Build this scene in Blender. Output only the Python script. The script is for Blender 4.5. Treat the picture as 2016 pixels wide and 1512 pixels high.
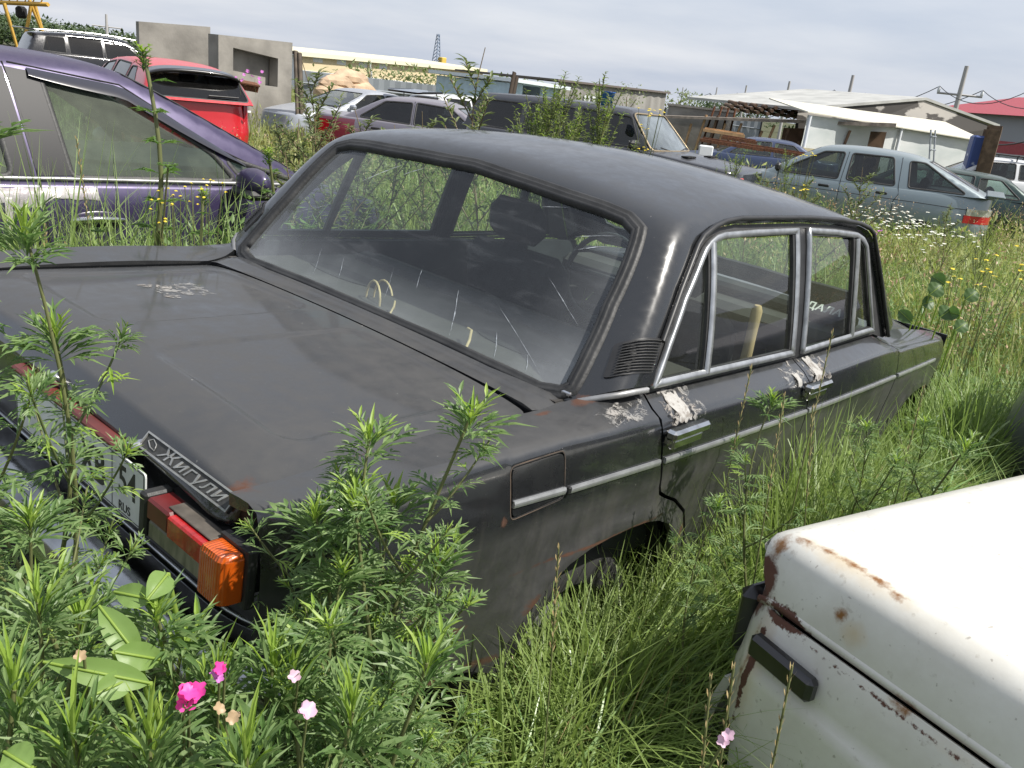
import bpy, math, random
import numpy as np
from mathutils import Vector, Matrix, noise
from mathutils.geometry import delaunay_2d_cdt
R=math.radians; PI=math.pi
scene=bpy.context.scene
for o in list(bpy.data.objects): bpy.data.objects.remove(o)
# ---------------- camera, sky, sun, exposure ----------------
cam_d=bpy.data.cameras.new('camera'); cam=bpy.data.objects.new('camera',cam_d); scene.collection.objects.link(cam); scene.camera=cam
cam_d.sensor_width=36; cam_d.lens=36*1677.69/2016; cam_d.clip_start=.05; cam_d.clip_end=3000
RW=Matrix(((0.647687011244873,-0.7541290513669614,0.10858595373735312),(0.1806393408713115,0.29044693110048836,0.9396861224599875),(-0.7401830611370824,-0.5890076010533949,0.32434407950055616)))
CAM=Vector((-0.42911751180111585,-1.6854940981706281,1.5725060188173283))
cam.matrix_world=Matrix.Translation(CAM)@RW.transposed().to_4x4()
MCAR=Matrix(((0.9984906192848956,0.0025142671240793515,0.054864940179449595),(0.0,0.9989516177972433,-0.04577843706670542),(-0.05492251997191871,0.04570933997662931,0.9974438194900177))).to_4x4()
MCAR=Matrix.Translation((0,0,.10))@MCAR
SUN_AZ,SUN_EL=R(-69),R(53)
w=bpy.data.worlds.new('World'); scene.world=w; w.use_nodes=True
nt=w.node_tree; N=nt.nodes; L=nt.links; N.clear()
out=N.new('ShaderNodeOutputWorld'); bg=N.new('ShaderNodeBackground'); sky=N.new('ShaderNodeTexSky')
sky.sky_type='NISHITA'; sky.sun_disc=False; sky.sun_elevation=SUN_EL; sky.sun_rotation=PI/2-SUN_AZ
sky.air_density=1.3; sky.dust_density=2.5; sky.ozone_density=1.0
bg.inputs['Strength'].default_value=.10
# thin procedural cloud layer mixed over the physical sky (by direction)
tc=N.new('ShaderNodeTexCoord'); sep=N.new('ShaderNodeSeparateXYZ'); L.new(tc.outputs['Generated'],sep.inputs[0])
zc=N.new('ShaderNodeMath'); zc.operation='MAXIMUM'; zc.inputs[1].default_value=0; L.new(sep.outputs['Z'],zc.inputs[0])
za=N.new('ShaderNodeMath'); za.operation='ADD'; za.inputs[1].default_value=.10; L.new(zc.outputs[0],za.inputs[0])
dx=N.new('ShaderNodeMath'); dx.operation='DIVIDE'; L.new(sep.outputs['X'],dx.inputs[0]); L.new(za.outputs[0],dx.inputs[1])
dy=N.new('ShaderNodeMath'); dy.operation='DIVIDE'; L.new(sep.outputs['Y'],dy.inputs[0]); L.new(za.outputs[0],dy.inputs[1])
cb=N.new('ShaderNodeCombineXYZ'); L.new(dx.outputs[0],cb.inputs[0]); L.new(dy.outputs[0],cb.inputs[1])
ns=N.new('ShaderNodeTexNoise'); ns.inputs['Scale'].default_value=.42; ns.inputs['Detail'].default_value=7; ns.inputs['Roughness'].default_value=.55; L.new(cb.outputs[0],ns.inputs['Vector'])
rp=N.new('ShaderNodeValToRGB'); rp.color_ramp.elements[0].position=.34; rp.color_ramp.elements[0].color=(.0,.0,.0,1); rp.color_ramp.elements[1].position=.70; rp.color_ramp.elements[1].color=(1,1,1,1); L.new(ns.outputs['Fac'],rp.inputs[0])
cl=N.new('ShaderNodeMix'); cl.data_type='RGBA'; cl.inputs['A'].default_value=(4.2,4.7,5.7,1); cl.inputs['B'].default_value=(6.1,6.3,6.8,1); L.new(rp.outputs[0],cl.inputs['Factor'])
mx=N.new('ShaderNodeMix'); mx.data_type='RGBA'; mx.inputs['Factor'].default_value=.86; L.new(sky.outputs[0],mx.inputs['A']); L.new(cl.outputs['Result'],mx.inputs['B'])
L.new(mx.outputs['Result'],bg.inputs[0]); L.new(bg.outputs[0],out.inputs[0])
sd=bpy.data.lights.new('sun','SUN'); sd.energy=5.0; sd.angle=R(.6); sd.color=(1,.955,.88)
so=bpy.data.objects.new('sun',sd); scene.collection.objects.link(so)
sv=Vector((math.cos(SUN_EL)*math.cos(SUN_AZ),math.cos(SUN_EL)*math.sin(SUN_AZ),math.sin(SUN_EL)))
so.rotation_euler=sv.to_track_quat('Z','Y').to_euler()
scene.view_settings.view_transform='Standard'; scene.view_settings.look='None'; scene.view_settings.exposure=0.48; scene.view_settings.gamma=1
scene.render.engine='CYCLES'
scene.cycles.max_bounces=8; scene.cycles.transparent_max_bounces=16; scene.cycles.glossy_bounces=3; scene.cycles.diffuse_bounces=3; scene.cycles.transmission_bounces=4
# ---------------- helpers ----------------
def link(o,parent=None):
    scene.collection.objects.link(o)
    if parent is not None: o.parent=parent
    return o
def tag(o,label=None,cat=None,group=None,kind=None):
    if label: o['label']=label
    if cat: o['category']=cat
    if group: o['group']=group
    if kind: o['kind']=kind
    return o
def thing(name,label,cat,loc=(0,0,0),rz=0,group=None,mat=None):
    o=bpy.data.objects.new(name,None); o.empty_display_size=.2; link(o)
    if mat is not None: o.matrix_world=mat
    else: o.location=loc; o.rotation_euler=(0,0,rz)
    return tag(o,label,cat,group)
class MB:
    def __init__(s): s.v=[];s.f=[];s.m=[];s.s=[];s.n={}
    def add(s,vs,fs,m=0,sm=False,ns=None):
        b=len(s.v); s.v+= [tuple(v) for v in vs]
        if ns is not None:
            for i,n in enumerate(ns): s.n[b+i]=tuple(n)
        for f in fs: s.f.append(tuple(b+i for i in f)); s.m.append(m); s.s.append(sm)
        return s
    def box(s,c,d,m=0,M=None,bev=0):
        hx,hy,hz=d[0]/2,d[1]/2,d[2]/2
        if bev<=0:
            vs=[Vector((sx*hx,sy*hy,sz*hz)) for sx in(-1,1) for sy in(-1,1) for sz in(-1,1)]
            fs=[(0,1,3,2),(4,6,7,5),(0,4,5,1),(2,3,7,6),(0,2,6,4),(1,5,7,3)]
        else:
            b=min(bev,hx*.9,hy*.9,hz*.9);vs=[];ix={}
            for sx in(-1,1):
                for sy in(-1,1):
                    for sz in(-1,1):
                        for a in range(3):
                            q=[sx*(hx-b),sy*(hy-b),sz*(hz-b)]; q[a]=(sx*hx,sy*hy,sz*hz)[a]
                            ix[sx,sy,sz,a]=len(vs); vs.append(Vector(q))
            fs=[]
            for a in range(3):
                u,w_=[k for k in range(3) if k!=a]
                for sg in(-1,1):
                    def g(p,q,aa=a):
                        k=[0,0,0];k[a]=sg;k[u]=p;k[w_]=q;return ix[k[0],k[1],k[2],aa]
                    fs.append((g(-1,-1),g(1,-1),g(1,1),g(-1,1)))
            for a in range(3):
                u,w_=[k for k in range(3) if k!=a]
                for p in(-1,1):
                    for q in(-1,1):
                        def g(t,aa):
                            k=[0,0,0];k[a]=t;k[u]=p;k[w_]=q;return ix[k[0],k[1],k[2],aa]
                        fs.append((g(-1,u),g(1,u),g(1,w_),g(-1,w_)))
            for sx in(-1,1):
                for sy in(-1,1):
                    for sz in(-1,1): fs.append((ix[sx,sy,sz,0],ix[sx,sy,sz,1],ix[sx,sy,sz,2]))
        c=Vector(c)
        vs=[(M@v if M is not None else v)+c for v in vs]
        cen=c; F2=[]
        for f in fs:
            a,b_,d_=vs[f[0]],vs[f[1]],vs[f[2]]
            n=(b_-a).cross(d_-a); fc=sum((vs[i] for i in f),Vector())/len(f)
            F2.append(f if n.dot(fc-cen)>=0 else tuple(reversed(f)))
        return s.add(vs,F2,m)
    def tube(s,pts,r,seg=8,m=0,sm=True,cap=True,sq=1.0):
        pts=[Vector(p) for p in pts]; n=len(pts)
        if not hasattr(r,'__len__'): r=[r]*n
        vs=[];fs=[];up=None
        for i,p in enumerate(pts):
            t=(pts[min(i+1,n-1)]-pts[max(i-1,0)]); t=t.normalized() if t.length>1e-9 else Vector((0,0,1))
            if up is None: up=Vector((0,0,1)) if abs(t.z)<.9 else Vector((1,0,0))
            a=up-t*up.dot(t); a.normalize(); up=a; b=t.cross(a)
            for k in range(seg):
                an=2*PI*k/seg; vs.append(p+a*math.cos(an)*r[i]+b*math.sin(an)*r[i]*sq)
        for i in range(n-1):
            for k in range(seg):
                k2=(k+1)%seg; fs.append((i*seg+k,i*seg+k2,(i+1)*seg+k2,(i+1)*seg+k))
        s.add(vs,fs,m,sm)
        if cap: s.add(vs[:seg],[tuple(reversed(range(seg)))],m); s.add(vs[-seg:],[tuple(range(seg))],m)
        return s
    def lathe(s,prof,c,axis='y',seg=28,m=0,sm=True):
        vs=[];fs=[];n=len(prof);c=Vector(c)
        for k in range(seg):
            a=2*PI*k/seg
            for (r,h) in prof:
                ca,sa=math.cos(a)*r,math.sin(a)*r
                vs.append(c+Vector({'y':(ca,h,sa),'z':(ca,sa,h),'x':(h,ca,sa)}[axis]))
        for k in range(seg):
            k2=(k+1)%seg
            for i in range(n-1): fs.append((k*n+i,k2*n+i,k2*n+i+1,k*n+i+1))
        return s.add(vs,fs,m,sm)
    def prism(s,poly,fn,h0,h1,m=0):  # poly 2D list, fn(u,v,h)->3D
        n=len(poly); vs=[fn(u,v,h0) for u,v in poly]+[fn(u,v,h1) for u,v in poly]
        fs=[tuple(reversed(range(n))),tuple(range(n,2*n))]+[(i,(i+1)%n,n+(i+1)%n,n+i) for i in range(n)]
        return s.add(vs,fs,m)
    def build(s,name,mats,parent=None,loc=None):
        me=bpy.data.meshes.new(name); me.from_pydata(s.v,[],s.f)
        if not isinstance(mats,(list,tuple)): mats=[mats]
        for mt in mats: me.materials.append(mt)
        me.polygons.foreach_set('material_index',s.m); me.polygons.foreach_set('use_smooth',s.s)
        me.update()
        if s.n:
            cn=[]
            fn=[p.normal.copy() for p in me.polygons]
            for p in me.polygons:
                for vi in p.vertices: cn.append(s.n.get(vi,tuple(fn[p.index]) if not p.use_smooth else (0,0,0)))
            me.normals_split_custom_set(cn)
        o=bpy.data.objects.new(name,me); link(o,parent)
        if loc is not None: o.location=loc
        return o
def rnd(poly,r=0.0,seg=5):
    """round the corners of a closed polygon; entries (u,v) or (u,v,radius)"""
    n=len(poly);o=[]
    for i in range(n):
        p=Vector(poly[i][:2]);q=Vector(poly[i-1][:2]);t=Vector(poly[(i+1)%n][:2])
        rr=poly[i][2] if len(poly[i])>2 else r
        d1=(q-p);d2=(t-p);l1,l2=d1.length,d2.length
        if rr<=0 or l1<1e-6 or l2<1e-6: o.append(tuple(p));continue
        a=min(rr,l1*.48,l2*.48);A=p+d1*(a/l1);B=p+d2*(a/l2)
        for k in range(seg+1):
            u=k/seg;o.append(tuple(A*(1-u)**2+p*2*u*(1-u)+B*u*u))
    return o
def resamp(poly,step,closed=True):
    o=[];n=len(poly)
    for i in range(n if closed else n-1):
        a=Vector(poly[i]);b=Vector(poly[(i+1)%n]);k=max(1,int(math.ceil((b-a).length/step)))
        for j in range(k):
            q=a.lerp(b,j/k)
            if not o or (q-Vector(o[-1])).length>1e-5: o.append(tuple(q))
    if closed:
        if (Vector(o[0])-Vector(o[-1])).length<1e-5: o.pop()
    else: o.append(tuple(poly[-1]))
    return o
def inside(P,poly):
    P=np.asarray(P);x,y=P[:,0],P[:,1];r=np.zeros(len(P),bool);pl=np.asarray(poly);j=len(pl)-1
    for i in range(len(pl)):
        xi,yi=pl[i];xj,yj=pl[j]
        with np.errstate(divide='ignore',invalid='ignore'):
            c=((yi>y)!=(yj>y))&(x<(xj-xi)*(y-yi)/(yj-yi+1e-30)+xi)
        r^=c;j=i
    return r
def bdist(P,poly):
    P=np.asarray(P);d=np.full(len(P),1e9);pl=np.asarray(poly)
    for i in range(len(pl)):
        a=pl[i-1];b=pl[i];ab=b-a;t=np.clip(((P-a)@ab)/max(ab@ab,1e-12),0,1);d=np.minimum(d,np.linalg.norm(P-(a+t[:,None]*ab),axis=1))
    return d
def panel(mb,outer,holes,S,step,out=None,m=0,flange=.012,off=0.0,fm=None,normals=True,gstep=None):
    """triangulated sheet over the (u,v) domain lifted by S, with folded-in edges"""
    gstep=gstep or step
    O=resamp(outer,step);H=[resamp(h,step) for h in holes]
    a=np.asarray(O);lo=a.min(0);hi=a.max(0)
    gx=np.arange(lo[0]+gstep/2,hi[0],gstep);gy=np.arange(lo[1]+gstep/2,hi[1],gstep)
    if len(gx) and len(gy):
        G=np.stack(np.meshgrid(gx,gy),-1).reshape(-1,2)
        k=inside(G,O)&(bdist(G,O)>gstep*.45)
        for h in H: k&=(~inside(G,h))&(bdist(G,h)>gstep*.45)
        G=G[k]
    else: G=np.zeros((0,2))
    vs=list(O);ed=[(i,(i+1)%len(O)) for i in range(len(O))]
    for h in H:
        b=len(vs);vs+=h;ed+=[(b+i,b+(i+1)%len(h)) for i in range(len(h))]
    vs=[Vector(v) for v in vs]+[Vector(g) for g in G]
    rv,re,rf,_,_,_=delaunay_2d_cdt(vs,ed,[],0,1e-7)
    rv2=np.array([tuple(v) for v in rv])
    T=np.array([tuple(f) for f in rf if len(f)==3]);cen=rv2[T].mean(1)
    k=inside(cen,O)
    for h in H:k&=~inside(cen,h)
    T=T[k]
    e=1e-3;P=[];Nn=[]
    for (u,v) in rv2:
        p=Vector(S(u,v));n=(Vector(S(u+e,v))-Vector(S(u-e,v))).cross(Vector(S(u,v+e))-Vector(S(u,v-e)))
        n=n.normalized() if n.length>1e-12 else Vector((0,0,1))
        if out is not None and n.dot(p-Vector(out))<0: n=-n
        P.append(p+n*off);Nn.append(n)
    F=[]
    for t in T:
        t=[int(i) for i in t];n=(P[t[1]]-P[t[0]]).cross(P[t[2]]-P[t[0]])
        F.append(tuple(t) if n.dot(Nn[t[0]]+Nn[t[1]]+Nn[t[2]])>0 else (t[0],t[2],t[1]))
    mb.add(P,F,m,True,Nn if normals else None)
    if flange:
        cnt={}
        for f in F:
            for i in range(3):
                k=(f[i],f[(i+1)%3]);cnt[k]=1
        be=[k for k in cnt if (k[1],k[0]) not in cnt]
        for (i,j) in be:
            mb.add([P[i],P[j],P[j]-Nn[j]*flange,P[i]-Nn[i]*flange],[(1,0,3,2)],m if fm is None else fm)
    return mb
def ring(mb,outer,inner_off,S,prof,step,out,m=0,closed=True):
    """sweep profile [(inward distance, height)] along a closed (u,v) outline lying on S (outline given directly)"""
    O=resamp(outer,step,closed);n=len(O);e=1e-3;Q=[]
    P=[Vector(S(*q)) for q in O];NN=[]
    for q,p in zip(O,P):
        u,v=q;nn=(Vector(S(u+e,v))-Vector(S(u-e,v))).cross(Vector(S(u,v+e))-Vector(S(u,v-e))).normalized()
        if nn.dot(p-Vector(out))<0:nn=-nn
        NN.append(nn)
    cen=sum(P,Vector())/n;k=len(prof)
    vs=[]
    for i in range(n):
        if closed: t=(P[(i+1)%n]-P[i-1]).normalized()
        else: t=(P[min(i+1,n-1)]-P[max(i-1,0)]).normalized()
        b=NN[i].cross(t).normalized()
        if closed:
            if i==0: sg=1 if b.dot(cen-P[i])>0 else -1
        else: sg=inner_off
        for (d,h) in prof: vs.append(P[i]+b*sg*d+NN[i]*h)
    fs=[]
    for i in range(n if closed else n-1):
        j=(i+1)%n
        for a in range(k-1): 
            f=(i*k+a,j*k+a,j*k+a+1,i*k+a+1)
            nn=(vs[f[1]]-vs[f[0]]).cross(vs[f[3]]-vs[f[0]])
            fs.append(f)
    # orient by first quad
    f=fs[0] if prof[0][1]<=prof[1][1] or True else fs[0]
    tot=0
    for f in fs: tot+=((vs[f[1]]-vs[f[0]]).cross(vs[f[3]]-vs[f[0]])).dot(NN[min(f[0]//k,n-1)])
    if tot<0: fs=[tuple(reversed(f)) for f in fs]
    mb.add(vs,fs,m,True)
    return mb
def text(name,body,size,mat,parent,M,ext=.001,shear=0.0,align='CENTER',font_off=0,sx=1.0):
    c=bpy.data.curves.new(name,'FONT'); c.body=body; c.size=size; c.extrude=ext; c.align_x=align; c.align_y='CENTER'; c.shear=shear; c.offset=font_off
    o=bpy.data.objects.new(name,c); scene.collection.objects.link(o)
    dg=bpy.context.evaluated_depsgraph_get(); me=bpy.data.meshes.new_from_object(o.evaluated_get(dg)); me.name=name
    bpy.data.objects.remove(o); o2=bpy.data.objects.new(name,me); me.materials.clear(); me.materials.append(mat)
    me.transform(M@Matrix.Scale(sx,4,Vector((1,0,0))))
    return link(o2,parent)
# ---------------- materials ----------------
def mat(name,col=(.5,.5,.5),rough=.5,metal=0,spec=None,coat=0,coatr=.05,noise_amt=0,nscale=8,bump=0,bscale=60,trans=0,emis=None,col2=None,detail=4,coord='Object',thr=(.35,.65),stretch=None):
    m=bpy.data.materials.new(name); m.use_nodes=True; nt=m.node_tree; b=nt.nodes['Principled BSDF']
    b.inputs['Base Color'].default_value=(*col,1); b.inputs['Roughness'].default_value=rough; b.inputs['Metallic'].default_value=metal
    if spec is not None: b.inputs['Specular IOR Level'].default_value=spec
    if coat: b.inputs['Coat Weight'].default_value=coat; b.inputs['Coat Roughness'].default_value=coatr
    if trans: b.inputs['Transmission Weight'].default_value=trans
    if emis: b.inputs['Emission Color'].default_value=(*emis[0],1); b.inputs['Emission Strength'].default_value=emis[1]
    tc=nt.nodes.new('ShaderNodeTexCoord'); src=tc.outputs[coord]
    if stretch:
        mp=nt.nodes.new('ShaderNodeMapping'); mp.inputs['Scale'].default_value=stretch; nt.links.new(src,mp.inputs[0]); src=mp.outputs[0]
    if noise_amt or col2:
        n=nt.nodes.new('ShaderNodeTexNoise'); n.inputs['Scale'].default_value=nscale; n.inputs['Detail'].default_value=detail; nt.links.new(src,n.inputs['Vector'])
        r=nt.nodes.new('ShaderNodeMapRange'); r.inputs[1].default_value=thr[0]; r.inputs[2].default_value=thr[1]; nt.links.new(n.outputs['Fac'],r.inputs[0])
        x=nt.nodes.new('ShaderNodeMix'); x.data_type='RGBA'; nt.links.new(r.outputs[0],x.inputs['Factor'])
        c2=col2 if col2 else tuple(max(0,c*(1-noise_amt)) for c in col); c1=col if col2 else tuple(min(1,c*(1+noise_amt)) for c in col)
        x.inputs['A'].default_value=(*c1,1); x.inputs['B'].default_value=(*c2,1); nt.links.new(x.outputs['Result'],b.inputs['Base Color'])
    if bump:
        n2=nt.nodes.new('ShaderNodeTexNoise'); n2.inputs['Scale'].default_value=bscale; n2.inputs['Detail'].default_value=5; nt.links.new(src,n2.inputs['Vector'])
        bp=nt.nodes.new('ShaderNodeBump'); bp.inputs['Strength'].default_value=bump; bp.inputs['Distance'].default_value=.01; nt.links.new(n2.outputs['Fac'],bp.inputs['Height']); nt.links.new(bp.outputs[0],b.inputs['Normal'])
    return m
class NB:
    """tiny node-graph helper"""
    def __init__(s,m): s.nt=m.node_tree;s.b=s.nt.nodes['Principled BSDF']
    def n(s,t,**k):
        x=s.nt.nodes.new(t)
        for a,v in k.items(): setattr(x,a,v)
        return x
    def l(s,a,b): s.nt.links.new(a,b)
    def math(s,op,a,b=0,clamp=False):
        x=s.n('ShaderNodeMath',operation=op,use_clamp=clamp)
        for i,v in enumerate((a,b)):
            if isinstance(v,(int,float)): x.inputs[i].default_value=v
            else: s.l(v,x.inputs[i])
        return x.outputs[0]
    def rng(s,v,a,b,c=0,d=1):
        x=s.n('ShaderNodeMapRange'); s.l(v,x.inputs[0])
        for i,q in enumerate((a,b,c,d)): x.inputs[i+1].default_value=q
        return x.outputs[0]
    def noise(s,sc,det=4,rough=.5,vec=None,scale3=None,dist=0):
        if vec is None: vec=s.obj()
        if scale3:
            mp=s.n('ShaderNodeMapping'); mp.inputs['Scale'].default_value=scale3; s.l(vec,mp.inputs[0]); vec=mp.outputs[0]
        x=s.n('ShaderNodeTexNoise'); x.inputs['Scale'].default_value=sc; x.inputs['Detail'].default_value=det; x.inputs['Roughness'].default_value=rough; x.inputs['Distortion'].default_value=dist; s.l(vec,x.inputs['Vector'])
        return x.outputs['Fac']
    def obj(s):
        if not hasattr(s,'_o'): s._o=s.n('ShaderNodeTexCoord').outputs['Object']
        return s._o
    def mix(s,f,a,b):
        x=s.n('ShaderNodeMix',data_type='RGBA')
        if isinstance(f,(int,float)): x.inputs['Factor'].default_value=f
        else: s.l(f,x.inputs['Factor'])
        for k,v in (('A',a),('B',b)):
            if isinstance(v,tuple): x.inputs[k].default_value=(*v,1)
            else: s.l(v,x.inputs[k])
        return x.outputs['Result']
    def set(s,k,v): s.l(v,s.b.inputs[k])
    def bump(s,h,st=.3,d=.005):
        x=s.n('ShaderNodeBump'); x.inputs['Strength'].default_value=st; x.inputs['Distance'].default_value=d; s.l(h,x.inputs['Height']); s.set('Normal',x.outputs[0])
    def blob(s,c,rad,fuzz=.5,nz=None):
        """mask: 1 inside an ellipsoid round local point c, ragged by noise nz"""
        mp=s.n('ShaderNodeMapping',vector_type='POINT'); mp.inputs['Scale'].default_value=tuple(1/r for r in rad); mp.inputs['Location'].default_value=tuple(-a/r for a,r in zip(c,rad)); s.l(s.obj(),mp.inputs[0])
        ln=s.n('ShaderNodeVectorMath',operation='LENGTH'); s.l(mp.outputs[0],ln.inputs[0]); v=ln.outputs['Value']
        if nz is not None: v=s.math('ADD',v,nz)
        return s.rng(v,1,1-fuzz)
def glass(name,tint=(1,1,1),dust=.15,dcol=(.35,.34,.32),ds=6,dark=.0,rough=.02,streak=None,bot=None,ior=1.5):
    m=bpy.data.materials.new(name); m.use_nodes=True; nt=m.node_tree; nt.nodes.remove(nt.nodes['Principled BSDF']); g=NB.__new__(NB); g.nt=nt
    o=nt.nodes['Material Output']
    tr=g.n('ShaderNodeBsdfTransparent'); tr.inputs[0].default_value=(*tint,1)
    gl=g.n('ShaderNodeBsdfGlossy'); gl.inputs['Roughness'].default_value=rough; gl.inputs[0].default_value=(1,1,1,1)
    geo=g.n('ShaderNodeNewGeometry'); dt=g.n('ShaderNodeVectorMath',operation='DOT_PRODUCT'); g.l(geo.outputs['Normal'],dt.inputs[0]); g.l(geo.outputs['Incoming'],dt.inputs[1])
    # keep the reflection the same seen from inside and outside
    ff=g.math('MULTIPLY_ADD',g.math('POWER',g.math('SUBTRACT',1,g.math('ABSOLUTE',dt.outputs['Value']),True),4.5),.95); ff.node.inputs[2].default_value=.05
    m1=g.n('ShaderNodeMixShader'); g.l(ff,m1.inputs[0]); g.l(tr.outputs[0],m1.inputs[1]); g.l(gl.outputs[0],m1.inputs[2])
    df=g.n('ShaderNodeBsdfDiffuse'); df.inputs[0].default_value=(*dcol,1)
    n1=g.noise(ds,6,.6); n2=g.noise(ds*6,5,.6)
    d=g.math('MULTIPLY',g.rng(n1,.3,.75,.25,1),g.rng(n2,.2,.8,.5,1)); d=g.math('MULTIPLY',d,dust)
    if bot: d=bot(g,d,n1,n2)
    m2=g.n('ShaderNodeMixShader'); g.l(d,m2.inputs[0]); g.l(m1.outputs[0],m2.inputs[1]); g.l(df.outputs[0],m2.inputs[2]); g.l(m2.outputs[0],o.inputs[0])
    return m
# ---------------- paint and shared car materials ----------------
def paint(name,base,dust=(.16,.145,.13),amount=.5,rough=.22,metal=0,top=.5,chips=.0,coat=.6,low=None,hi_r=.75,ns=3,spec=.5,flake=None):
    m=bpy.data.materials.new(name); m.use_nodes=True; g=NB(m); b=g.b
    b.inputs['Metallic'].default_value=metal; b.inputs['Specular IOR Level'].default_value=spec
    geo=g.n('ShaderNodeNewGeometry'); sp=g.n('ShaderNodeSeparateXYZ'); g.l(geo.outputs['Normal'],sp.inputs[0])
    up=g.rng(sp.outputs['Z'],.60,.97,0,top)
    n1=g.noise(ns,8,.6); n2=g.noise(22,6,.65); n3=g.noise(5,5,.6,scale3=(1,1,6))
    d=g.math('MULTIPLY',g.math('ADD',g.rng(n1,.3,.7,.55,1.0),g.math('MULTIPLY',g.rng(n2,.35,.7,-.5,.5),.25)),amount)
    s=g.n('ShaderNodeSeparateXYZ'); g.l(g.obj(),s.inputs[0])
    t=g.math('ADD',up,.05)
    if name=='black_paint':
        sx_=g.n('ShaderNodeSeparateXYZ'); g.l(g.obj(),sx_.inputs[0]); t=g.math('ADD',t,g.math('MULTIPLY',g.rng(sp.outputs['Z'],.75,.97,0,.17),g.rng(sx_.outputs['X'],1.02,.95,0,1)))
    if low: t=g.math('ADD',t,g.rng(s.outputs['Z'],low[0],low[1],low[2],0))
    d=g.math('MULTIPLY',d,t,True)
    col=g.mix(d,base,dust)
    if chips:
        c=g.noise(70,3,.5); cm=g.rng(c,.765,.79); col=g.mix(g.math('MULTIPLY',cm,chips),col,(.5,.49,.46))
    g.set('Base Color',col); g.set('Roughness',g.math('ADD',g.rng(d,0,.35,rough,hi_r),g.rng(n2,.3,.7,0,.10)))
    b.inputs['Coat Weight'].default_value=0
    if coat: g.set('Coat Weight',g.rng(d,0,.30,coat,coat*.15))
    b.inputs['Coat Roughness'].default_value=.08
    g.bump(n1,.10,.004)
    return m
M_black=paint('black_paint',(.006,.007,.0085),dust=(.135,.131,.127),amount=.8,rough=.16,top=.20,chips=.6,low=(.76,.80,.30),coat=1.0,ns=2.2)
_g=NB(M_black);_c=[l.from_socket for l in M_black.node_tree.links if l.to_node==_g.b and l.to_socket.name=='Base Color'][0];_r=[l.from_socket for l in M_black.node_tree.links if l.to_node==_g.b and l.to_socket.name=='Roughness'][0]
_n=_g.noise(28,6,.7);_nz=_g.math('MULTIPLY',_g.math('SUBTRACT',_n,.5),2.4);_R=None
for _p,_q in (((.19,-.60,.87),(.05,.05,.035)),((.55,-.76,.46),(.20,.10,.014)),((.40,-.78,.66),(.10,.06,.008)),((.50,-.78,.58),(.10,.08,.010)),((.78,-.82,.57),(.03,.06,.03)),((1.0,-.82,.665),(.28,.06,.006)),((1.385,-.82,.53),(.014,.06,.10)),((.90,-.64,.915),(.025,.012,.012)),((1.01,-.665,.935),(.04,.03,.012)),((.625,-.82,.80),(.012,.05,.016)),((1.17,-.75,.96),(.02,.03,.02)),((1.9,-.80,.40),(.6,.1,.03)),((1.29,.0,1.352),(.012,.45,.01)),((.42,-.62,.90),(.04,.003,.01))):
    _b=_g.blob(_p,_q,.5,_nz);_R=_b if _R is None else _g.math('MAXIMUM',_R,_b)
_st=_g.noise(1.6,6,.65,scale3=(9,3,.5));_s2=_g.n('ShaderNodeSeparateXYZ');_g.l(_g.obj(),_s2.inputs[0])
_geo=_g.n('ShaderNodeNewGeometry');_sn=_g.n('ShaderNodeSeparateXYZ');_g.l(_geo.outputs['Normal'],_sn.inputs[0])
_run=_g.math('MULTIPLY',_g.rng(_st,.52,.72,0,.16),_g.rng(_sn.outputs['Z'],.1,.45,1,0));_run=_g.math('MULTIPLY',_run,_g.rng(_s2.outputs['Z'],.83,.77,0.15,1))
_sp=_g.noise(190,2,.5);_dots=_g.math('MULTIPLY',_g.rng(_sp,.74,.80),.25)
_k=_g.mix(_run,_c,(.17,.155,.135));_k=_g.mix(_dots,_k,(.35,.33,.30));_k=_g.mix(_R,_k,_g.mix(_n,(.035,.014,.009),(.11,.045,.022)));_g.l(_k,_g.b.inputs['Base Color'])
_g.l(_g.math('MAXIMUM',_r,_g.math('MULTIPLY',_R,.9)),_g.b.inputs['Roughness'])
M_dark=mat('dark_cavity',(.008,.008,.008),.9)
M_rubber=mat('weathered_rubber',(.022,.022,.022),.55,noise_amt=.4,nscale=12,bump=.15,bscale=90)
M_plastic=mat('black_plastic',(.018,.018,.019),.45,noise_amt=.3,nscale=20)
M_chrome=mat('pitted_chrome',(.62,.62,.62),.14,metal=1,col2=(.33,.31,.29),nscale=30,thr=(.5,.8),bump=.04,bscale=40)
M_alu=mat('dull_aluminium_trim',(.40,.41,.42),.36,metal=.85,noise_amt=.2,nscale=25)
M_trimd=mat('dusty_trim',(.28,.28,.28),.45,metal=.7,noise_amt=.3,nscale=14)
M_int=mat('dark_interior',(.020,.022,.026),.8,noise_amt=.3,nscale=9)
M_seat=mat('seat_fabric',(.016,.018,.024),.9,noise_amt=.3,nscale=30,bump=.2,bscale=150)
M_shelf=mat('parcel_shelf_board',(.040,.036,.032),.85,noise_amt=.3,nscale=8)
M_tyre=mat('tyre_rubber',(.02,.02,.02),.85,noise_amt=.3)
M_steel=mat('steel_rim',(.25,.25,.26),.5,metal=.6,noise_amt=.3)
M_rust=mat('rust',(.16,.06,.025),.9,col2=(.07,.03,.015),nscale=30,bump=.4,bscale=60)
M_white=mat('white_marking',(.75,.75,.74),.6)
M_wood=mat('pale_wood',(.42,.30,.17),.6,noise_amt=.2,nscale=12)
M_straw=mat('dry_straw',(.55,.40,.22),.7,noise_amt=.2,nscale=20)
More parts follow.
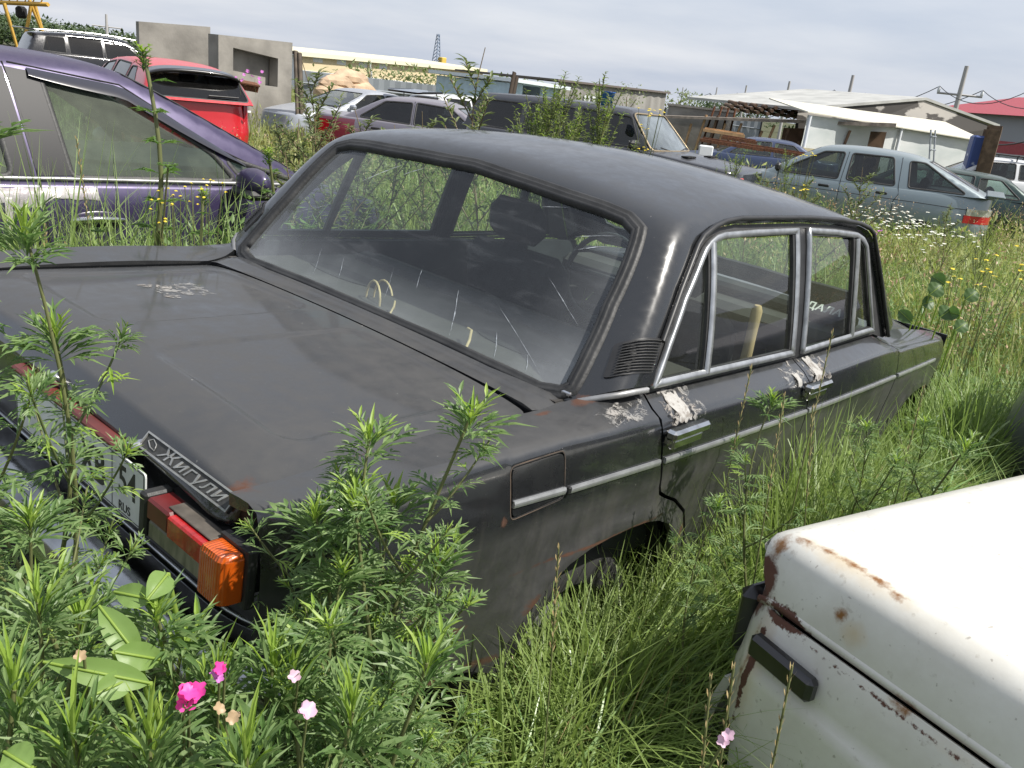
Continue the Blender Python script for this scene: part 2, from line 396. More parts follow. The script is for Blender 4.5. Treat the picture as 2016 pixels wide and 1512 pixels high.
def seeglass_bot(g,d,n1,n2):
    # grime line: thicker film along the lower and side edges + wiped streaks
    s=g.n('ShaderNodeSeparateXYZ'); g.l(g.obj(),s.inputs[0])
    low=g.rng(s.outputs['Z'],.945,1.06,.26,0)
    lef=g.rng(s.outputs['Y'],.25,.62,0,.13); rig=g.rng(s.outputs['Y'],-.40,-.58,0,.14)
    st=g.noise(4,5,.6,scale3=(2.0,1.2,9),dist=1.2); st=g.rng(st,.52,.78,0,.55)
    e=g.math('ADD',g.math('ADD',low,lef),g.math('MULTIPLY',rig,1.0))
    e=g.math('MULTIPLY',e,g.rng(n1,.25,.7,.4,1.1))
    e=g.math('ADD',e,g.math('MULTIPLY',st,g.rng(n1,.4,.7,0,.22)))
    return g.math('ADD',d,e,True)
M_rwglass=glass('dusty_rear_glass',(.80,.90,.86),dust=.035,dcol=(.42,.44,.46),ds=3,bot=seeglass_bot)
M_glass=glass('door_glass',(.84,.92,.86),dust=.06,dcol=(.30,.31,.27),ds=4)
# ---------------- the main car: surfaces in its own frame (x forward, y left, z up) ----------------
Y0=.03
def FS(x,y,z,K=.022):
    y=abs(y-Y0);h=z-.95;fr=max(0,min(1,(x-1.7)/.8))
    ys=.782-.20*h-(.28-.25*fr)*max(h,0)**2-(.014 if x<2 else .004)*(x-2.0)**2+.03*fr*h
    f=(y-ys,-.798*(x-1.0-.05*y*y)+.603*(z-.945),z-(1.437-(.15 if x<1.95 else .09)*(x-1.95)**2-.125*y*y),.66*(x-3.12+.10*y*y)+.75*(z-.95))
    m=max(f); return m+K*math.log(sum(math.exp((q-m)/K) for q in f))
ZA=.55
def SH(x,th,off=0):
    """cabin skin: x and the angle round the car (0 = up, negative = right side)"""
    a,b=.05,1.3;s,c=math.sin(th),math.cos(th)
    for _ in range(26):
        r=(a+b)/2
        if FS(x,Y0-r*s if False else Y0+r*s,ZA+r*c)<off: a=r
        else: b=r
    return (x,Y0+a*s,ZA+a*c)
def c3(p):  # 3D point -> chart
    return (p[0],math.atan2(p[1]-Y0,p[2]-ZA))
def mir(pl): return [(p[0],2*Y0-p[1],p[2]) for p in pl][::-1]
def interp(t,tab):
    if t<=tab[0][0]: return tab[0][1]
    for (a,p),(b,q) in zip(tab,tab[1:]):
        if t<=b: return p+(q-p)*(t-a)/(b-a)
    return tab[-1][1]
def sm(t,a,b): t=max(0,min(1,(t-a)/(b-a))); return t*t*(3-2*t)
def catm(t,tab):
    n=len(tab)
    if t<=tab[0][0]: return tab[0][1]
    if t>=tab[-1][0]: return tab[-1][1]
    for i in range(n-1):
        a,p=tab[i];b,q=tab[i+1]
        if t<=b:
            def sl(k):
                k0,k1=max(k-1,0),min(k+1,n-1);return (tab[k1][1]-tab[k0][1])/(tab[k1][0]-tab[k0][0])
            h=b-a;u=(t-a)/h;m0,m1=sl(i)*h,sl(i+1)*h
            return (2*u**3-3*u*u+1)*p+(u**3-2*u*u+u)*m0+(-2*u**3+3*u*u)*q+(u**3-u*u)*m1
YOFF=[(.24,.10),(.38,.050),(.52,.024),(.66,.010),(.78,0),(.86,.012),(.90,.022)]
ZCR=[(.16,.895),(.4,.914),(.7,.922),(1.15,.910),(2.2,.902),(2.85,.902),(3.64,.868),(3.95,.835)]
ARCH=[(1.40,.24),(1.395,.38),(1.365,.50),(1.325,.575),(1.27,.625),(1.21,.652),(1.15,.664),(1.083,.668),(1.0,.666),(.93,.658),(.868,.640),(.815,.606),(.765,.55),(.725,.48),(.70,.40),(.685,.32),(.68,.24)]
ARCHF=[(x+2.42,z) for x,z in ARCH]
def adist(u,v,A):
    d=9
    for (x0,z0),(x1,z1) in zip(A,A[1:]):
        ax,az=x1-x0,z1-z0;t=max(0,min(1,((u-x0)*ax+(v-z0)*az)/(ax*ax+az*az)));d=min(d,math.hypot(u-x0-t*ax,v-z0-t*az))
    return d
def ybf(x):
    yb=.855-.012*(x-2.1)**2
    if x<.34: yb-=.075*((.34-x)/.18)**2.2
    if x>3.72: yb-=.06*((x-3.72)/.23)**2
    return yb
def vlid(x): return .90+ybf(x)-.022-.646
def SB(x,v,side=-1):
    """body side: v runs up the side to the shoulder crease (.90) and then inwards over the fender top"""
    yb=.855-.012*(x-2.1)**2
    if x<.34: yb-=.075*((.34-x)/.18)**2.2
    if x>3.72: yb-=.06*((x-3.72)/.23)**2
    zc=catm(x,ZCR)
    def lo(t):
        z=t if t<.78 else .78+(t-.78)*(zc-.78)/.12
        y=yb-catm(t,YOFF)
        if v<.72:
            if x<1.75: y+=.014*math.exp(-(adist(x,t,ARCH)/.035)**2)
            elif x>3.0: y+=.014*math.exp(-(adist(x,t,ARCHF)/.035)**2)
        return Vector((y,z))
    wd=sm(x,.88,1.18)*(1-sm(x,2.75,2.95));wf=sm(x,2.75,2.95);wr=1-wd-wf
    def hi(w):
        z=zc+wr*(.010*min(1,w/.03)-.12*w)+wd*(.60*min(w,.10))+wf*(.26*min(w,.12)-.1*max(0,w-.12))
        return Vector((yb-.022-w,z))
    a,b=.889,.911
    if v<a: q=lo(v)
    elif v>b: q=hi(v-.90)
    else:
        t=(v-a)/(b-a);A=lo(a);B=lo(.90);Cc=hi(b-.90);q=A*(1-t)**2+B*2*t*(1-t)+Cc*t*t
    return (x,Y0+side*q[0],q[1])
SBL=lambda x,v:SB(x,v,1)
def sdbox(x,y,cx,cy,hx,hy,r):
    dx=abs(x-cx)-hx+r;dy=abs(y-cy)-hy+r
    return math.hypot(max(dx,0),max(dy,0))+min(max(dx,dy),0)-r
def LID(x,y):
    yy=y-Y0
    z=.926-.035*yy*yy-.018*(yy/.66)**6-.9*max(0,.36-x)**2
    k=sdbox(x,y-.10*max(0,.45-x),.595,.345,.265,.235,.06); z-=.006*(1-sm(k,-.014,.004))
    k=sdbox(x,y+.10*max(0,.45-x),.595,-.285,.265,.240,.06); z-=.006*(1-sm(k,-.014,.004))
    return (x,y,z)
car=thing('sedan_car','black boxy old sedan covered in dust, standing deep in the weeds in the middle','car',mat=MCAR,group=None)
CEN=(1.9,Y0,.6)
# --- cabin shell ---
gutR=[(1.173,-.737,.972),(1.200,-.716,1.063),(1.287,-.685,1.173),(1.381,-.653,1.269),(1.415,-.644,1.290),(1.480,-.635,1.312),(1.546,-.629,1.325),(1.633,-.627,1.334),(1.831,-.635,1.340),(2.052,-.645,1.347),(2.298,-.656,1.347),(2.470,-.662,1.339),(2.571,-.665,1.324),(2.607,-.671,1.305),(2.650,-.699,1.228),(2.708,-.712,1.161),(2.801,-.732,1.048),(2.901,-.751,.934)]
sealR=[(1.294,.40,1.335),(1.311,.17,1.344),(1.306,-.085,1.340),(1.303,-.312,1.330),(1.305,-.430,1.325),(1.303,-.500,1.314),(1.286,-.548,1.288),(1.240,-.576,1.236),(1.154,-.601,1.123),(1.076,-.622,1.018),(1.020,-.634,.945),(1.004,-.618,.930),(.992,-.570,.926),(.988,-.385,.926),(.984,-.092,.925),(.984,.03,.925)]
sealh=[c3(p) for p in [(1.311,.03,1.345)]+sealR[2:]]
sealpoly=sealh+[(x,-t) for x,t in sealh[::-1][1:-1]]
wsR=[(3.02,.40+.03),(3.0,.60),(2.93,.665),(2.62,.575),(2.55,.50),(2.52,.25),(2.515,Y0)]
def xy_chart(x,y):
    # point of the skin above (x,y)
    a,b=.3,1.6
    for _ in range(30):
        z=(a+b)/2
        if FS(x,y,z)<0:a=z
        else:b=z
    return (x,math.atan2(y-Y0,a-ZA))
wsl=[(3.03,Y0),(3.02,.35),(2.985,.60),(2.96,.655),(2.90,.665),(2.66,.600),(2.60,.555),(2.575,.45),(2.56,.25),(2.555,Y0)]
wsh=[xy_chart(x,y) for x,y in wsl]
wspoly=wsh+[(x,-t) for x,t in wsh[::-1][1:-1]]
gc=[c3(p) for p in gutR]
base=[xy_chart(.972,Y0+.3),xy_chart(.972,Y0)]
baseR=[c3((.962,Y0-.45,.925)),c3((.975,-.60,.927)),c3((1.005,-.655,.935)),c3((1.06,-.690,.955))]
half=[(.955,0.0)]+[(.957,c3((.957,-.42,.925))[1])]+baseR+gc+[(3.06,c3((3.06,-.60,.94))[1]),(3.085,c3((3.085,-.3,.945))[1]),(3.09,0.0)]
skin=half+[(x,-t) for x,t in half[::-1][1:-1]]
mb=MB(); panel(mb,skin,[sealpoly,wspoly],lambda x,t:SH(x,t),.022,out=(2,Y0,.7),flange=.02)
mb.build('roof',M_black,car)
# rear window seal: ribbed rubber ring, then glass
mb=MB(); prof=[(-.012,.0),(-.008,.007),(-.002,.009),(.004,.006),(.007,.009),(.012,.010),(.016,.006),(.020,.008),(.026,.006),(.030,-.004),(.030,-.012)]
ring(mb,sealpoly,1,SH,prof,.02,(2,Y0,.7)); mb.build('window_seal',M_rubber,car)
def shrink(poly,k,cx,ct): return [(cx+(x-cx)*k,ct+(t-ct)*k) for x,t in poly]
mb=MB(); panel(mb,sealpoly,[],lambda x,t:SH(x,t,-.006),.03,out=(2,Y0,.7),flange=0); rg=mb.build('rear_window',M_rwglass,car)
# silver corner clip of the seal
mb=MB(); mb.box((1.009,-.618,.934),(.012,.030,.012),bev=.003); mb.build('seal_clip',M_chrome,car)
mb=MB(); ring(mb,wspoly,1,SH,[(-.010,0),(-.006,.006),(.006,.008),(.018,.006),(.022,-.006)],.03,(2,Y0,.7)); mb.build('windshield_seal',M_rubber,car)
mb=MB(); panel(mb,wspoly,[],lambda x,t:SH(x,t,-.008),.05,out=(2,Y0,.7),flange=0); mb.build('windshield',M_glass,car)
# gutters
for s in (1,-1):
    P=[]
    for p in gutR[1:]:
        c=c3(p);q=SH(c[0],c[1],.006);P.append((q[0],q[1] if s==1 else 2*Y0-q[1],q[2]+.004))
    mb=MB(); mb.tube(P,[.0075]*len(P),seg=6); mb.build('roof_gutter',M_plastic,car)
# --- side panels ---
rfen=[(.168,.46),(.60,.46)]+[(.705,.42),(.69,.24)][:1]+[(x,z) for x,z in ARCH[::-1] if z>.45]+[(1.395,.44),(1.452,.45),(1.422,.536),(1.360,.627),(1.285,.678),(1.222,.705),(1.190,.722),(1.176,.745),(1.155,.82),(1.145,.93),(1.160,.975),(1.115,.985),(1.05,1.005),(1.00,1.045),(.965,1.06),(.900,vlid(.9))]+[(x,vlid(x)) for x in (.8,.7,.6,.5,.4,.34,.3,.26,.22,.19,.168)]
fuelD=rnd([(.634,.884,.012),(.79,.888,.012),(.797,.808,.012),(.642,.800,.012)],.012,3)
rdoor=[(1.168,.980),(1.153,.93),(1.163,.82),(1.184,.747),(1.196,.730),(1.226,.713),(1.290,.686),(1.367,.634),(1.430,.540),(1.462,.42),(1.475,.27),(2.008,.27),(2.008,.980)]
fdoor=[(2.014,.980),(2.014,.27),(2.93,.27),(2.95,.55),(2.955,.88),(2.90,.925),(2.80,.980)]
ffen=[(2.962,.55),(2.95,.40)]+[(3.10,.40)]+[(x,z) for x,z in ARCHF[::-1] if z>.39]+[(3.83,.40),(3.92,.46),(3.945,.70),(3.945,.90),(3.93,.94),(3.40,.995),(3.05,1.02),(2.93,1.0),(2.83,.985),(2.905,.928),(2.962,.88)]
def S_(side): return (lambda x,v:SB(x,v,side))
doors=[]
for s in (-1,1):
    mb=MB(); panel(mb,rfen,[fuelD] if s==-1 else [],S_(s),.025,out=CEN,flange=.02,gstep=.022 if s==-1 else .05)
    fe=mb.build('fender',M_black,car)
    if s==-1:
        fl=MB(); k=rnd([(.6365,.8815,.012),(.7875,.8855,.012),(.7945,.8105,.012),(.6445,.8025,.012)],.012,3)
        panel(fl,k,[],S_(s),.02,out=CEN,flange=.012,off=.001); fl=fl.build('fuel_flap',M_black,car)
        mb=MB(); ring(mb,rnd([(.632,.886),(.792,.890),(.799,.806),(.640,.798)],.014,3),1,S_(s),[(-.0012,.0004),(0,.0010),(.0012,.0004)],.01,CEN); mb.build('rusty_edge',mat('worn_edge',(.10,.07,.05),.8,col2=(.02,.018,.016),nscale=14),fl)
    mb=MB(); panel(mb,ffen,[],S_(s),.03,out=CEN,flange=.02,gstep=.035); mb.build('fender',M_black,car)
    # inner wheel housings and underbody
    for ax in (1.035,3.455):
        mb=MB(); P=[];n=15
        for i in range(n+1):
            a=PI*i/n; P.append((ax+.40*math.cos(a),.30+.40*math.sin(a)))
        vs=[(x,Y0+s*.80,z) for x,z in P]+[(x,Y0+s*.48,z) for x,z in P]
        mb.add(vs,[(i,i+1,n+2+i,n+1+i) for i in range(n)]+[tuple(range(n+1,2*n+2))],0)
        mb.build('wheel_housing',M_dark,car)
        wh=MB(); wh.lathe([(.20,-.07),(.27,-.085),(.295,-.06),(.30,0),(.295,.06),(.27,.085),(.20,.07)],(0,0,0),'y',32); wo=wh.build('wheel',M_tyre,car,loc=(ax,Y0+s*.685,.28))
        rm=MB(); rm.lathe([(.001,.03),(.05,.035),(.06,.02),(.12,.03),(.15,-.0),(.18,-.01),(.20,.03),(.205,.06)],(0,0,0),'y',32)
        if s==-1:
            rm=MB(); rm.lathe([(.001,-.03),(.05,-.035),(.06,-.02),(.12,-.03),(.15,0),(.18,.01),(.20,-.03),(.205,-.06)],(0,0,0),'y',32)
        rm.build('rim',M_steel,wo)
    for kind,ol in (('r',rdoor),('f',fdoor)):
        mb=MB(); panel(mb,ol,[],S_(s),.03,out=CEN,flange=.02,gstep=.03 if s==-1 else .06); d=mb.build('door',M_black,car); doors.append((s,kind,d))
M_under=M_dark
mb=MB(); mb.box((1.9,Y0,.33),(3.4,1.36,.24)); mb.build('floor_pan',M_dark,car)
mb=MB(); mb.box((.57,Y0,.66),(.70,1.2,.32)); mb.build('boot_tub',M_dark,car); mb=MB(); mb.box((3.45,Y0,.62),(.7,1.1,.40)); mb.build('engine_bay',M_dark,car)
# deck between lid and rear window
def DECK(x,y):
    yy=abs(y-Y0); z=.926-.035*yy*yy+.014*sm(x,.905,.985)-.02*sm(yy,.6,.72)
    return (x,y,z)
dk=[(.905,Y0+.640),(.905,Y0-.640),(.955,Y0-.655),(1.01,Y0-.69),(1.02,Y0-.665),(.99,Y0-.60),(.972,Y0-.45),(.970,Y0),(.972,Y0+.45),(.99,Y0+.60),(1.02,Y0+.665),(1.01,Y0+.69),(.955,Y0+.655)]
mb=MB(); panel(mb,dk,[],DECK,.03,out=(.9,Y0,-5),flange=.02); mb.build('rear_deck',M_black,car)
# boot lid
lid=rnd([(.205,Y0+.640,.02),(.897,Y0+.640,.035),(.897,Y0-.640,.035),(.205,Y0-.640,.02)],.04,6)
mb=MB(); panel(mb,lid,[],LID,.02,out=(.5,Y0,-5),flange=.012,gstep=.012)
# folded lip along the rear edge
nl=60;vs=[];fs=[]
LP=[(0,0),(-.006,-.002),(-.012,-.007),(-.036,-.036),(-.040,-.043),(-.038,-.047),(.0,-.047)]
for i in range(nl+1):
    y=Y0+.640-1.280*i/nl; x0,_,z0=LID(.205,y); e=max(0,(abs(y-Y0)-.60)/.04)
    for (dx_,dz_) in LP: vs.append((x0+dx_*(1-.5*e*e),y,z0+dz_))
for i in range(nl):
    for k in range(6): a=i*7+k; fs.append((a,a+1,a+8,a+7))
for a in (0,nl*7): fs.append(tuple(range(a,a+7)))
mb.add(vs,fs,0,True)
lido=mb.build('boot_lid',M_black,car)
mb=MB(); mb.tube([(.178,-.03,.862),(.158,-.03,.878)],[.012,.012],14); mb.tube([(.158,-.03,.878),(.155,-.03,.880)],[.013,.012],14); mb.build('lock',M_chrome,lido)
# chrome badge on the lip of the lid
def badgeM(x,y,z,s=1): # text facing backwards (-x), reading left to right from behind
    t=R(51); return Matrix.Translation((x,y,z))@Matrix(((0,math.cos(t),-math.sin(t),0),(-1,0,0,0),(0,math.sin(t),math.cos(t),0),(0,0,0,1)))
bz=LID(.205,-.47)[2]-.0205
BM=badgeM(.178,-.480,bz)
mb=MB()
def bfn(u,v,h): return BM@Vector((u,v,h))
W2,H2=.135,.0155
mb.prism([(-W2,-H2),(W2,-H2),(W2,H2),(-W2,H2)],bfn,-.004,.0025,1)
for (a,b,c,d) in ((-W2,-H2,W2,-H2+.003),(-W2,H2-.003,W2,H2),(-W2,-H2+.003,-W2+.003,H2-.003),(W2-.003,-H2+.003,W2,H2-.003)):
    mb.prism([(a,b),(c,b),(c,d),(a,d)],bfn,.0025,.0055,0)
M_badge=mat('badge_metal',(.34,.34,.33),.4,metal=.6,noise_amt=.2,nscale=40); M_badgeb=mat('badge_ground',(.035,.035,.035),.6,noise_amt=.3,nscale=60)
badge=mb.build('badge',[M_badge,M_badgeb],lido)
text('lettering','Жигули',.030,M_badge,badge,BM@Matrix.Translation((.014,0,.0028)),ext=.0012,shear=.35,sx=1.75)
mb=MB(); mb.tube([BM@Vector(p) for p in [(-.122,.002,.003),(-.108,-.005,.003),(-.092,-.006,.003),(-.098,.004,.003),(-.112,.009,.003),(-.122,.002,.003)]],[.0012]*6,5); mb.build('boat_emblem',M_badge,badge)
# rear panel, plate, lamps, bumper
def RP(u,v): return (.190+.04*max(0,abs(u-Y0)/.80)**8,u,v)
mb=MB(); panel(mb,[(Y0-.79,.50),(Y0+.79,.50),(Y0+.79,.868),(Y0-.79,.868)],[],RP,.05,out=CEN,flange=.01); mb.build('rear_panel',M_black,car)
M_plate=mat('plate_white',(.55,.57,.56),.5,noise_amt=.15,nscale=15); M_ink=mat('plate_black',(.015,.015,.015),.5)
def PM(x,y,z,t=R(2)): return Matrix.Translation((x,y,z))@Matrix(((0,-math.sin(t),-math.cos(t),0),(-1,0,0,0),(0,math.cos(t),-math.sin(t),0),(0,0,0,1)))
pm=PM(.148,-.150,.785)
mb=MB(); f_=lambda u,v,h:pm@Vector((u,v,h))
mb.prism(rnd([(-.26,-.056),(.26,-.056),(.26,.056),(-.26,.056)],.008,3),f_,-.003,0,0)
plate=mb.build('licence_plate',[M_plate],car)
mb=MB()
for (a,b,c,d) in ((-.257,-.053,.257,-.0515),(-.257,.0515,.257,.053),(.2555,-.053,.257,.053),(-.257,-.053,-.2555,.053),(.145,-.053,.1465,.053)): mb.prism([(a,b),(c,b),(c,d),(a,d)],f_,.0004,.0008)
mb.build('plate_border',M_ink,plate)
text('plate_number','6 XB',.092,M_ink,plate,pm@Matrix.Translation((.045,-.003,.0005)),ext=.0004,sx=.80,font_off=.002)
text('plate_region','54',.075,M_ink,plate,pm@Matrix.Translation((.200,.010,.0005)),ext=.0004,sx=.85,font_off=.001)
text('plate_country','RUS',.024,M_ink,plate,pm@Matrix.Translation((.190,-.040,.0005)),ext=.0004)
mb=MB(); mb.box((.165,-.10,.850),(.05,.44,.012),bev=.004); mb.build('plate_lamp_bar',mat('dark_red_bar',(.10,.02,.015),.4,noise_amt=.3),car)
mb=MB(); mb.tube([(.19,-.340,.862),(.15,-.340,.858)],[.010,.012],12); mb.build('plate_lamp',M_chrome,car)
M_red=mat('red_lens',(.30,.010,.010),.22,coat=.6,noise_amt=.3,nscale=9,bump=.05,bscale=200,stretch=(1,6,1)); M_dred=mat('dark_red_lens',(.10,.012,.012),.35,noise_amt=.3,nscale=10)
M_orange=bpy.data.materials.new('orange_lens'); M_orange.use_nodes=True; g=NB(M_orange); g.b.inputs['Base Color'].default_value=(.50,.085,.006,1); g.b.inputs['Roughness'].default_value=.28; g.b.inputs['Coat Weight'].default_value=.7; g.b.inputs['Subsurface Weight'].default_value=.15; g.b.inputs['Subsurface Radius'].default_value=(.02,.006,.002)
wv=g.n('ShaderNodeTexWave',bands_direction='Y'); wv.inputs['Scale'].default_value=55; g.l(g.obj(),wv.inputs[0]); g.bump(wv.outputs['Fac'],.5,.003)
M_lensw=mat('clear_lens_dirty',(.17,.16,.12),.45,noise_amt=.35,nscale=20,stretch=(1,4,1))
for s in (-1,1):
    Yf=lambda y:Y0+s*y
    hs=MB(); hs.box((.186,Yf(.600),.793),(.044,.26,.064),bev=.006); lamp=hs.build('tail_lamp',M_plastic,car)
    a=MB(); a.box((.146,Yf(.480),.794),(.050,.022,.078),bev=.004); a.build('lamp_end_cap',M_rubber,lamp)
    a=MB(); a.box((.145,Yf(.525),.811),(.046,.066,.038),bev=.004); a.build('red_reflector',M_dred,lamp)
    a=MB(); a.box((.143,Yf(.611),.810),(.047,.104,.037),bev=.003); a.build('red_lens',M_red,lamp)
    a=MB(); a.box((.148,Yf(.578),.774),(.045,.168,.032),bev=.003); a.build('clear_lens',M_lensw,lamp)
    a=MB(); a.box((.148,Yf(.600),.8315),(.030,.12,.003),bev=.001); a.build('lamp_frame',mat('grey_trim',(.07,.06,.05),.7,noise_amt=.3,nscale=30),lamp)
    a=MB(); pl=rnd([(.112,.664,.006),(.112,.724,.020),(.150,.728,.004),(.150,.664,.004)],.01,6)
    n=len(pl);zz=[(.752,.006),(.757,.0),(.828,.0),(.836,.004),(.838,.012)]
    cx_,cy_=.132,.696;vs=[];fs=[]
    for (z_,ins) in zz:
        for (u,v) in pl: dd=math.hypot(u-cx_,v-cy_); vs.append((u+(cx_-u)/dd*ins,Yf(v+(cy_-v)/dd*ins),z_))
    for i in range(len(zz)-1):
        for j in range(n): q=(j+1)%n; fs.append((i*n+j,i*n+q,(i+1)*n+q,(i+1)*n+j))
    fs+=[tuple(range(n)),tuple(range((len(zz)-1)*n,len(zz)*n))]
    a.add(vs,fs,0,False); a.build('orange_lens',M_orange,lamp)
    a=MB(); pl=rnd([(.149,.660,.003),(.149,.738,.010),(.165,.738,.004),(.165,.660,.003)],.01,3); a.prism(pl,lambda u,v,h:(u,Yf(v),h),.746,.842); a.build('lamp_rim',M_plastic,lamp)
# bumper
prof=[(.160,.668),(.150,.672),(.10,.668),(.062,.656),(.048,.640),(.046,.60),(.052,.575),(.075,.560),(.14,.556)]
vs=[];fs=[];n=48
path=[]
for i in range(n+1):
    y=-.80+1.60*i/n; x=.10*max(0,(abs(y)-.55)/.25)**3; path.append((x,y))
for (x,y) in path:
    for (px_,pz_) in prof: vs.append((px_+x+.02,Y0+y*(1+.03*(px_<.1)),pz_))
k=len(prof)
for i in range(n):
    for j in range(k-1): a=i*k+j; fs.append((a,a+1,a+k+1,a+k))
mb=MB(); mb.add(vs,fs,0,True); M_bump=mat('tarnished_chrome',(.42,.43,.44),.16,metal=1,col2=(.16,.16,.16),nscale=9,thr=(.4,.75),bump=.03)
bump=mb.build('bumper',M_bump,car)
mb=MB(); mb.tube([(x+.188,Y0+y,.672) for x,y in path],.004,6); mb.build('bumper_flange',M_alu,bump)
# hood & front panel
def HOOD(x,y):
    yy=abs(y-Y0); z=interp(x,[(2.9,.948),(3.3,.945),(3.7,.905),(3.93,.862)])-.05*yy*yy-.02*sm(yy,.52,.66)+.012*sm(.45-yy,0,.06)*0
    return (x,y,z)
mb=MB(); panel(mb,[(3.06,Y0+.70),(3.40,Y0+.685),(3.93,Y0+.66),(3.93,Y0-.66),(3.40,Y0-.685),(3.06,Y0-.70)],[],HOOD,.06,out=(3.5,Y0,-5),flange=.01); mb.build('hood',M_black,car)
mb=MB(); panel(mb,[(Y0-.78,.50),(Y0+.78,.50),(Y0+.78,.85),(Y0-.78,.85)],[],lambda u,v:(3.945+.02*(.85-v),u,v),.1,out=CEN,flange=.01); mb.build('front_panel',M_black,car)
# cowl at windshield base
mb=MB(); panel(mb,[(2.93,Y0+.70),(3.06,Y0+.70),(3.10,Y0),(3.06,Y0-.70),(2.93,Y0-.70)],[],lambda x,y:(x,y,.938-.04*(y-Y0)**2),.08,out=CEN,flange=.01); mb.build('cowl',M_plastic,car)
# --- doors: window frames, panes, trim, handles ---
chrO=[(1.171,-.739,.966),(1.238,-.717,1.066),(1.310,-.691,1.160),(1.403,-.661,1.252),(1.427,-.653,1.273),(1.455,-.647,1.288),(1.493,-.641,1.301),(1.537,-.639,1.309),(1.713,-.639,1.317),(1.985,-.650,1.326),(1.975,-.750,.962)]
chrF=[(2.056,-.655,1.330),(2.255,-.665,1.328),(2.440,-.675,1.321),(2.496,-.682,1.308),(2.537,-.689,1.284),(2.608,-.713,1.165),(2.716,-.742,.990),(2.725,-.745,.972),(2.045,-.751,.960)]
paneQ=[(1.448,-.655,1.268),(1.411,-.741,.984),(1.212,-.737,.984),(1.281,-.708,1.092),(1.378,-.674,1.203)]
paneR=[(1.487,-.646,1.288),(1.575,-.643,1.297),(1.952,-.652,1.303),(1.945,-.746,.984),(1.436,-.741,.984)]
paneF=[(2.082,-.664,1.308),(2.415,-.678,1.302),(2.466,-.747,.978),(2.072,-.749,.972)]
paneV=[(2.466,-.684,1.297),(2.515,-.691,1.272),(2.690,-.741,.992),(2.500,-.746,.986)]
def flip(pl,s): return [(x,t*(-s)) for x,t in pl]   # s=-1 right, +1 left
SHo=lambda o:(lambda x,t:SH(x,t,o))
M_wrub=M_rubber
MOLD=[(.640,.834),(.797,.828),(.806,.8255),(1.150,.8165),(1.168,.816),(2.005,.8035),(2.018,.803),(2.93,.792),(2.972,.791),(3.60,.780)]
def vof(x,z):  # chart v of a height below the crease
    zc=catm(x,ZCR); return z if z<.78 else .78+(z-.78)*.12/(zc-.78)
M_strip=mat('bright_strip',(.50,.51,.52),.32,metal=.75,noise_amt=.12,nscale=30)
def strip(par,xa,za,xb,zb,s,w=.0070,h=.0065,matr=None,nm='trim_strip'):
    mb=MB();vs=[];fs=[];n=max(3,int((xb-xa)/.08))
    for i in range(n+1):
        x=xa+(xb-xa)*i/n;z=za+(zb-za)*i/n;v=vof(x,z);p=Vector(SB(x,v,s));y=s
        for (dz,dy) in ((-w,0),(-w,h*.8),(-w*.3,h),(w*.3,h),(w,h*.7),(w,0)): vs.append((x,p.y+y*dy,p.z+dz))
    for i in range(n):
        for j in range(5):
            a=i*6+j; f=(a,a+6,a+7,a+1); fs.append(f if s==-1 else f[::-1])
    for a in (0,n*6): fs.append(tuple(range(a,a+6)))
    mb.add(vs,fs); return mb.build(nm,matr or M_strip,par)
def zat(x): return interp(x,MOLD)
for s in (-1,1):
    strip(car if s==1 else fl,.642,zat(.642),.796,zat(.796),s); strip(car,.812,zat(.812),1.148,zat(1.148),s); strip(car,2.975,zat(2.975),3.60,zat(3.6),s)
    b=SB(.806,vof(.806,.826),s); mb=MB(); mb.box((.8045,b[1]+s*.004,.8275),(.010,.012,.016),bev=.002); mb.build('strip_clip',M_plastic,car)
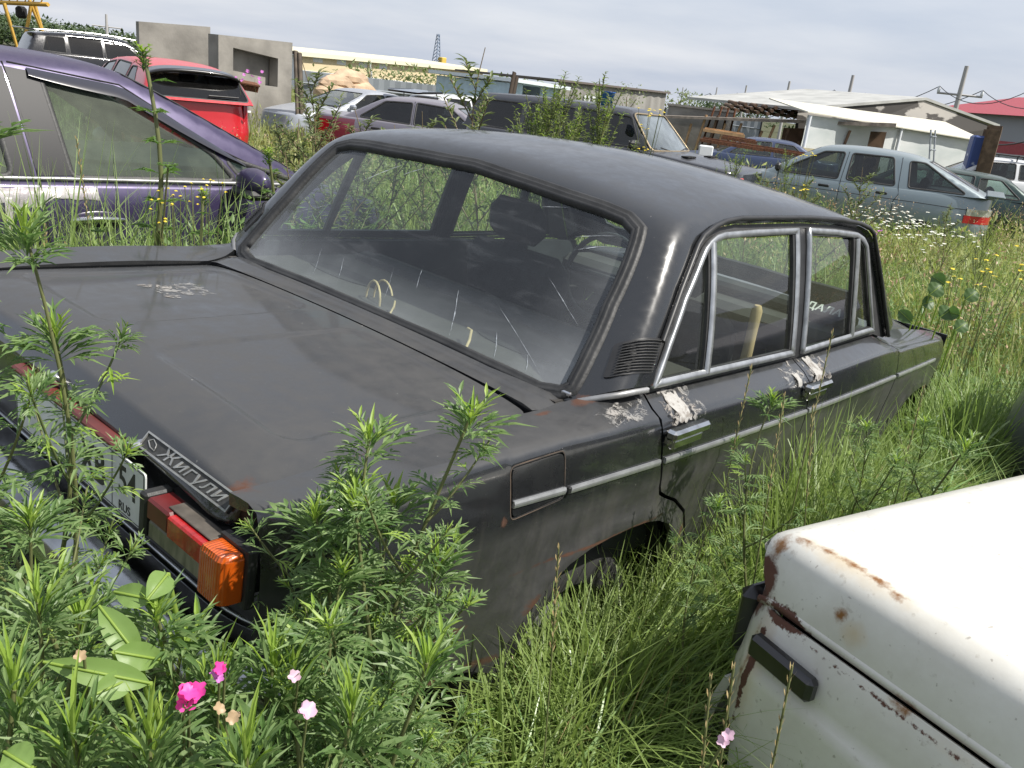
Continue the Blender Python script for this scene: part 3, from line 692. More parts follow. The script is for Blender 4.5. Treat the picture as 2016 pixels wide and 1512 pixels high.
    # belt chrome at pillar foot
def sstrip(P,w,h,par,matr,nm,s):
    """flat strip along skin points P"""
    mb=MB(); c=[c3(p) for p in P]; c=[(x,t*(-s)) for x,t in c]
    ring(mb,c,1,SH,[(-w,0),(-w*.7,h),(w*.7,h),(w,0)],.03,(2,Y0,.7),closed=False)
    return mb.build(nm,matr,par)
for s in (-1,1):
    sstrip([(1.010,-.662,.932),(1.06,-.695,.946),(1.10,-.716,.956),(1.149,-.738,.965)],.007,.006,car,M_trimd,'pillar_strip',s)
for (s,kind,d) in doors:
    if kind=='r': fr,holes,o=[c3(p) for p in chrO],[[c3(p) for p in paneQ],[c3(p) for p in paneR]],chrO
    else: fr,holes,o=[c3(p) for p in chrF],[[c3(p) for p in paneF],[c3(p) for p in paneV]],chrF
    fr=flip(fr,s); holes=[flip(h,s) for h in holes]
    # black carrier frame just under the skin line, with the metal frame ring on it
    mb=MB(); panel(mb,fr,holes,SHo(-.004),.03,out=(2,Y0,.7),flange=.012); mb.build('window_frame',M_trimd if False else M_rubber,d)
    mb=MB(); ring(mb,fr,1,SHo(-.004),[(-.001,-.004),(.000,.006),(.004,.009),(.014,.007),(.018,.002)],.02,(2,Y0,.7)); mb.build('frame_trim',M_alu,d)
    if kind=='r': dv=[(1.470,-.650,1.283),(1.424,-.741,.972)]
    else: dv=[(2.442,-.680,1.300),(2.485,-.746,.975)]
    mb=MB(); c=[(x,t*(-s)) for x,t in [c3(p) for p in dv]]; ring(mb,c,1,SHo(-.002),[(-.009,0),(-.007,.008),(.007,.008),(.009,0)],.03,(2,Y0,.7),closed=False); mb.build('divider_bar',M_alu,d)
    for h in holes:
        mb=MB(); panel(mb,h,[],SHo(-.012),.08,out=(2,Y0,.7),flange=0); mb.build('window_pane',M_glass,d)
    # weather lip between door frame and gutter
    gp=[c3(p) for p in (gutR[0:10] if kind=='r' else gutR[9:18])]; fr2=fr
    # belt seal
    if kind=='r': bp_=[(1.19,-.742,.958),(1.975,-.752,.955)]
    else: bp_=[(2.045,-.753,.953),(2.74,-.748,.962)]
    # molding
    if kind=='r': strip(d,1.170,zat(1.17),2.003,zat(2.003),s)
    else: strip(d,2.020,zat(2.02),2.935,zat(2.935),s)
    hx=1.252 if kind=='r' else 2.050
    hb=SB(hx,vof(hx,.872),s); hz=.873
    mb=MB(); hx-=.02; mb.box((hx,hb[1]+s*.020,hz+.012),(.170,.030,.026),bev=.007); mb.box((hx+.004,hb[1]+s*.015,hz-.014),(.138,.020,.026),bev=.005); mb.box((hx-.060,hb[1]+s*.008,hz-.002),(.03,.016,.030),bev=.004); mb.box((hx+.062,hb[1]+s*.008,hz-.002),(.026,.016,.030),bev=.004)
    mb.build('door_handle',M_chrome,d)
    if kind=='f': pass
    mb=MB(); mb.tube([(hx-.01,hb[1]+s*.001,hz-.043),(hx-.01,hb[1]+s*.005,hz-.044)],[.013,.011],14); mb.build('door_lock',M_chrome,d)
# body between window frames and the doors' upper edge: thin sill along the belt, B pillar
for s in (-1,1):
    mb=MB(); c=[c3(p) for p in [(1.986,-.652,1.328),(2.058,-.656,1.332),(2.047,-.752,.958),(1.977,-.751,.958)]]; c=[(x,t*(-s)) for x,t in c]
    panel(mb,c,[],SHo(-.010),.05,out=(2,Y0,.7),flange=.02); mb.build('door_pillar',M_plastic,car)
    # black channel filling between gutter and frames
    out_=[c3(p) for p in gutR]+[c3((2.77,-.748,.960)),c3((2.045,-.752,.952)),c3((1.165,-.740,.958))]
    hol=[c3(p) for p in chrO[:-1]]+[c3((1.97,-.75,.966))];hol2=[c3(p) for p in chrF]
    mb=MB(); panel(mb,[(x,t*(-s)) for x,t in out_],[[(x,t*(-s)) for x,t in hol],[(x,t*(-s)) for x,t in hol2]],SHo(-.013),.05,out=(2,Y0,.7),flange=.0); mb.build('door_seal',M_rubber,car)
# vent grille on the pillar
vg=[(1.052,-.66,.975),(1.103,-.646,1.047),(1.204,-.713,1.074),(1.163,-.73,1.000)]
for s in (-1,1):
    c=[(x,t*(-s)) for x,t in [c3(p) for p in vg]]
    mb=MB(); panel(mb,rnd(c,.008,3),[],SHo(.003),.02,out=(2,Y0,.7),flange=.006); vo=mb.build('vent_grille',M_plastic,car)
    mb=MB(); A,B_,Cc,D=[Vector(p) for p in c]
    for i in range(11):
        t=.10+.82*i/10; a=A.lerp(B_,t).lerp(D.lerp(Cc,t),.07); b=A.lerp(B_,t).lerp(D.lerp(Cc,t),.95)
        P=[SH(*a.lerp(b,q/4),.0065) for q in range(5)]; mb.tube(P,.0018,5)
    mb.build('louvre',M_rubber,vo); 
# --- interior ---
mb=MB(); mb.box((1.28,Y0,.905),(.62,1.30,.03)); 
shf=mb.build('parcel_shelf',M_shelf,car)
mb=MB()
for cy in (.40,-.34):
    mb=MB(); pl=[(math.cos(2*PI*i/24)*.052,math.sin(2*PI*i/24)*.155) for i in range(24)]; mb.prism(pl,lambda u,v,h:(1.22+u,Y0+cy+v,h),.9205,.9235); mb.build('speaker_slot',M_dark,shf)
def seat(x,y,name='seat'):
    m=MB(); m.box((x,y,.50),(.48,.50,.16),bev=.05); m.box((x-.26,y,.76),(.13,.48,.52),M=Matrix.Rotation(R(-12),3,'Y'),bev=.05); o=m.build(name,M_seat,car)
    m=MB(); m.box((x-.335,y,1.115),(.10,.27,.155),M=Matrix.Rotation(R(-8),3,'Y'),bev=.045); m.box((x-.32,y,1.02),(.02,.10,.10)); m.build('headrest',M_seat,o)
seat(2.30,Y0-.33); seat(2.30,Y0+.35)
m=MB(); m.box((1.68,Y0,.52),(.45,1.25,.16),bev=.05); m.box((1.50,Y0,.74),(.12,1.25,.42),M=Matrix.Rotation(R(-14),3,'Y'),bev=.04); m.build('rear_seat',M_seat,car)
m=MB(); m.box((2.86,Y0,.84),(.26,1.36,.14),bev=.03); m.box((2.98,Y0,.885),(.22,1.36,.03)); da=m.build('dashboard',mat('dash_vinyl',(.045,.043,.042),.7,noise_amt=.2),car)
P=[(2.60+.03*math.sin(2*PI*i/28),Y0+.34+.19*math.cos(2*PI*i/28),.88+.18*math.sin(2*PI*i/28)) for i in range(29)]
m=MB(); m.tube(P,.013,8,cap=False); m.tube([(2.60,Y0+.16,.88),(2.62,Y0+.34,.88),(2.60,Y0+.52,.88)],.012,6); m.build('steering_wheel',M_plastic,car)
for s in (-1,1):  # inner door cards
    m=MB(); m.box((2.02,Y0+s*.735,.72),(1.75,.03,.46)); m.build('door_card',M_int,car)
m=MB(); m.box((2.62,Y0,1.285),(.02,.20,.05),bev=.01); m.build('rear_view_mirror',M_plastic,car)
# white lettering seen on the dashboard edge through the front door pane

# peeling pale residue and old tape around the door edges
M_peel=bpy.data.materials.new('peeling_residue'); M_peel.use_nodes=True; g=NB(M_peel); o_=g.nt.nodes['Material Output']
n1=g.noise(34,8,.75,scale3=(1,1,1.6),dist=.8); n2=g.noise(9,3,.5)
g.set('Base Color',g.mix(g.rng(n2,.4,.6),(.42,.41,.39),(.20,.18,.16))); g.b.inputs['Roughness'].default_value=.6
tr=g.n('ShaderNodeBsdfTransparent'); mx_=g.n('ShaderNodeMixShader'); g.l(g.math('MULTIPLY',g.rng(n1,.50,.56),g.rng(n2,.40,.55,.25,1)),mx_.inputs[0]); g.l(tr.outputs[0],mx_.inputs[1]); g.l(g.b.outputs[0],mx_.inputs[2]); g.l(mx_.outputs[0],o_.inputs[0])
M_peel2=mat('white_tape_scrap',(.34,.33,.31),.45,col2=(.20,.18,.16),nscale=60,thr=(.5,.62),bump=.5,bscale=80)
def decal(pl,par,name,mt,side=-1,o=.0012):
    mb=MB(); panel(mb,pl,[],S_(side),.012,out=CEN,flange=0,off=o,gstep=.012); return mb.build(name,mt,par)
rd_=[d for (s_,k_,d) in doors if s_==-1 and k_=='r'][0]; fd_=[d for (s_,k_,d) in doors if s_==-1 and k_=='f'][0]
random.seed(3)
def ragged(x0,x1,v0,v1,j=.012):
    P=[]
    for i in range(8): P.append((x0+(x1-x0)*i/8,v0+random.uniform(-j,j)))
    for i in range(5): P.append((x1+random.uniform(-j,j),v0+(v1-v0)*i/5))
    for i in range(8): P.append((x1-(x1-x0)*i/8,v1+random.uniform(-j,j)))
    for i in range(5): P.append((x0+random.uniform(-j,j),v1-(v1-v0)*i/5))
    return P
decal(ragged(.985,1.125,.915,.965),car,'peeling_patch',M_peel); decal(ragged(1.185,1.35,.880,.968),rd_,'peeling_patch',M_peel); decal(ragged(1.86,1.985,.888,.955),rd_,'peeling_patch',M_peel); decal(ragged(2.03,2.20,.882,.962),fd_,'peeling_patch',M_peel)
decal(ragged(1.225,1.285,.885,.955,.006),rd_,'tape_scrap',M_peel2,o=.002); decal(ragged(1.925,1.955,.885,.925,.004),rd_,'tape_scrap',M_peel2,o=.002); decal(ragged(2.07,2.125,.885,.960,.006),fd_,'tape_scrap',M_peel2,o=.002)
mb=MB(); panel(mb,ragged(.56,.70,.30,.43,.012),[],lambda x,y:(x,y,LID(x,y)[2]+.0012),.012,out=(.5,Y0,-5),flange=0,gstep=.012); mb.build('peeling_patch',M_peel,lido)

# cracks and scratches on the rear glass
M_scr=bpy.data.materials.new('glass_scratch'); M_scr.use_nodes=True; g=NB(M_scr); g.b.inputs['Base Color'].default_value=(.42,.45,.48,1); g.b.inputs['Roughness'].default_value=.4; n1=g.noise(60,4,.6); tr=g.n('ShaderNodeBsdfTransparent'); mx_=g.n('ShaderNodeMixShader'); g.l(g.rng(n1,.35,.6,.15,.9),mx_.inputs[0]); g.l(tr.outputs[0],mx_.inputs[1]); g.l(g.b.outputs[0],mx_.inputs[2]); g.l(mx_.outputs[0],g.nt.nodes['Material Output'].inputs[0])
random.seed(8)
def scratch(x0,y0,x1,y1,w,wob=.006):
    k=12;vs=[];fs=[]
    for i in range(k+1):
        t=i/k;x=x0+(x1-x0)*t;y=y0+(y1-y0)*t+wob*.35*math.sin(t*5+x0*40)+random.uniform(-.0008,.0008);ww=w*(.3+random.random()*.9)*math.sin(PI*min(max(t,.04),.97))
        for sg in (-1,1): c=xy_chart(x,y+sg*ww*.5); vs.append(SH(c[0],c[1],-.0045))
    for i in range(k): fs.append((2*i,2*i+1,2*i+3,2*i+2))
    m=MB(); m.add(vs,fs); return m.build('scratch',M_scr,rg)
for a in ((1.012,-.245,1.085,-.185,.0045),(1.013,-.40,1.05,-.365,.004),(1.013,-.50,1.04,-.48,.003),(1.02,-.545,1.095,-.30,.003),(1.018,.02,1.08,.06,.0022),(1.018,.22,1.07,.26,.0025),(1.018,.33,1.07,.365,.0022),(1.22,.40,1.27,.29,.008),(1.25,.26,1.275,.20,.007),(1.235,-.40,1.262,-.505,.006),(1.215,-.42,1.245,-.515,.005),(1.265,-.26,1.28,-.33,.006),(1.11,-.555,1.16,-.40,.004),(1.16,.45,1.13,.56,.003),(1.05,-.06,1.10,-.03,.002)): scratch(*a)

mb=MB(); mb.box((2.93,Y0-.30,.945),(.07,.70,.05),bev=.015,M=Matrix.Rotation(R(-20),3,'Y')); brow=mb.build('dash_brow',M_int,da)
t_=R(40); text('lettering','-ДАЛА',.050,M_white,brow,Matrix.Translation((2.885,-.487,.972))@Matrix(((0,math.cos(t_),-math.sin(t_),0),(-1,0,0,0),(0,math.sin(t_),math.cos(t_),0),(0,0,0,1))),ext=.0006,font_off=.001)
# ---------------- generic car builder (own frame: x from rear to front, y left, z up) ----------------
def carpaint(name,col,metal=.5,rough=.28,dust=.35,dcol=(.30,.28,.25),coat=.8):
    return paint(name,col,dust=dcol,amount=dust,rough=rough,metal=metal,top=.8,coat=coat,ns=2,hi_r=.7)
M_tint=glass('tinted_pane',(.36,.42,.40),dust=.06,dcol=(.25,.25,.23),ds=3)
M_dtint=glass('dark_tinted_pane',(.10,.11,.12),dust=.05,dcol=(.2,.2,.2),ds=3)
M_clear=glass('greenish_pane',(.62,.74,.68),dust=.10,dcol=(.45,.50,.50),ds=3)
M_lred=mat('tail_lens_red',(.42,.012,.02),.2,coat=.7)
M_lclear=mat('lamp_glass',(.55,.55,.55),.15,metal=.6,noise_amt=.3,nscale=25)
class Car: pass
def gen_car(name,label,cat,pose,Lc,W,Hh,belt,pm,wins,rear,wind,roofp,zlow=.24,n=5.0,tum=.30,rwin=None,fwin=True,wheels=(.85,3.35),nose=.0,tail=.0,gl=M_tint,K=.025,deckf=None,step=.07,group=None,shut=(),handles=(),trim=M_plastic,seats=True,pillar_black=False,rwin_mat=None,rw_black=0.02,hood=.0,lname='body_shell',wmat=None,wscale=1.0,bev=.0,pin=.0):
    x0,y0,yaw,z0,S,zs=pose
    c=Car(); Mx=Matrix.Translation((x0,y0,z0))@Matrix.Rotation(yaw,4,'Z')@Matrix.Diagonal((S,S,S*zs,1))
    root=thing(name,label,cat,mat=Mx,group=group); c.root=root
    wmat=wmat or M_clear; xc=Lc/2; bf=(lambda x:interp(x,belt))
    def lev(f):   # (halfwidth, rear x, front x) at belt fraction f
        w=interp(f,[(0,W*.93),(.25,W*.985),(.5,W),(.75,W*.99),(.93,W*.965),(1,W*.94)])
        r=interp(f,[(0,.10),(.2,.02),(.45,0),(.55,.03+tail*.3),(1,.05+tail)]); fr=interp(f,[(0,Lc-.12),(.2,Lc-.02),(.45,Lc),(.55,Lc-.03),(1,Lc-.08-nose)])
        return w,r,fr
    def side_y(x,z):
        f=max(0,min(1,(z-zlow)/(bf(x)-zlow)));w,r,fr=lev(f)
        a=(x-xc)/((fr-xc) if x>xc else (xc-r)); a=min(1,abs(a)); return w*(max(0,1-a**n))**(1/n)
    c.side_y=side_y
    NS=96;fr_=[0,.06,.14,.25,.38,.5,.62,.74,.84,.92,.965,.99,1.0]
    vs=[];fs=[]
    def pt(ph,f,k=1.0,dz=0):
        w,r,fr=lev(f);cs,sn=math.cos(ph),math.sin(ph)
        X=abs(cs)**(2/n)*(1 if cs>0 else -1);Y=abs(sn)**(2/n)*(1 if sn>0 else -1)
        x=xc+X*((fr-xc) if X>0 else (xc-r))*k;y=Y*w*k
        b=bf(x); z=zlow+(b-zlow)*f
        return (x,y,z+dz-(0 if k>=1 else .03*(y/W)**2)+(0 if k>=1 else .03*(1)**2*0))
    rows=[[pt(2*PI*(i+.5)/NS,f) for i in range(NS)] for f in fr_]
    rows+=[[pt(2*PI*(i+.5)/NS,1,.985,.012+.03*.9) for i in range(NS)]]
    for k in (.96,.92,.85,.7,.5,.3,.1): rows.append([pt(2*PI*(i+.5)/NS,1,k,.018+.03*.9) for i in range(NS)])
    for r_ in rows: vs+=r_
    for a in range(len(rows)-1):
        for i in range(NS): j=(i+1)%NS; fs.append((a*NS+i,a*NS+j,(a+1)*NS+j,(a+1)*NS+i))
    fs.append(tuple((len(rows)-1)*NS+i for i in range(NS)))
    mb=MB(); mb.add(vs,fs,0,True)
    # fix orientation
    for q in range(len(mb.f)):
        f=mb.f[q];A,B_,C_=[Vector(mb.v[t]) for t in f[:3]];nn=(B_-A).cross(C_-A);cc=(A+C_)/2
        if nn.dot(cc-Vector((min(max(cc.x,1.2),Lc-1.2),0,.45)))<0: mb.f[q]=tuple(reversed(f))
    body=mb.build(lname,pm,root); c.body=body
    (rx0,rz0),(rx1,rz1)=rear;(wx0,wz0),(wx1,wz1)=wind
    rl=math.hypot(rx1-rx0,rz1-rz0);rn=(-(rz1-rz0)/rl,(rx1-rx0)/rl);wl=math.hypot(wx1-wx0,wz1-wz0);wn=((wz1-wz0)/wl,(wx0-wx1)/wl)
    zr,xr,cr,cy=roofp
    Wb=W*.93*wscale
    def F(x,y,z):
        y=abs(y);h=z-.95
        f=(y-(Wb-tum*h-.25*max(h,0)**2-.012*(x-xc)**2-pin*max(0,xc-x)**2),rn[0]*(x-rx0-.05*y*y)+rn[1]*(z-rz0),z-(zr-cr*(x-xr)**2-cy*y*y),wn[0]*(x-wx0+.12*y*y)+wn[1]*(z-wz0))
        m=max(f);return m+K*math.log(sum(math.exp((q-m)/K) for q in f))
    ZA_=.5
    def SHg(x,th,off=0):
        a,b=.02,1.8;s,co=math.sin(th),math.cos(th)
        for _ in range(24):
            r=(a+b)/2
            if F(x,r*s,ZA_+r*co)<off:a=r
            else:b=r
        return (x,a*s,ZA_+a*co)
    c.SH=SHg;c.F=F
    def sid(x,z,s=-1):
        a,b=0,1.4
        for _ in range(24):
            y=(a+b)/2
            if F(x,y,z)<0:a=y
            else:b=y
        return (x,s*a,z)
    c.sid=sid
    def cht(p): return (p[0],math.atan2(p[1],p[2]-ZA_))
    zb_=lambda x:bf(x)+.005
    ol=[];NA=72
    for i in range(NA):
        ph=2*PI*i/NA;a,b=.05,3.5;cx_=(rx0+wx0)/2;cs,sn=math.cos(ph),math.sin(ph)
        ax_=(wx0-rx0)/2/.9
        for _ in range(26):
            r=(a+b)/2;x=cx_+r*cs*ax_;y=r*sn*Wb
            if F(x,y,zb_(x))<0:a=r
            else:b=r
        x=cx_+a*cs*ax_;ol.append(cht((x,a*sn*Wb,zb_(x))))
    holes=[];panes=[]
    for s in (-1,1):
        for wn_ in wins:
            h=[cht(sid(x,z,s)) for x,z in rnd(wn_,.03,4)]
            holes.append(h);panes.append((h,'window_pane'))
    def bx(y,z,front=False):
        a,b=(xc,Lc+1) if front else (xc,-1)
        for _ in range(26):
            x=(a+b)/2
            if F(x,y,z)<0:a=x
            else:b=x
        return (a,y,z)
    c.bx=bx
    if rwin:
        h=[cht(bx(y,z)) for y,z in resamp(rnd(rwin,.05,4),.15)]; holes.append(h);panes.append((h,'rear_window'))
    if fwin:
        fw=[(-Wb*.88,wz0+.05),(Wb*.88,wz0+.05),(Wb*.68,wz1-.05),(-Wb*.68,wz1-.05)]
        h=[cht(bx(y,z,True)) for y,z in resamp(rnd(fw,.05,4),.15)]; holes.append(h);panes.append((h,'windshield'))
    mb=MB(); panel(mb,ol,holes,SHg,step,out=(xc,0,.8),flange=.015,m=0,fm=1); cab=mb.build('cabin',[pm,trim],root); c.cab=cab
    for h,nm in panes:
        mb=MB(); panel(mb,h,[],lambda x,t:SHg(x,t,-.008),step*1.5,out=(xc,0,.8),flange=0); p_=mb.build(nm,rwin_mat if (nm=='rear_window' and rwin_mat) else (gl if nm!='windshield' else wmat),root)
        mb=MB(); ring(mb,h,1,SHg,[(-rw_black,.0005),(-rw_black*.8,.003),(.0,.003),(.006,-.004)],step,(xc,0,.8)); mb.build('window_rubber',M_rubber,p_)
    if seats:
        mb=MB(); cx_=(rx0+wx0)/2; mb.box((cx_,0,bf(cx_)+.035),((wx0-rx0)*.80,Wb*1.7,.03)); mb.build('interior_floor',M_int,root)
        for s in (-1,1):
            m=MB(); m.box((cx_+.15,s*.34,bf(cx_)+.10),(.13,.44,.20),M=Matrix.Rotation(R(-12),3,'Y'),bev=.04); m.box((cx_+.10,s*.34,bf(cx_)+.27),(.09,.24,.15),bev=.035); m.build('seat',M_seat,root)
        m=MB(); m.box((cx_-.75,0,bf(cx_)+.10),(.12,1.1,.18),M=Matrix.Rotation(R(-14),3,'Y'),bev=.04); m.build('rear_seat',M_seat,root)
        m=MB(); m.box((wx0-.25,0,bf(wx0-.3)+.03),(.3,Wb*1.7,.06),bev=.02); m.build('dashboard',M_int,root)
    for s in (-1,1):
        for ax in wheels:
            wh=MB(); wh.lathe([(.001,-.05),(.16,-.055),(.19,-.09),(.27,-.10),(.30,-.07),(.31,0),(.30,.07),(.27,.10),(.19,.09),(.16,.055),(.001,.05)],(0,0,0),'y',24); wh.build('wheel',M_tyre,root,loc=(ax,s*(W-.11),.28))
        if shut:
            mb=MB()
            for pl in shut:
                P=[]
                for x,z in resamp(pl,.08,False):
                    if z>bf(x)+.01: P.append(Vector(sid(x,z,s))+Vector((0,-s*.0015,0)))
                    else: P.append(Vector((x,s*(side_y(x,z)-.001),z)))
                mb.tube(P,[.0045]*len(P),5)
            mb.build('door_gap',M_dark,root)
        for hx,hz in handles:
            m=MB(); m.box((hx,s*(side_y(hx,hz)+.006),hz),(.16,.022,.035),bev=.008); m.build('door_handle',trim,root)
    c.cht=cht;c.bf=bf
    return c
def mirror(c,x,z,s,matr,w=.14,h=.12):
    y=c.side_y(x,min(z,c.bf(x)))
    m=MB(); m.box((x,s*(y+.10),z+.02),(.09,.20,h),bev=.035,M=Matrix.Rotation(R(8)*s,3,'Z')); o=m.build('wing_mirror',matr,c.root)
    m=MB(); m.box((x-.046,s*(y+.10),z+.02),(.006,.16,h*.75),bev=.01); m.build('mirror_glass',M_chrome,o)
# ---- purple hatchback on the left ----
P_pur=carpaint('purple_paint',(.030,.021,.066),metal=.4,rough=.28,dust=.55,dcol=(.16,.15,.17))
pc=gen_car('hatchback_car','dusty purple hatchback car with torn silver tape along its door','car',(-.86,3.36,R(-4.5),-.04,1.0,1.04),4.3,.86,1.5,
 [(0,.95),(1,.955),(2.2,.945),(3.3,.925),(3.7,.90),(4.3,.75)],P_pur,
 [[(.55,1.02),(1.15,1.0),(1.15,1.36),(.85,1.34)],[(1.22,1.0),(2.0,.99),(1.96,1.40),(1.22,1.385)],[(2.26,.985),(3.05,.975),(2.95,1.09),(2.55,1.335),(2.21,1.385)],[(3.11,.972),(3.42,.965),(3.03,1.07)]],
 ((.10,.98),(.45,1.44)),((3.75,.90),(2.55,1.47)),(1.50,1.7,.045,.07),rwin=[(-.55,1.05),(.55,1.05),(.5,1.36),(-.5,1.36)],wheels=(.75,3.35),gl=glass('purple_car_pane',(.40,.50,.45),dust=.30,dcol=(.36,.42,.30),ds=2),tum=.36,  # the pane's dust film is a painted greenish-cream reflection, not dirt
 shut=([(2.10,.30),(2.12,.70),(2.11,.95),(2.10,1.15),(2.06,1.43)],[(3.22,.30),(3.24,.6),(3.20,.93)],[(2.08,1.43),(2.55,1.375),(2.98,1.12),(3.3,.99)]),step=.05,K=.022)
r_=pc.root
# dark pillar panels either side of the door gap
for s in (-1,1):
    for (a,b,c_,d_) in (((2.01,.985),(2.095,.985),(2.055,1.41),(1.97,1.41)),((2.105,.985),(2.25,.985),(2.20,1.395),(2.065,1.41))):
        h=[pc.cht(pc.sid(x,z,s)) for x,z in (a,b,c_,d_)]
        mb=MB(); panel(mb,h,[],lambda x,t:pc.SH(x,t,.003),.04,out=(2,0,.8),flange=.004); mb.build('pillar_panel',mat('satin_black',(.014,.014,.016),.50,spec=.3),r_)
    # belt trim
    P=[Vector(pc.sid(x,pc.bf(x)+.028,s))+Vector((0,s*.004,0)) for x in np.arange(.5,3.45,.1)]
    mb=MB(); mb.tube(P,[.010]*len(P),6); mb.build('belt_trim',M_trimd,r_)
    # rain visor over the front window
    vs=[];fs=[];xs=np.linspace(2.15,3.12,22)
    for i,x in enumerate(xs):
        t=(x-2.15)/.97; zt=interp(x,[(2.15,1.415),(2.55,1.37),(2.98,1.13),(3.12,1.05)]); wd=.050*math.sin(PI*min(1,.12+t*.9))**.5 if t<1 else .01
        for j in range(4):
            z=zt-wd*j/3; p=pc.sid(x,z,s); vs.append((p[0],p[1]+s*(.006+.016*math.sin(PI*j/3*.6)),p[2]))
    for i in range(21):
        for j in range(3): a=i*4+j; fs.append((a,a+1,a+5,a+4))
    mb=MB(); mb.add(vs,fs,0,True); mb.build('window_visor',mat('smoked_acrylic',(.03,.03,.04),.12,coat=.5),r_)
    # door handle: recess, chrome bar
    m=MB(); y=pc.side_y(2.33,.80); m.lathe([(.001,.006),(.07,.006),(.082,.001)],(0,0,0),'y',24); o=m.build('handle_recess',mat('dark_purple',(.02,.012,.045),.3),r_,loc=(2.33,s*(y-.002),.795)); o.scale=(1.55,s,.55)
    m=MB(); m.tube([(2.22,s*(y+.010),.800),(2.25,s*(y+.030),.806),(2.33,s*(y+.036),.808),(2.41,s*(y+.030),.804),(2.45,s*(y+.010),.798)],[.012,.014,.015,.014,.011],8,sq=.8); m.build('door_handle',M_chrome,r_)
    # mirror
    y=pc.side_y(3.05,.9)
    m=MB();vs=[];fs=[];nu,nv=18,10
    for i in range(nu):
        for j in range(nv+1):
            a=2*PI*i/nu;b=PI*j/nv; ex=.095*math.cos(b);rr=math.sin(b)**.7
            vs.append((3.06+.070*rr*math.cos(a)*(1+.2*math.cos(b)),s*(y+.155-ex*1.25),.985+.072*rr*math.sin(a)))
    for i in range(nu):
        for j in range(nv): k2=(i+1)%nu; fs.append((i*(nv+1)+j,i*(nv+1)+j+1,k2*(nv+1)+j+1,k2*(nv+1)+j))
    m.add(vs,fs,0,True); mo=m.build('wing_mirror',P_pur,r_)
    m=MB(); m.box((3.055,s*(y+.15),.935),(.15,.215,.045),bev=.018); m.box((3.06,s*(y+.02),.93),(.07,.10,.03),bev=.01); m.box((3.12,s*(y+.19),.972),(.03,.12,.02),bev=.006); m.build('mirror_base',M_plastic,mo)
# torn silver tape on the doors
M_tape=mat('torn_tape',(.50,.47,.46),.25,metal=.5,col2=(.34,.30,.33),nscale=10,thr=(.4,.7),bump=.35,bscale=18)
random.seed(5)
top=[];bot=[]
for i in range(26):
    x=1.55+.80*i/25; top.append((x,.940+random.uniform(-.004,.004))); bot.append((x,.868+.02*math.sin(i*.7)+random.uniform(-.012,.012)+(.04*max(0,(i-18)/7))))
mb=MB(); panel(mb,top+bot[::-1],[],lambda x,z:(x,-(pc.side_y(x,z)+.003+.0006*math.sin(x*60)*math.sin(z*90)),z),.03,out=(2,0,.8),flange=.002); mb.build('torn_tape',M_tape,r_)
mb=MB(); panel(mb,[(1.93,.60),(1.965,.60),(1.985,.90),(1.955,.90)],[],lambda x,z:(x,-(pc.side_y(x,z)+.004),z),.03,out=(2,0,.8),flange=.002); mb.build('torn_tape',M_tape,r_)
# ---- silver-blue hatchback, right middle distance ----
P_sb=carpaint('silver_blue_paint',(.20,.245,.265),metal=.35,rough=.3,dust=.3)
hb=gen_car('hatchback_car','silver-blue hatchback car seen from behind, small spoiler and red-and-clear tail lamps','car',(15.2,1.35,1.783,-.30,1.09,1.06),4.17,.84,1.43,
 [(0,.94),(1,.92),(2.6,.91),(3.2,.90),(4.17,.72)],P_sb,
 [[(.42,.97),(1.16,.96),(1.22,1.29),(1.02,1.29)],[(1.36,.96),(2.02,.955),(2.02,1.30),(1.46,1.31)],[(2.16,.95),(2.95,.945),(2.82,1.06),(2.42,1.28),(2.14,1.30)]],
 ((.12,.955),(1.12,1.38)),((3.35,.90),(2.50,1.37)),(1.41,1.8,.07,.08),wheels=(.87,3.36),rwin=[(-.55,1.02),(.55,1.02),(.47,1.31),(-.47,1.31)],rwin_mat=glass('dusty_grey_pane',(.25,.27,.30),dust=.5,dcol=(.30,.32,.38),ds=2),gl=M_tint,
 shut=([(1.30,.30),(1.32,.75),(1.27,.85),(1.30,.97),(1.34,1.33)],[(2.08,.30),(2.10,.95),(2.08,1.32)],[(3.02,.3),(3.02,.94)],[(.20,.77),(1.0,.78),(3.0,.77),(4.0,.72)]),handles=((1.50,.84),(2.32,.83)))
m=MB(); m.box((.03,0,.985),(.24,1.40,.028),bev=.012); m.box((.08,.55,.955),(.10,.05,.05),bev=.01); m.box((.08,-.55,.955),(.10,.05,.05),bev=.01); m.build('spoiler',P_sb,hb.root)
def wrap_lamp(c,z0,z1,y0,x1,matr,name='tail_lamp',off=.012,sides=(-1,1),rear=True):
    for s in sides:
        vs=[];fs=[];n_=10
        pts=[]
        # path along the plan outline at mid height, from the rear face round the corner
        zz_=(z0+z1)/2
        for k in range(n_+1):
            t=k/n_
            if t<.6:
                y=y0+(c.side_y(.6,zz_)*.985-y0)*(t/.6)
                a,b=.001,2.0
                for _ in range(20):
                    x=(a+b)/2
                    if c.side_y(x,zz_)>y:b=x
                    else:a=x
                pts.append((b-off,y+off*.3))
            else:
                x=interp(t,[(.6,pts[5][0]+.06),(1,x1)]); pts.append((x,c.side_y(x,zz_)+off))
        for (x,y) in pts:
            for (z,d) in ((z0,.02),(z0,0),(z1,0),(z1,.02)): vs.append((x+d,s*(y-d),z))
        for k in range(n_):
            for j in range(3): a=k*4+j; f=(a,a+1,a+5,a+4); fs.append(f)
        mb=MB(); mb.add(vs,fs,0,False); o=mb.build(name,matr,c.root)
    return o
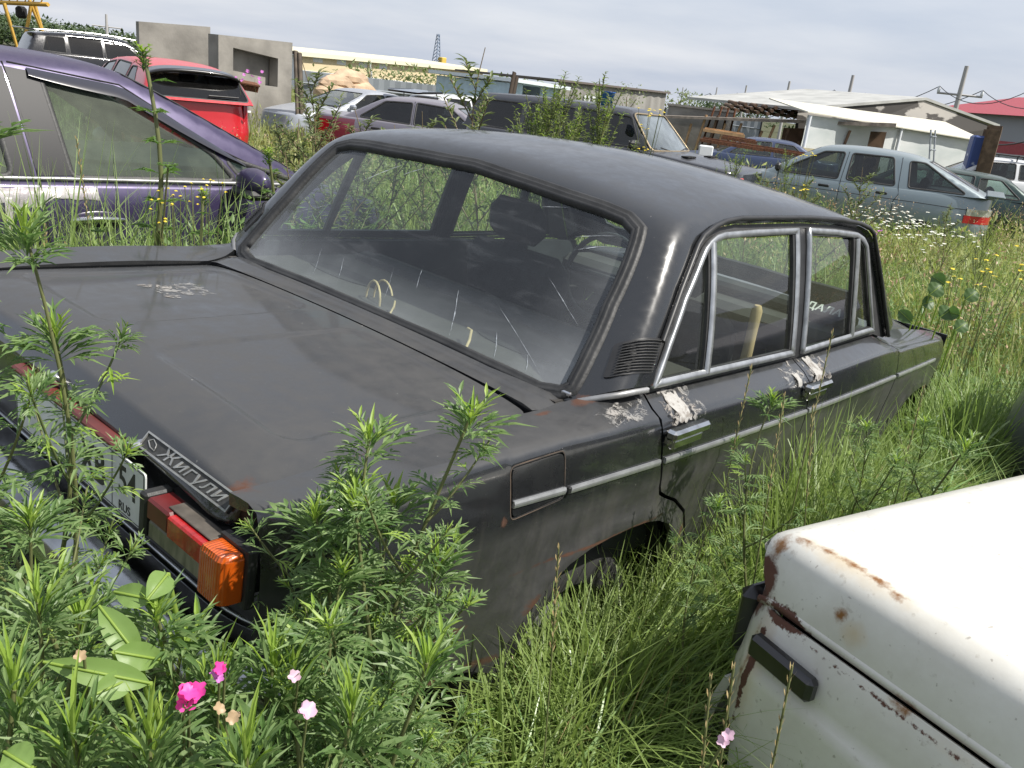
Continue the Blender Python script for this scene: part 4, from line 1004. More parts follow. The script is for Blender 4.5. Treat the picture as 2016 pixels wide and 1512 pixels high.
wrap_lamp(hb,.60,.70,.30,.36,M_lred,'tail_lamp',off=.02); wrap_lamp(hb,.702,.79,.30,.34,M_lclear,'lamp_lens',off=.02); wrap_lamp(hb,.655,.795,.12,.001,M_lred,'lamp_lens') if False else None
mirror(hb,3.02,.98,1,M_plastic);mirror(hb,3.02,.98,-1,M_plastic)
m=MB(); m.box((2.05,.60,1.05),(.02,.08,.13),bev=.01); m.build('air_freshener',mat('turquoise_card',(.05,.45,.45),.5),hb.root)
# ---- red hatchback ----
P_red=carpaint('red_paint',(.50,.012,.02),metal=.1,rough=.25,dust=.3)
rc=gen_car('hatchback_car','bright red hatchback car seen from behind, black spoiler over its rear window','car',(6.12,9.46,1.327,-.007,1.0,.983),4.3,.87,1.45,
 [(0,.98),(1,.99),(2.6,.95),(3.3,.92),(4.3,.75)],P_red,[[(.55,1.05),(1.1,1.03),(1.1,1.34),(.85,1.34)],[(1.2,1.03),(2.0,1.0),(1.97,1.39),(1.2,1.37)],[(2.1,1.0),(3.1,.98),(2.6,1.33),(2.1,1.38)]],
 ((-.02,1.0),(.38,1.43)),((3.6,.92),(2.6,1.45)),(1.485,1.7,.06,.11),rwin=[(-.66,1.03),(.66,1.03),(.56,1.35),(-.56,1.35)],rwin_mat=M_dtint,gl=M_dtint,wheels=(.8,3.3),shut=([(1.15,.3),(1.15,1.4)],[(2.05,.3),(2.05,1.4)]),handles=((1.3,.88),(2.2,.87)),tum=.34)
m=MB(); vs=[];fs=[]
for i in range(21):
    y=-.60+1.2*i/20
    for (x,z) in ((.36,1.425),(.16,1.395),(.10,1.375),(.13,1.345),(.32,1.37)): vs.append((x+.15*(y/.6)**4*.6,y,z-.035*(y/.6)**2-.04*(abs(y)/.6)**6))
for i in range(20):
    for j in range(5): a=i*5; fs.append((a+j,a+(j+1)%5,a+5+(j+1)%5,a+5+j))
fs+=[tuple(range(5)),tuple(range(100,105))]
m.add(vs,fs,0,True); m.build('spoiler',mat('gloss_black',(.015,.013,.014),.3,coat=.5),rc.root)
m=MB(); p=rc.bx(-.10,1.07); q=rc.bx(-.52,1.075); m.tube([(p[0]-.03,p[1],p[2]),(q[0]-.03,q[1],q[2])],[.016,.010],6); m.build('wiper',M_plastic,rc.root)
wrap_lamp(rc,.74,.97,.62,.30,M_lred)
m=MB(); m.box((.012,-.66,.90),(.02,.05,.03),bev=.004); m.build('sticker',M_white,rc.root)
# ---- black SUV with silver rails ----
P_suv=carpaint('black_suv_paint',(.012,.012,.014),metal=.2,rough=.15,dust=.15)
sv_=gen_car('suv_car','shiny black SUV with silver roof rails, far behind the purple hatchback','suv',(7.279,18.360,-0.1470,0.454,0.720,0.995),4.7,.92,1.8,[(0,1.12),(2.8,1.1),(3.4,1.08),(4.7,.95)],P_suv,
 [[(.40,1.18),(1.0,1.16),(1.0,1.56),(.55,1.56)],[(1.12,1.15),(2.0,1.13),(2.0,1.62),(1.12,1.62)],[(2.1,1.13),(3.2,1.12),(2.75,1.50),(2.1,1.61)]],((.05,1.2),(.25,1.68)),((3.8,1.08),(2.8,1.68)),(1.74,1.8,.04,.08),rwin=None,gl=M_dtint,wheels=(.95,3.7),tum=.22,n=6)
for s in (-1,1):
    P=[(x,s*.60,1.775-.035*(x-1.8)**2) for x in np.linspace(.5,3.0,12)]; m=MB(); m.tube(P,[.022]*12,6)
    for x in (.6,1.75,2.9): m.box((x,s*.60,1.745-.035*(x-1.8)**2),(.10,.03,.05))
    m.build('roof_rail',mat('bright_silver',(.75,.75,.75),.3,metal=.9),sv_.root)
    P=[Vector(sv_.sid(x,z,s))+Vector((0,s*.02,0)) for x,z in [(1.05,1.63),(2.0,1.645),(2.5,1.61),(2.9,1.48),(3.2,1.27)]]; m=MB(); m.tube(P,[.014]*5,6); m.build('window_visor',mat('silver_visor',(.7,.7,.7),.25,metal=.9),sv_.root)
m=MB(); m.box((.12,0,1.71),(.34,1.25,.04),bev=.015,M=Matrix.Rotation(R(4),3,'Y')); m.build('spoiler',P_suv,sv_.root)
# ---- silver sedan ----
P_sil=carpaint('silver_paint',(.36,.38,.42),metal=.4,rough=.3,dust=.35)
c=gen_car('sedan_car','pale silver sedan car in the back row, its sloping greenish windshield facing left','car',(15.688,15.176,3.127,-.218,.999,1.0),4.5,.86,1.43,[(0,.98),(3.3,.95),(4.5,.72)],P_sil,
 [[(.9,1.03),(1.75,1.0),(1.75,1.32),(1.35,1.30)],[(1.85,1.0),(2.9,.98),(2.35,1.30),(1.85,1.33)]],((.55,.99),(1.3,1.38)),((3.35,.95),(2.3,1.38)),(1.42,1.9,.06,.08),rwin=[(-.55,1.05),(.55,1.05),(.48,1.30),(-.48,1.30)],gl=M_tint)
mirror(c,2.95,1.0,1,P_sil)
# ---- white wagon with raised black tailgate ----
P_wht=carpaint('white_paint',(.60,.61,.62),metal=0,rough=.25,dust=.2,dcol=(.4,.38,.34))
c=gen_car('wagon_car','white estate car in the back row with its black glass tailgate raised','car',(14.411,13.928,0.012,-.148,1.0,.995),4.4,.85,1.47,[(0,.98),(3.3,.95),(4.4,.72)],P_wht,
 [[(.35,1.08),(1.1,1.04),(1.1,1.34),(.35,1.36)],[(1.18,1.03),(1.98,1.0),(1.96,1.38),(1.18,1.37)],[(2.08,1.0),(3.1,.98),(2.5,1.33),(2.06,1.38)]],((.02,1.0),(.22,1.42)),((3.6,.95),(2.45,1.44)),(1.475,1.7,.05,.07),gl=M_dtint)
mirror(c,3.1,1.02,-1,P_wht)
TG=Matrix.Translation((.30,0,1.47))@Matrix.Rotation(R(-4),4,'Y')
m=MB(); m.prism(rnd([(0,-.50),(-.80,-.58),(-.86,-.5),(-.86,.5),(-.80,.58),(0,.50)],.05,4),lambda u,v,h:TG@Vector((u,v,h+.05*math.sin(min(1,-u/.86)*PI))),-.02,.02); tg=m.build('tailgate',mat('black_gate_glass',(.01,.01,.012),.12,coat=.5),c.root)
m=MB(); m.tube([TG@Vector((-.30,-.56,.0)),(.10,-.62,1.10)],[.012,.012],6); m.tube([TG@Vector((-.30,.56,.0)),(.10,.62,1.10)],[.012,.012],6); m.build('gas_strut',M_plastic,tg) if False else None
for s in (-1,1):
    m=MB(); m.tube([TG@Vector((-.30,s*.55,.0)),(.10,s*.62,1.10)],[.012,.012],6); m.build('gas_strut',M_plastic,tg)
# ---- maroon-grey sedan ----
P_mar=carpaint('grey_maroon_paint',(.16,.15,.18),metal=.4,rough=.3,dust=.5,dcol=(.36,.35,.36))
c=gen_car('sedan_car','grey sedan car with maroon boot, half hidden by seeding weeds behind the black sedan','car',(9.374,11.114,-.99,-.14,1.0,.994),4.4,.85,1.43,[(0,.99),(3.3,.95),(4.4,.72)],P_mar,
 [[(.95,1.03),(1.8,1.0),(1.8,1.33),(1.35,1.31)],[(1.88,1.0),(2.95,.98),(2.45,1.31),(1.88,1.34)]],((.60,1.0),(1.3,1.38)),((3.35,.95),(2.5,1.38)),(1.42,1.9,.06,.08),rwin=[(-.55,1.05),(.55,1.05),(.48,1.30),(-.48,1.30)],gl=M_dtint,shut=([(1.84,.3),(1.84,1.36)],),handles=((1.25,.87),(2.1,.86)))
mb=MB(); panel(mb,[(.10,.45),(.85,.45),(.88,.97),(.10,.97)],[],lambda x,z:(x,-(c.side_y(x,z)+.004),z),.06,out=(2,0,.8),flange=.003); mb.build('maroon_panel',carpaint('maroon_paint',(.16,.03,.05),metal=.4,dust=.4),c.root)
wrap_lamp(c,.72,.92,.60,.16,M_lred,off=.016)
# ---- black off-roader (boxy, with hood vents) ----
P_niv=carpaint('black_offroad_paint',(.013,.014,.018),metal=.1,rough=.18,dust=.3,dcol=(.2,.2,.21))
nv=gen_car('offroad_car','black boxy off-road car with its windshield and vented hood, behind tall thin weeds','car',(9.43,7.27,-1.415,-.09,1.0,1.0),4.22,.82,1.64,[(0,1.12),(3.0,1.10),(3.15,1.08),(4.22,.98)],P_niv,
 [[(.25,1.16),(1.0,1.15),(1.0,1.50),(.35,1.50)],[(1.1,1.15),(1.8,1.15),(1.8,1.52),(1.1,1.52)],[(1.9,1.15),(2.85,1.15),(2.62,1.50),(1.9,1.53)]],((.03,1.15),(.18,1.58)),((3.12,1.08),(2.62,1.60)),(1.63,1.5,.02,.06),gl=M_dtint,wheels=(.75,3.5),tum=.20,n=7,wmat=glass('painted_sky_windshield',(.5,.6,.62),dust=.45,dcol=(.42,.48,.52),ds=1.2),shut=([(1.85,.4),(1.85,1.55)],[(2.9,.4),(2.92,1.12)]))  # pale blue sky reflection painted into the windshield through its dust colour
fw=[(-.68,1.13),(.68,1.13),(.525,1.55),(-.525,1.55)]
h=[nv.cht(nv.bx(y,z,True)) for y,z in resamp(rnd(fw,.08,5),.1)]
mb=MB(); ring(mb,h,1,nv.SH,[(-.012,.004),(-.006,.012),(.004,.012),(.010,.004)],.06,(2,0,.8)); mb.build('windshield_trim',mat('brass_trim',(.34,.27,.17),.4,metal=.6),nv.root)
for s in (-1,1):
    m=MB()
    for k in range(3): m.box((3.42,s*.42+(-.10+.10*k),1.105),(.10,.085,.02),bev=.004)
    m.build('hood_vent',M_dark,nv.root)
    m=MB(); m.tube([nv.bx(s*.10,1.12,True),Vector(nv.bx(s*.45,1.16,True))+Vector((.02,0,.01))],[.010,.008],5); m.build('wiper',M_plastic,nv.root)
m=MB(); m.box((4.20,-.64,.92),(.04,.14,.07),bev=.01); m.build('turn_lamp',mat('turn_red',(.5,.05,.03),.3),nv.root)
mirror(nv,2.85,1.16,-1,M_plastic)
# ---- dark green car beyond the silver-blue one ----
P_grn=carpaint('dark_green_paint',(.012,.035,.030),metal=.3,rough=.25,dust=.35,dcol=(.25,.26,.24))
c=gen_car('hatchback_car','dark green boxy car standing behind the silver-blue hatchback at the right edge','car',(18.2,1.15,R(104),-.30,1.0,1.0),4.1,.82,1.40,[(0,.95),(3.2,.92),(4.1,.80)],P_grn,
 [[(.45,1.0),(1.15,.99),(1.15,1.28),(.80,1.28)],[(1.25,.99),(1.95,.98),(1.95,1.31),(1.25,1.30)],[(2.05,.98),(2.9,.97),(2.5,1.27),(2.05,1.31)]],((.15,.97),(.70,1.34)),((3.2,.92),(2.55,1.34)),(1.385,1.7,.05,.07),rwin=[(-.58,1.02),(.58,1.02),(.52,1.28),(-.52,1.28)],gl=M_clear,handles=((1.3,.86),),shut=([(1.2,.3),(1.2,1.32)],[(2.0,.3),(2.0,1.32)]))
# ---- dark blue car, far right middle ----
P_blu=carpaint('dark_blue_paint',(.02,.035,.09),metal=.2,rough=.3,dust=.3,dcol=(.3,.32,.36))
c=gen_car('sedan_car','dark blue car with a grey roof, far off in front of the white shed','car',(22.5,6.6,R(120),-.3,1.0,1.0),4.2,.82,1.42,[(0,.97),(3.2,.93),(4.2,.75)],P_blu,
 [[(.9,1.02),(1.75,1.0),(1.75,1.32),(1.3,1.30)],[(1.85,1.0),(2.85,.98),(2.4,1.30),(1.85,1.33)]],((.5,.98),(1.2,1.38)),((3.25,.93),(2.4,1.38)),(1.42,1.8,.06,.08),gl=M_clear)
# ---- white car with roof rack ----
c=gen_car('sedan_car','white car roof with a black roof rack, peeking out behind the dark green car','car',(23.5,1.2,R(120),-.1,1,1),4.2,.82,1.42,[(0,.97),(3.2,.93),(4.2,.75)],P_wht,
 [[(.9,1.02),(1.75,1.0),(1.75,1.32),(1.3,1.30)],[(1.85,1.0),(2.85,.98),(2.4,1.30),(1.85,1.33)]],((.5,.98),(1.2,1.38)),((3.25,.93),(2.4,1.38)),(1.43,1.8,.06,.08),gl=M_tint)
m=MB()
for s in (-.6,.6): m.tube([(1.2,s,1.50),(2.5,s,1.50)],[.02,.02],6)
for x in (1.3,1.85,2.4):
    m.tube([(x,-.65,1.50),(x,.65,1.50)],[.02,.02],6)
    for s in (-.6,.6): m.tube([(x,s,1.50),(x,s,1.38)],[.015,.015],6)
m.build('roof_rack',M_plastic,c.root)
# ---- grey car nose at the right edge ----
P_gry=carpaint('grey_paint',(.16,.16,.20),metal=.4,rough=.35,dust=.5,dcol=(.33,.31,.30))
c=gen_car('sedan_car','grey car corner showing at the right edge in the tall grass','car',(3.98,-1.17,R(-97),-.02,1,1),4.3,.82,1.42,[(0,.84),(.5,.86),(3.2,.88),(4.3,.75)],P_gry,
 [[(1.2,1.02),(1.85,1.0),(1.85,1.32),(1.5,1.30)],[(1.95,1.0),(2.85,.98),(2.4,1.30),(1.95,1.33)]],((.9,.98),(1.5,1.38)),((3.25,.93),(2.4,1.38)),(1.42,1.8,.06,.08),gl=M_tint,n=3.2,shut=([(.06,.66),(.5,.70),(.9,.86)],))
# ---------------- the white car corner, bottom right ----------------
P_ww=bpy.data.materials.new('weathered_white_paint'); P_ww.use_nodes=True; g=NB(P_ww)
n1=g.noise(6,8,.65); n2=g.noise(40,5,.6); n3=g.noise(16,6,.7)
base=g.mix(g.rng(n1,.35,.75,0,.8),(.66,.65,.60),(.52,.50,.44)); base=g.mix(g.math('MULTIPLY',g.rng(n2,.62,.70),.45),base,(.30,.27,.22)); base=g.mix(g.rng(g.noise(1.4,8,.7,scale3=(1,3,1)),.48,.75,0,.5),base,(.47,.43,.35)); base=g.mix(g.rng(g.noise(90,2,.5,scale3=(1,.3,1)),.70,.74,0,.5),base,(.16,.13,.10))
rz_=g.math('MULTIPLY',g.math('SUBTRACT',n3,.5),1.6); rz2=g.math('MULTIPLY',g.math('SUBTRACT',g.noise(55,5,.7),.5),2.2)
def spot(c,r,nz=rz_,f=.3): return g.blob(c,r,f,nz)
R1=None
for c,r,nz in (((.02,.0,.765),(.045,.07,.050),rz_),((.0,.02,.71),(.05,.06,.06),rz_),((.10,-.01,.725),(.06,.04,.02),rz2),((.35,.03,.712),(.30,.05,.006),rz2),((.075,-.03,.60),(.010,.05,.13),rz2),((.62,.03,.705),(.2,.05,.010),rz2)):
    q=g.blob(c,r,.25,nz); R1=q if R1 is None else g.math('MAXIMUM',R1,q)
R2=None
for c,r in (((.07,.05,.845),(.03,.010,.03)),((.12,.055,.855),(.03,.010,.03)),((.17,.06,.86),(.035,.011,.03)),((.225,.058,.86),(.03,.012,.03)),((.27,.052,.855),(.025,.009,.03)),((.03,.03,.83),(.02,.03,.04)),((.20,.01,.79),(.016,.03,.016)),((.56,.01,.79),(.014,.03,.014)),((.70,.22,.9),(.02,.02,.05)),((.36,.0,.72),(.03,.02,.02)),((.20,-.02,.56),(.012,.02,.03)),((.31,-.02,.43),(.02,.02,.03)),((.06,.0,.60),(.008,.05,.09))):
    q=g.blob(c,r,.8,rz2); R2=q if R2 is None else g.math('MAXIMUM',R2,q)
halo=None
for c,r in (((.17,.055,.86),(.15,.025,.04)),((.235,.0,.775),(.03,.03,.03)),((.56,.0,.775),(.03,.03,.03)),((.45,.03,.71),(.35,.05,.03)),((.08,-.02,.60),(.04,.05,.16))):
    q=g.blob(c,r,1.0,rz_); halo=q if halo is None else g.math('MAXIMUM',halo,q)
base=g.mix(g.math('MULTIPLY',halo,.45),base,(.50,.33,.10)); base=g.mix(R2,base,(.22,.10,.03)); base=g.mix(R1,base,g.mix(n2,(.075,.030,.022),(.13,.06,.04)))
g.set('Base Color',base); g.set('Roughness',g.rng(R1,0,1,.38,.95)); g.b.inputs['Coat Weight'].default_value=.15; g.bump(n2,.12,.003)
wcM=Matrix(((-.33,.944,0,1.03),(-.944,-.33,0,-1.165),(0,0,1,-.02),(0,0,0,1)))
wc=thing('old_white_car','old chalky white car corner with rust stains and a black side block, lower right foreground','car',mat=wcM)
def HW(a,b):
    z=.868+.012*min(a,1)-.012*(b-.6)**2
    if b<.065: z-=.125*(1-math.sqrt(max(0,1-((.065-b)/.065)**2.3)))
    if a<.08: z-=.025*(1-a/.08)**2.2
    return (a,b+.004,z)
mb=MB(); panel(mb,rnd([(.0,-.0,.05),(1.5,-.0,.0),(1.5,1.35,0),(.0,1.35,.05)],.05,6),[],HW,.02,out=(.7,.6,-4),flange=.0,gstep=.03)
mb2=mb; hood=mb.build('hood',P_ww,wc)
# folded hem of the hood edge
vs=[];fs=[]
xs=np.linspace(.03,1.5,60)
for a in xs:
    p=HW(a,0); 
    for (db,dz) in ((0,0),(-.003,-.003),(-.004,-.008),(-.001,-.016),(.012,-.018)): vs.append((a,p[1]+db,p[2]+dz))
for i in range(59):
    for k in range(4): q=i*5+k; fs.append((q,q+1,q+6,q+5))
ys=np.linspace(.03,1.35,50); b0=len(vs)
for b in ys:
    p=HW(0,b)
    for (da,dz) in ((0,0),(-.003,-.003),(-.004,-.008),(-.001,-.016),(.012,-.03)): vs.append((p[0]+da,b,p[2]+dz))
for i in range(49):
    for k in range(4): q=b0+i*5+k; fs.append((q,q+5,q+6,q+1))
mb=MB(); mb.add(vs,fs,0,True); mb.build('hood_hem',P_ww,hood)
def FW(a,h):
    z0=HW(a,0)[2]-.015; t=(z0-h)
    b=-.006-.030*(1-math.exp(-max(t,0)/.05))-.012*sm(t,.10,.13)+.05*max(0,t-.25)**1.5
    if a<.10: b+=.06*((.10-a)/.10)**2
    return (a,b,h)
out_=[(-.010,.74),(.03,.738)]+[(a,HW(a,0)[2]-.017) for a in np.linspace(.06,1.5,30)]+[(1.5,.25),(.10,.25),(.08,.45),(.02,.52),(-.012,.60)]
mb=MB(); panel(mb,out_,[],FW,.02,out=(.7,.8,.4),flange=.02,gstep=.025); mb.build('fender',P_ww,wc)
mb=MB(); mb.box((.75,.45,.60),(1.42,.75,.2)); mb.build('engine_bay',M_dark,wc)
BK=mat('black_side_block',(.014,.014,.016),.35,coat=.3,noise_amt=.4)
mb=MB(); p=FW(.14,.66); mb.box((.150,p[1]-.014,.662),(.150,.030,.050),bev=.009,M=Matrix.Rotation(R(2),3,'Y')); mb.build('side_block',BK,wc)
mb=MB(); mb.box((-.022,.085,.63),(.05,.12,.16),bev=.022); mb.build('lamp_surround',BK,wc)
mb=MB(); panel(mb,[(.02,.22),(.75,.22),(.75,.50),(.02,.50)],[],lambda u,v:(-.02-.03*math.sin(PI*(v-.22)/.28),u,v),.06,out=(.7,.4,.4),flange=.02); mb.build('front_bumper',P_ww,wc)
wh=MB(); wh.lathe([(.001,-.05),(.19,-.06),(.27,-.09),(.30,-.06),(.30,.06),(.27,.09)],(0,0,0),'y',28); wh.build('wheel',M_tyre,wc,loc=(.75,.12,.26))
# ---------------- far things ----------------
def at(u,v,d):
    """point at horizontal distance d from the camera in the direction of pixel (u,v) of the photo"""
    q=RW.transposed()@Vector(((u-1008)/1677.69,-(v-756)/1677.69,-1)); t=d/math.hypot(q.x,q.y); return CAM+q*t
def gz(x,y):
    d=math.hypot(x-CAM.x,y-CAM.y); return -.17*sm(d,5,15)+.03*math.sin(x*.7+1)*math.cos(y*.6)*sm(d,2,6)
M_conc=mat('rough_concrete',(.24,.225,.20),.9,noise_amt=.22,nscale=1.5,bump=.5,bscale=12)
M_galv=mat('grey_sheet_fence',(.22,.24,.26),.6,noise_amt=.12,nscale=.4)
M_hole=mat('dark_opening',(.01,.01,.012),.9)
def wall_between(a,b,ztop_a,ztop_b,zb,th,matr,name,label,cat,parent=None,group=None):
    """straight wall from plan point a to b with a sloping top, real thickness"""
    a=Vector(a[:2]);b=Vector(b[:2]);n=Vector((-(b-a).y,(b-a).x)).normalized()*th
    mb=MB(); P=[(a.x,a.y),(b.x,b.y),(b.x+n.x,b.y+n.y),(a.x+n.x,a.y+n.y)];T=[ztop_a,ztop_b,ztop_b,ztop_a]
    vs=[(x,y,zb) for x,y in P]+[(x,y,t) for (x,y),t in zip(P,T)]
    mb.add(vs,[(3,2,1,0),(4,5,6,7),(0,1,5,4),(1,2,6,5),(2,3,7,6),(3,0,4,7)])
    o=mb.build(name,matr,parent)
    if label: tag(o,label,cat,group)
    return o
# concrete slab wall and concrete box with a square opening
A=at(273,42,24);B=at(414,53,24.5); wall_between(A,B,A.z,B.z,-.3,.25,M_conc,'concrete_slab','big grey concrete slab standing upright behind the red hatchback','slab')
A=at(430,68,22);B=at(576,84,23.5)
d_=(B.xy-A.xy);L_=d_.length;d_.normalize();n_=Vector((d_.y,-d_.x))
if n_.dot(Vector((CAM.x,CAM.y))-A.xy)>0: n_=-n_
cb_=thing('concrete_box','grey concrete utility box with a dark square opening, left of the pale warehouse','concrete box',loc=(A.x,A.y,0))
ex=lambda u,z,dep=0:(d_.x*u+n_.x*dep,d_.y*u+n_.y*dep,z)
h0=at(457,93,21.8).z;h1=at(459,163,21.8).z; u0=L_*.185;u1=L_*.795
mb=MB(); panel(mb,[(0,-.3),(L_,-.3),(L_,B.z),(0,A.z)],[[(u0,h1),(u1,h1-.02),(u1,h0-.12),(u0,h0)]],lambda u,z:ex(u,z),.5,out=tuple(Vector(ex(L_/2,1,3))),flange=.30,normals=False); mb.build('front_wall',M_conc,cb_)
mb=MB()
for (a,b,c_,d2) in ((0,0,0,3.0),(L_,L_,0,3.0)):
    mb.add([ex(a,-.3,.3),ex(a,-.3,.35),ex(a,A.z if a==0 else B.z,.35),ex(a,A.z if a==0 else B.z,.3)],[(0,1,2,3)])
mb.add([ex(0,-.3,.35),ex(L_,-.3,.35),ex(L_,B.z,.35),ex(0,A.z,.35)],[(0,1,2,3)]); mb.add([ex(0,A.z,0),ex(L_,B.z,0),ex(L_,B.z,.35),ex(0,A.z,.35)],[(0,1,2,3)])
mb.build('side_walls',M_conc,cb_)
# concrete mixer drum between the two
p=at(424,100,27); mx_=thing('mixer_drum','orange concrete mixer drum glimpsed between the two concrete pieces','mixer',loc=(p.x,p.y,0))
mb=MB(); mb.lathe([(.1,-.7),(.3,-.65),(.5,-.2),(.52,.2),(.4,.6),(.25,.8)],(0,0,0),'x',24); o=mb.build('drum',mat('mixer_orange',(.62,.27,.04),.5,noise_amt=.2),mx_,loc=(0,0,p.z-.25)); o.rotation_euler=(0,R(-18),R(40))
mb=MB(); mb.box((0,0,.35),(2.6,.9,.5)); 
for sx in (-.9,.9): mb.box((sx,0,1.0),(.12,.8,1.0))
mb.build('chassis',M_rust,mx_)
# rusty beam heap behind the red car
hb_=thing('scrap_heap','heap of short rusty iron beams leaning by the concrete slab','scrap',loc=tuple(at(350,120,20)[:2])+(0,))
for i in range(5):
    mb=MB(); mb.box((0,0,0),(1.6,.12,.12)); mb.box((0,0,.09),(1.6,.2,.03)); o=mb.build('beam',M_rust,hb_); o.location=(.25*i-.5,-.2*i,.95+.03*i); o.rotation_euler=(R(4*i),R(-3+2*i),R(-55+12*i))
mb=MB(); mb.box((0,0,.5),(1.9,.5,1.0)); mb.build('pile_base',M_rust,hb_)
# leaning planks
for i,(u,v0,v1) in enumerate(((582,100,195),(590,104,190))):
    a=at(u,v0,20.5);b=at(u+10,v1,20); mb=MB(); mb.tube([(b.x,b.y,-.2),(a.x,a.y,a.z)],[.07,.06],4,sq=.5); tag(mb.build('plank',mat('grey_old_wood',(.10,.08,.06),.9,noise_amt=.3,nscale=5),None),('dark weathered plank leaning on the corner of the concrete box','second thinner plank just right of the plank at the concrete box')[i],'plank')
# warehouse
wa=at(588,96,84);wb=at(952,131,101)
dw=(wb.xy-wa.xy);Lw=dw.length;dw.normalize();nw=Vector((-dw.y,dw.x))
if nw.dot(wa.xy-Vector((CAM.x,CAM.y)))<0:nw=-nw
wz0,wz1=wa.z,wb.z; eav=(wz0+wz1)/2-.1
war=thing('warehouse','long pale yellow and white warehouse with a shallow cream roof behind the grey fence','building',loc=(wa.x,wa.y,0))
W_=lambda u,z,dep=0:(dw.x*u+nw.x*dep,dw.y*u+nw.y*dep,z)
M_cream=mat('cream_panels',(.60,.50,.32),.7,noise_amt=.05,nscale=.5);M_wpan=mat('white_panels',(.62,.64,.66),.7,noise_amt=.05,nscale=.5);M_croof=mat('cream_roof',(.62,.58,.42),.5)
zt=lambda u:wz0+(wz1-wz0)*u/Lw
mid=eav-2.0
wins=[]
for (ua,va,ub,vb) in ((634,111,666,122),(713,120,745,130),(791,129,824,139),(869,137,902,147)):
    a=(at(ua,va,84).xy-wa.xy).dot(dw);b=(at(ub,va,84).xy-wa.xy).dot(dw); wins.append((a,b,at((ua+ub)/2,(va+vb)/2,84).z))
holes=[[(a,z-.38),(b,z-.38),(b,z+.38),(a,z+.38)] for a,b,z in wins]
mb=MB(); panel(mb,[(0,mid),(Lw,mid),(Lw,zt(Lw)-.55),(0,zt(0)-.55)],holes,lambda u,z:W_(u,z),4,out=W_(Lw/2,1,20),flange=.15,normals=False); mb.build('upper_wall',M_cream,war)
mb=MB(); panel(mb,[(0,-1),(Lw,-1),(Lw,mid-.004),(0,mid-.004)],[],lambda u,z:W_(u,z,-.05),6,out=W_(Lw/2,1,20),flange=.1,normals=False)
mb.add([W_(0,-1,0),W_(0,-1,22),W_(0,zt(0)-.5,22),W_(0,zt(0)-.5,0)],[(0,1,2,3)]); mb.add([W_(Lw,-1,0),W_(Lw,-1,22),W_(Lw,zt(Lw)-.5,22),W_(Lw,zt(Lw)-.5,0)],[(0,1,2,3)]); mb.build('lower_wall',M_wpan,war)
mb=MB(); mb.add([W_(-.3,zt(0)-.6,-.4),W_(Lw+.3,zt(Lw)-.6,-.4),W_(Lw+.3,zt(Lw)-.25,-.35),W_(-.3,zt(0)-.25,-.35),W_(Lw+.3,zt(Lw)+.15,11),W_(-.3,zt(0)+.15,11),W_(Lw+.3,zt(Lw)-.6,22.4),W_(-.3,zt(0)-.6,22.4)],[(0,1,2,3),(3,2,4,5),(5,4,6,7),(7,6,1,0)]); mb.build('roof',M_croof,war)
for a,b,z in wins:
    m=MB(); m.prism([(a,z-.38),(b,z-.38),(b,z+.38),(a,z+.38)],lambda u,v,h:W_(u,v,h),.12,.16); wo=m.build('window',M_hole,war)
    m=MB(); k=6
    for i in range(k+1): u=a+(b-a)*i/k; m.prism([(u-.09,z-.38),(u+.09,z-.38),(u+.09,z+.38),(u-.09,z+.38)],lambda uu,v,h:W_(uu,v,h),.02,.10)
    m.build('window_frame',M_wpan,wo)
m=MB(); u=Lw*.33; m.tube([W_(u,zt(u)-.3,-.3),W_(u,zt(u)-1.0,-.25),W_(u+.25,zt(u)-1.5,-.2),W_(u+.25,-1,-.2)],[.10]*4,6); m.build('downpipe',M_wpan,war)
# sheet fences, every run a thing
def sheet_fence(pts,dist,label,hh=None,post=3.0,col=M_galv,grp='grey sheet metal fences',ribs=True):
    root=thing('sheet_fence',label,'fence',loc=(0,0,0),group=grp)
    P=[at(u,v,d) for (u,v,d) in pts]
    for a,b in zip(P,P[1:]):
        d=(b.xy-a.xy);Ln=d.length;d.normalize();nn=Vector((-d.y,d.x));k=max(2,int(Ln/.22));vs=[];fs=[]
        if nn.dot(a.xy-CAM.xy)<0:nn=-nn
        for i in range(k+1):
            t=i/k;q=a.xy+d*Ln*t+nn*(.03 if i%2 else 0);z=a.z+(b.z-a.z)*t; vs+=[(q.x,q.y,-.6),(q.x,q.y,z)]
        for i in range(k): fs.append((2*i,2*i+2,2*i+3,2*i+1))
        mb=MB(); mb.add(vs,fs); mb.build('sheet_panel',col,root)
        mb=MB()
        for zz in (.45,): 
            q0=a.xy-nn*.04;q1=b.xy-nn*.04; mb.tube([(q0.x,q0.y,a.z-zz),(q1.x,q1.y,b.z-zz)],[.035,.035],4)
        mb.build('rail',M_rust if False else M_galv,root)
        np_=max(1,int(Ln/post))
        for i in range(np_+1):
            t=i/np_;q=a.xy+d*Ln*t-nn*.08;z=a.z+(b.z-a.z)*t; mb=MB(); mb.tube([(q.x,q.y,-.6),(q.x,q.y,z+.10)],[.05,.05],4); mb.build('fence_post',M_hole,root)
    return root
sheet_fence([(590,138,36),(1032,188,38)],36,'long grey sheet metal fence below the pale warehouse',post=5)
sheet_fence([(1310,214,60),(1500,240,60)],60,'grey sheet fence left of the timber heap',post=6)
sheet_fence([(1945,300,30),(2040,308,28)],30,'grey metal gate fence with dark rails under the red and grey building, right edge',post=2.4)
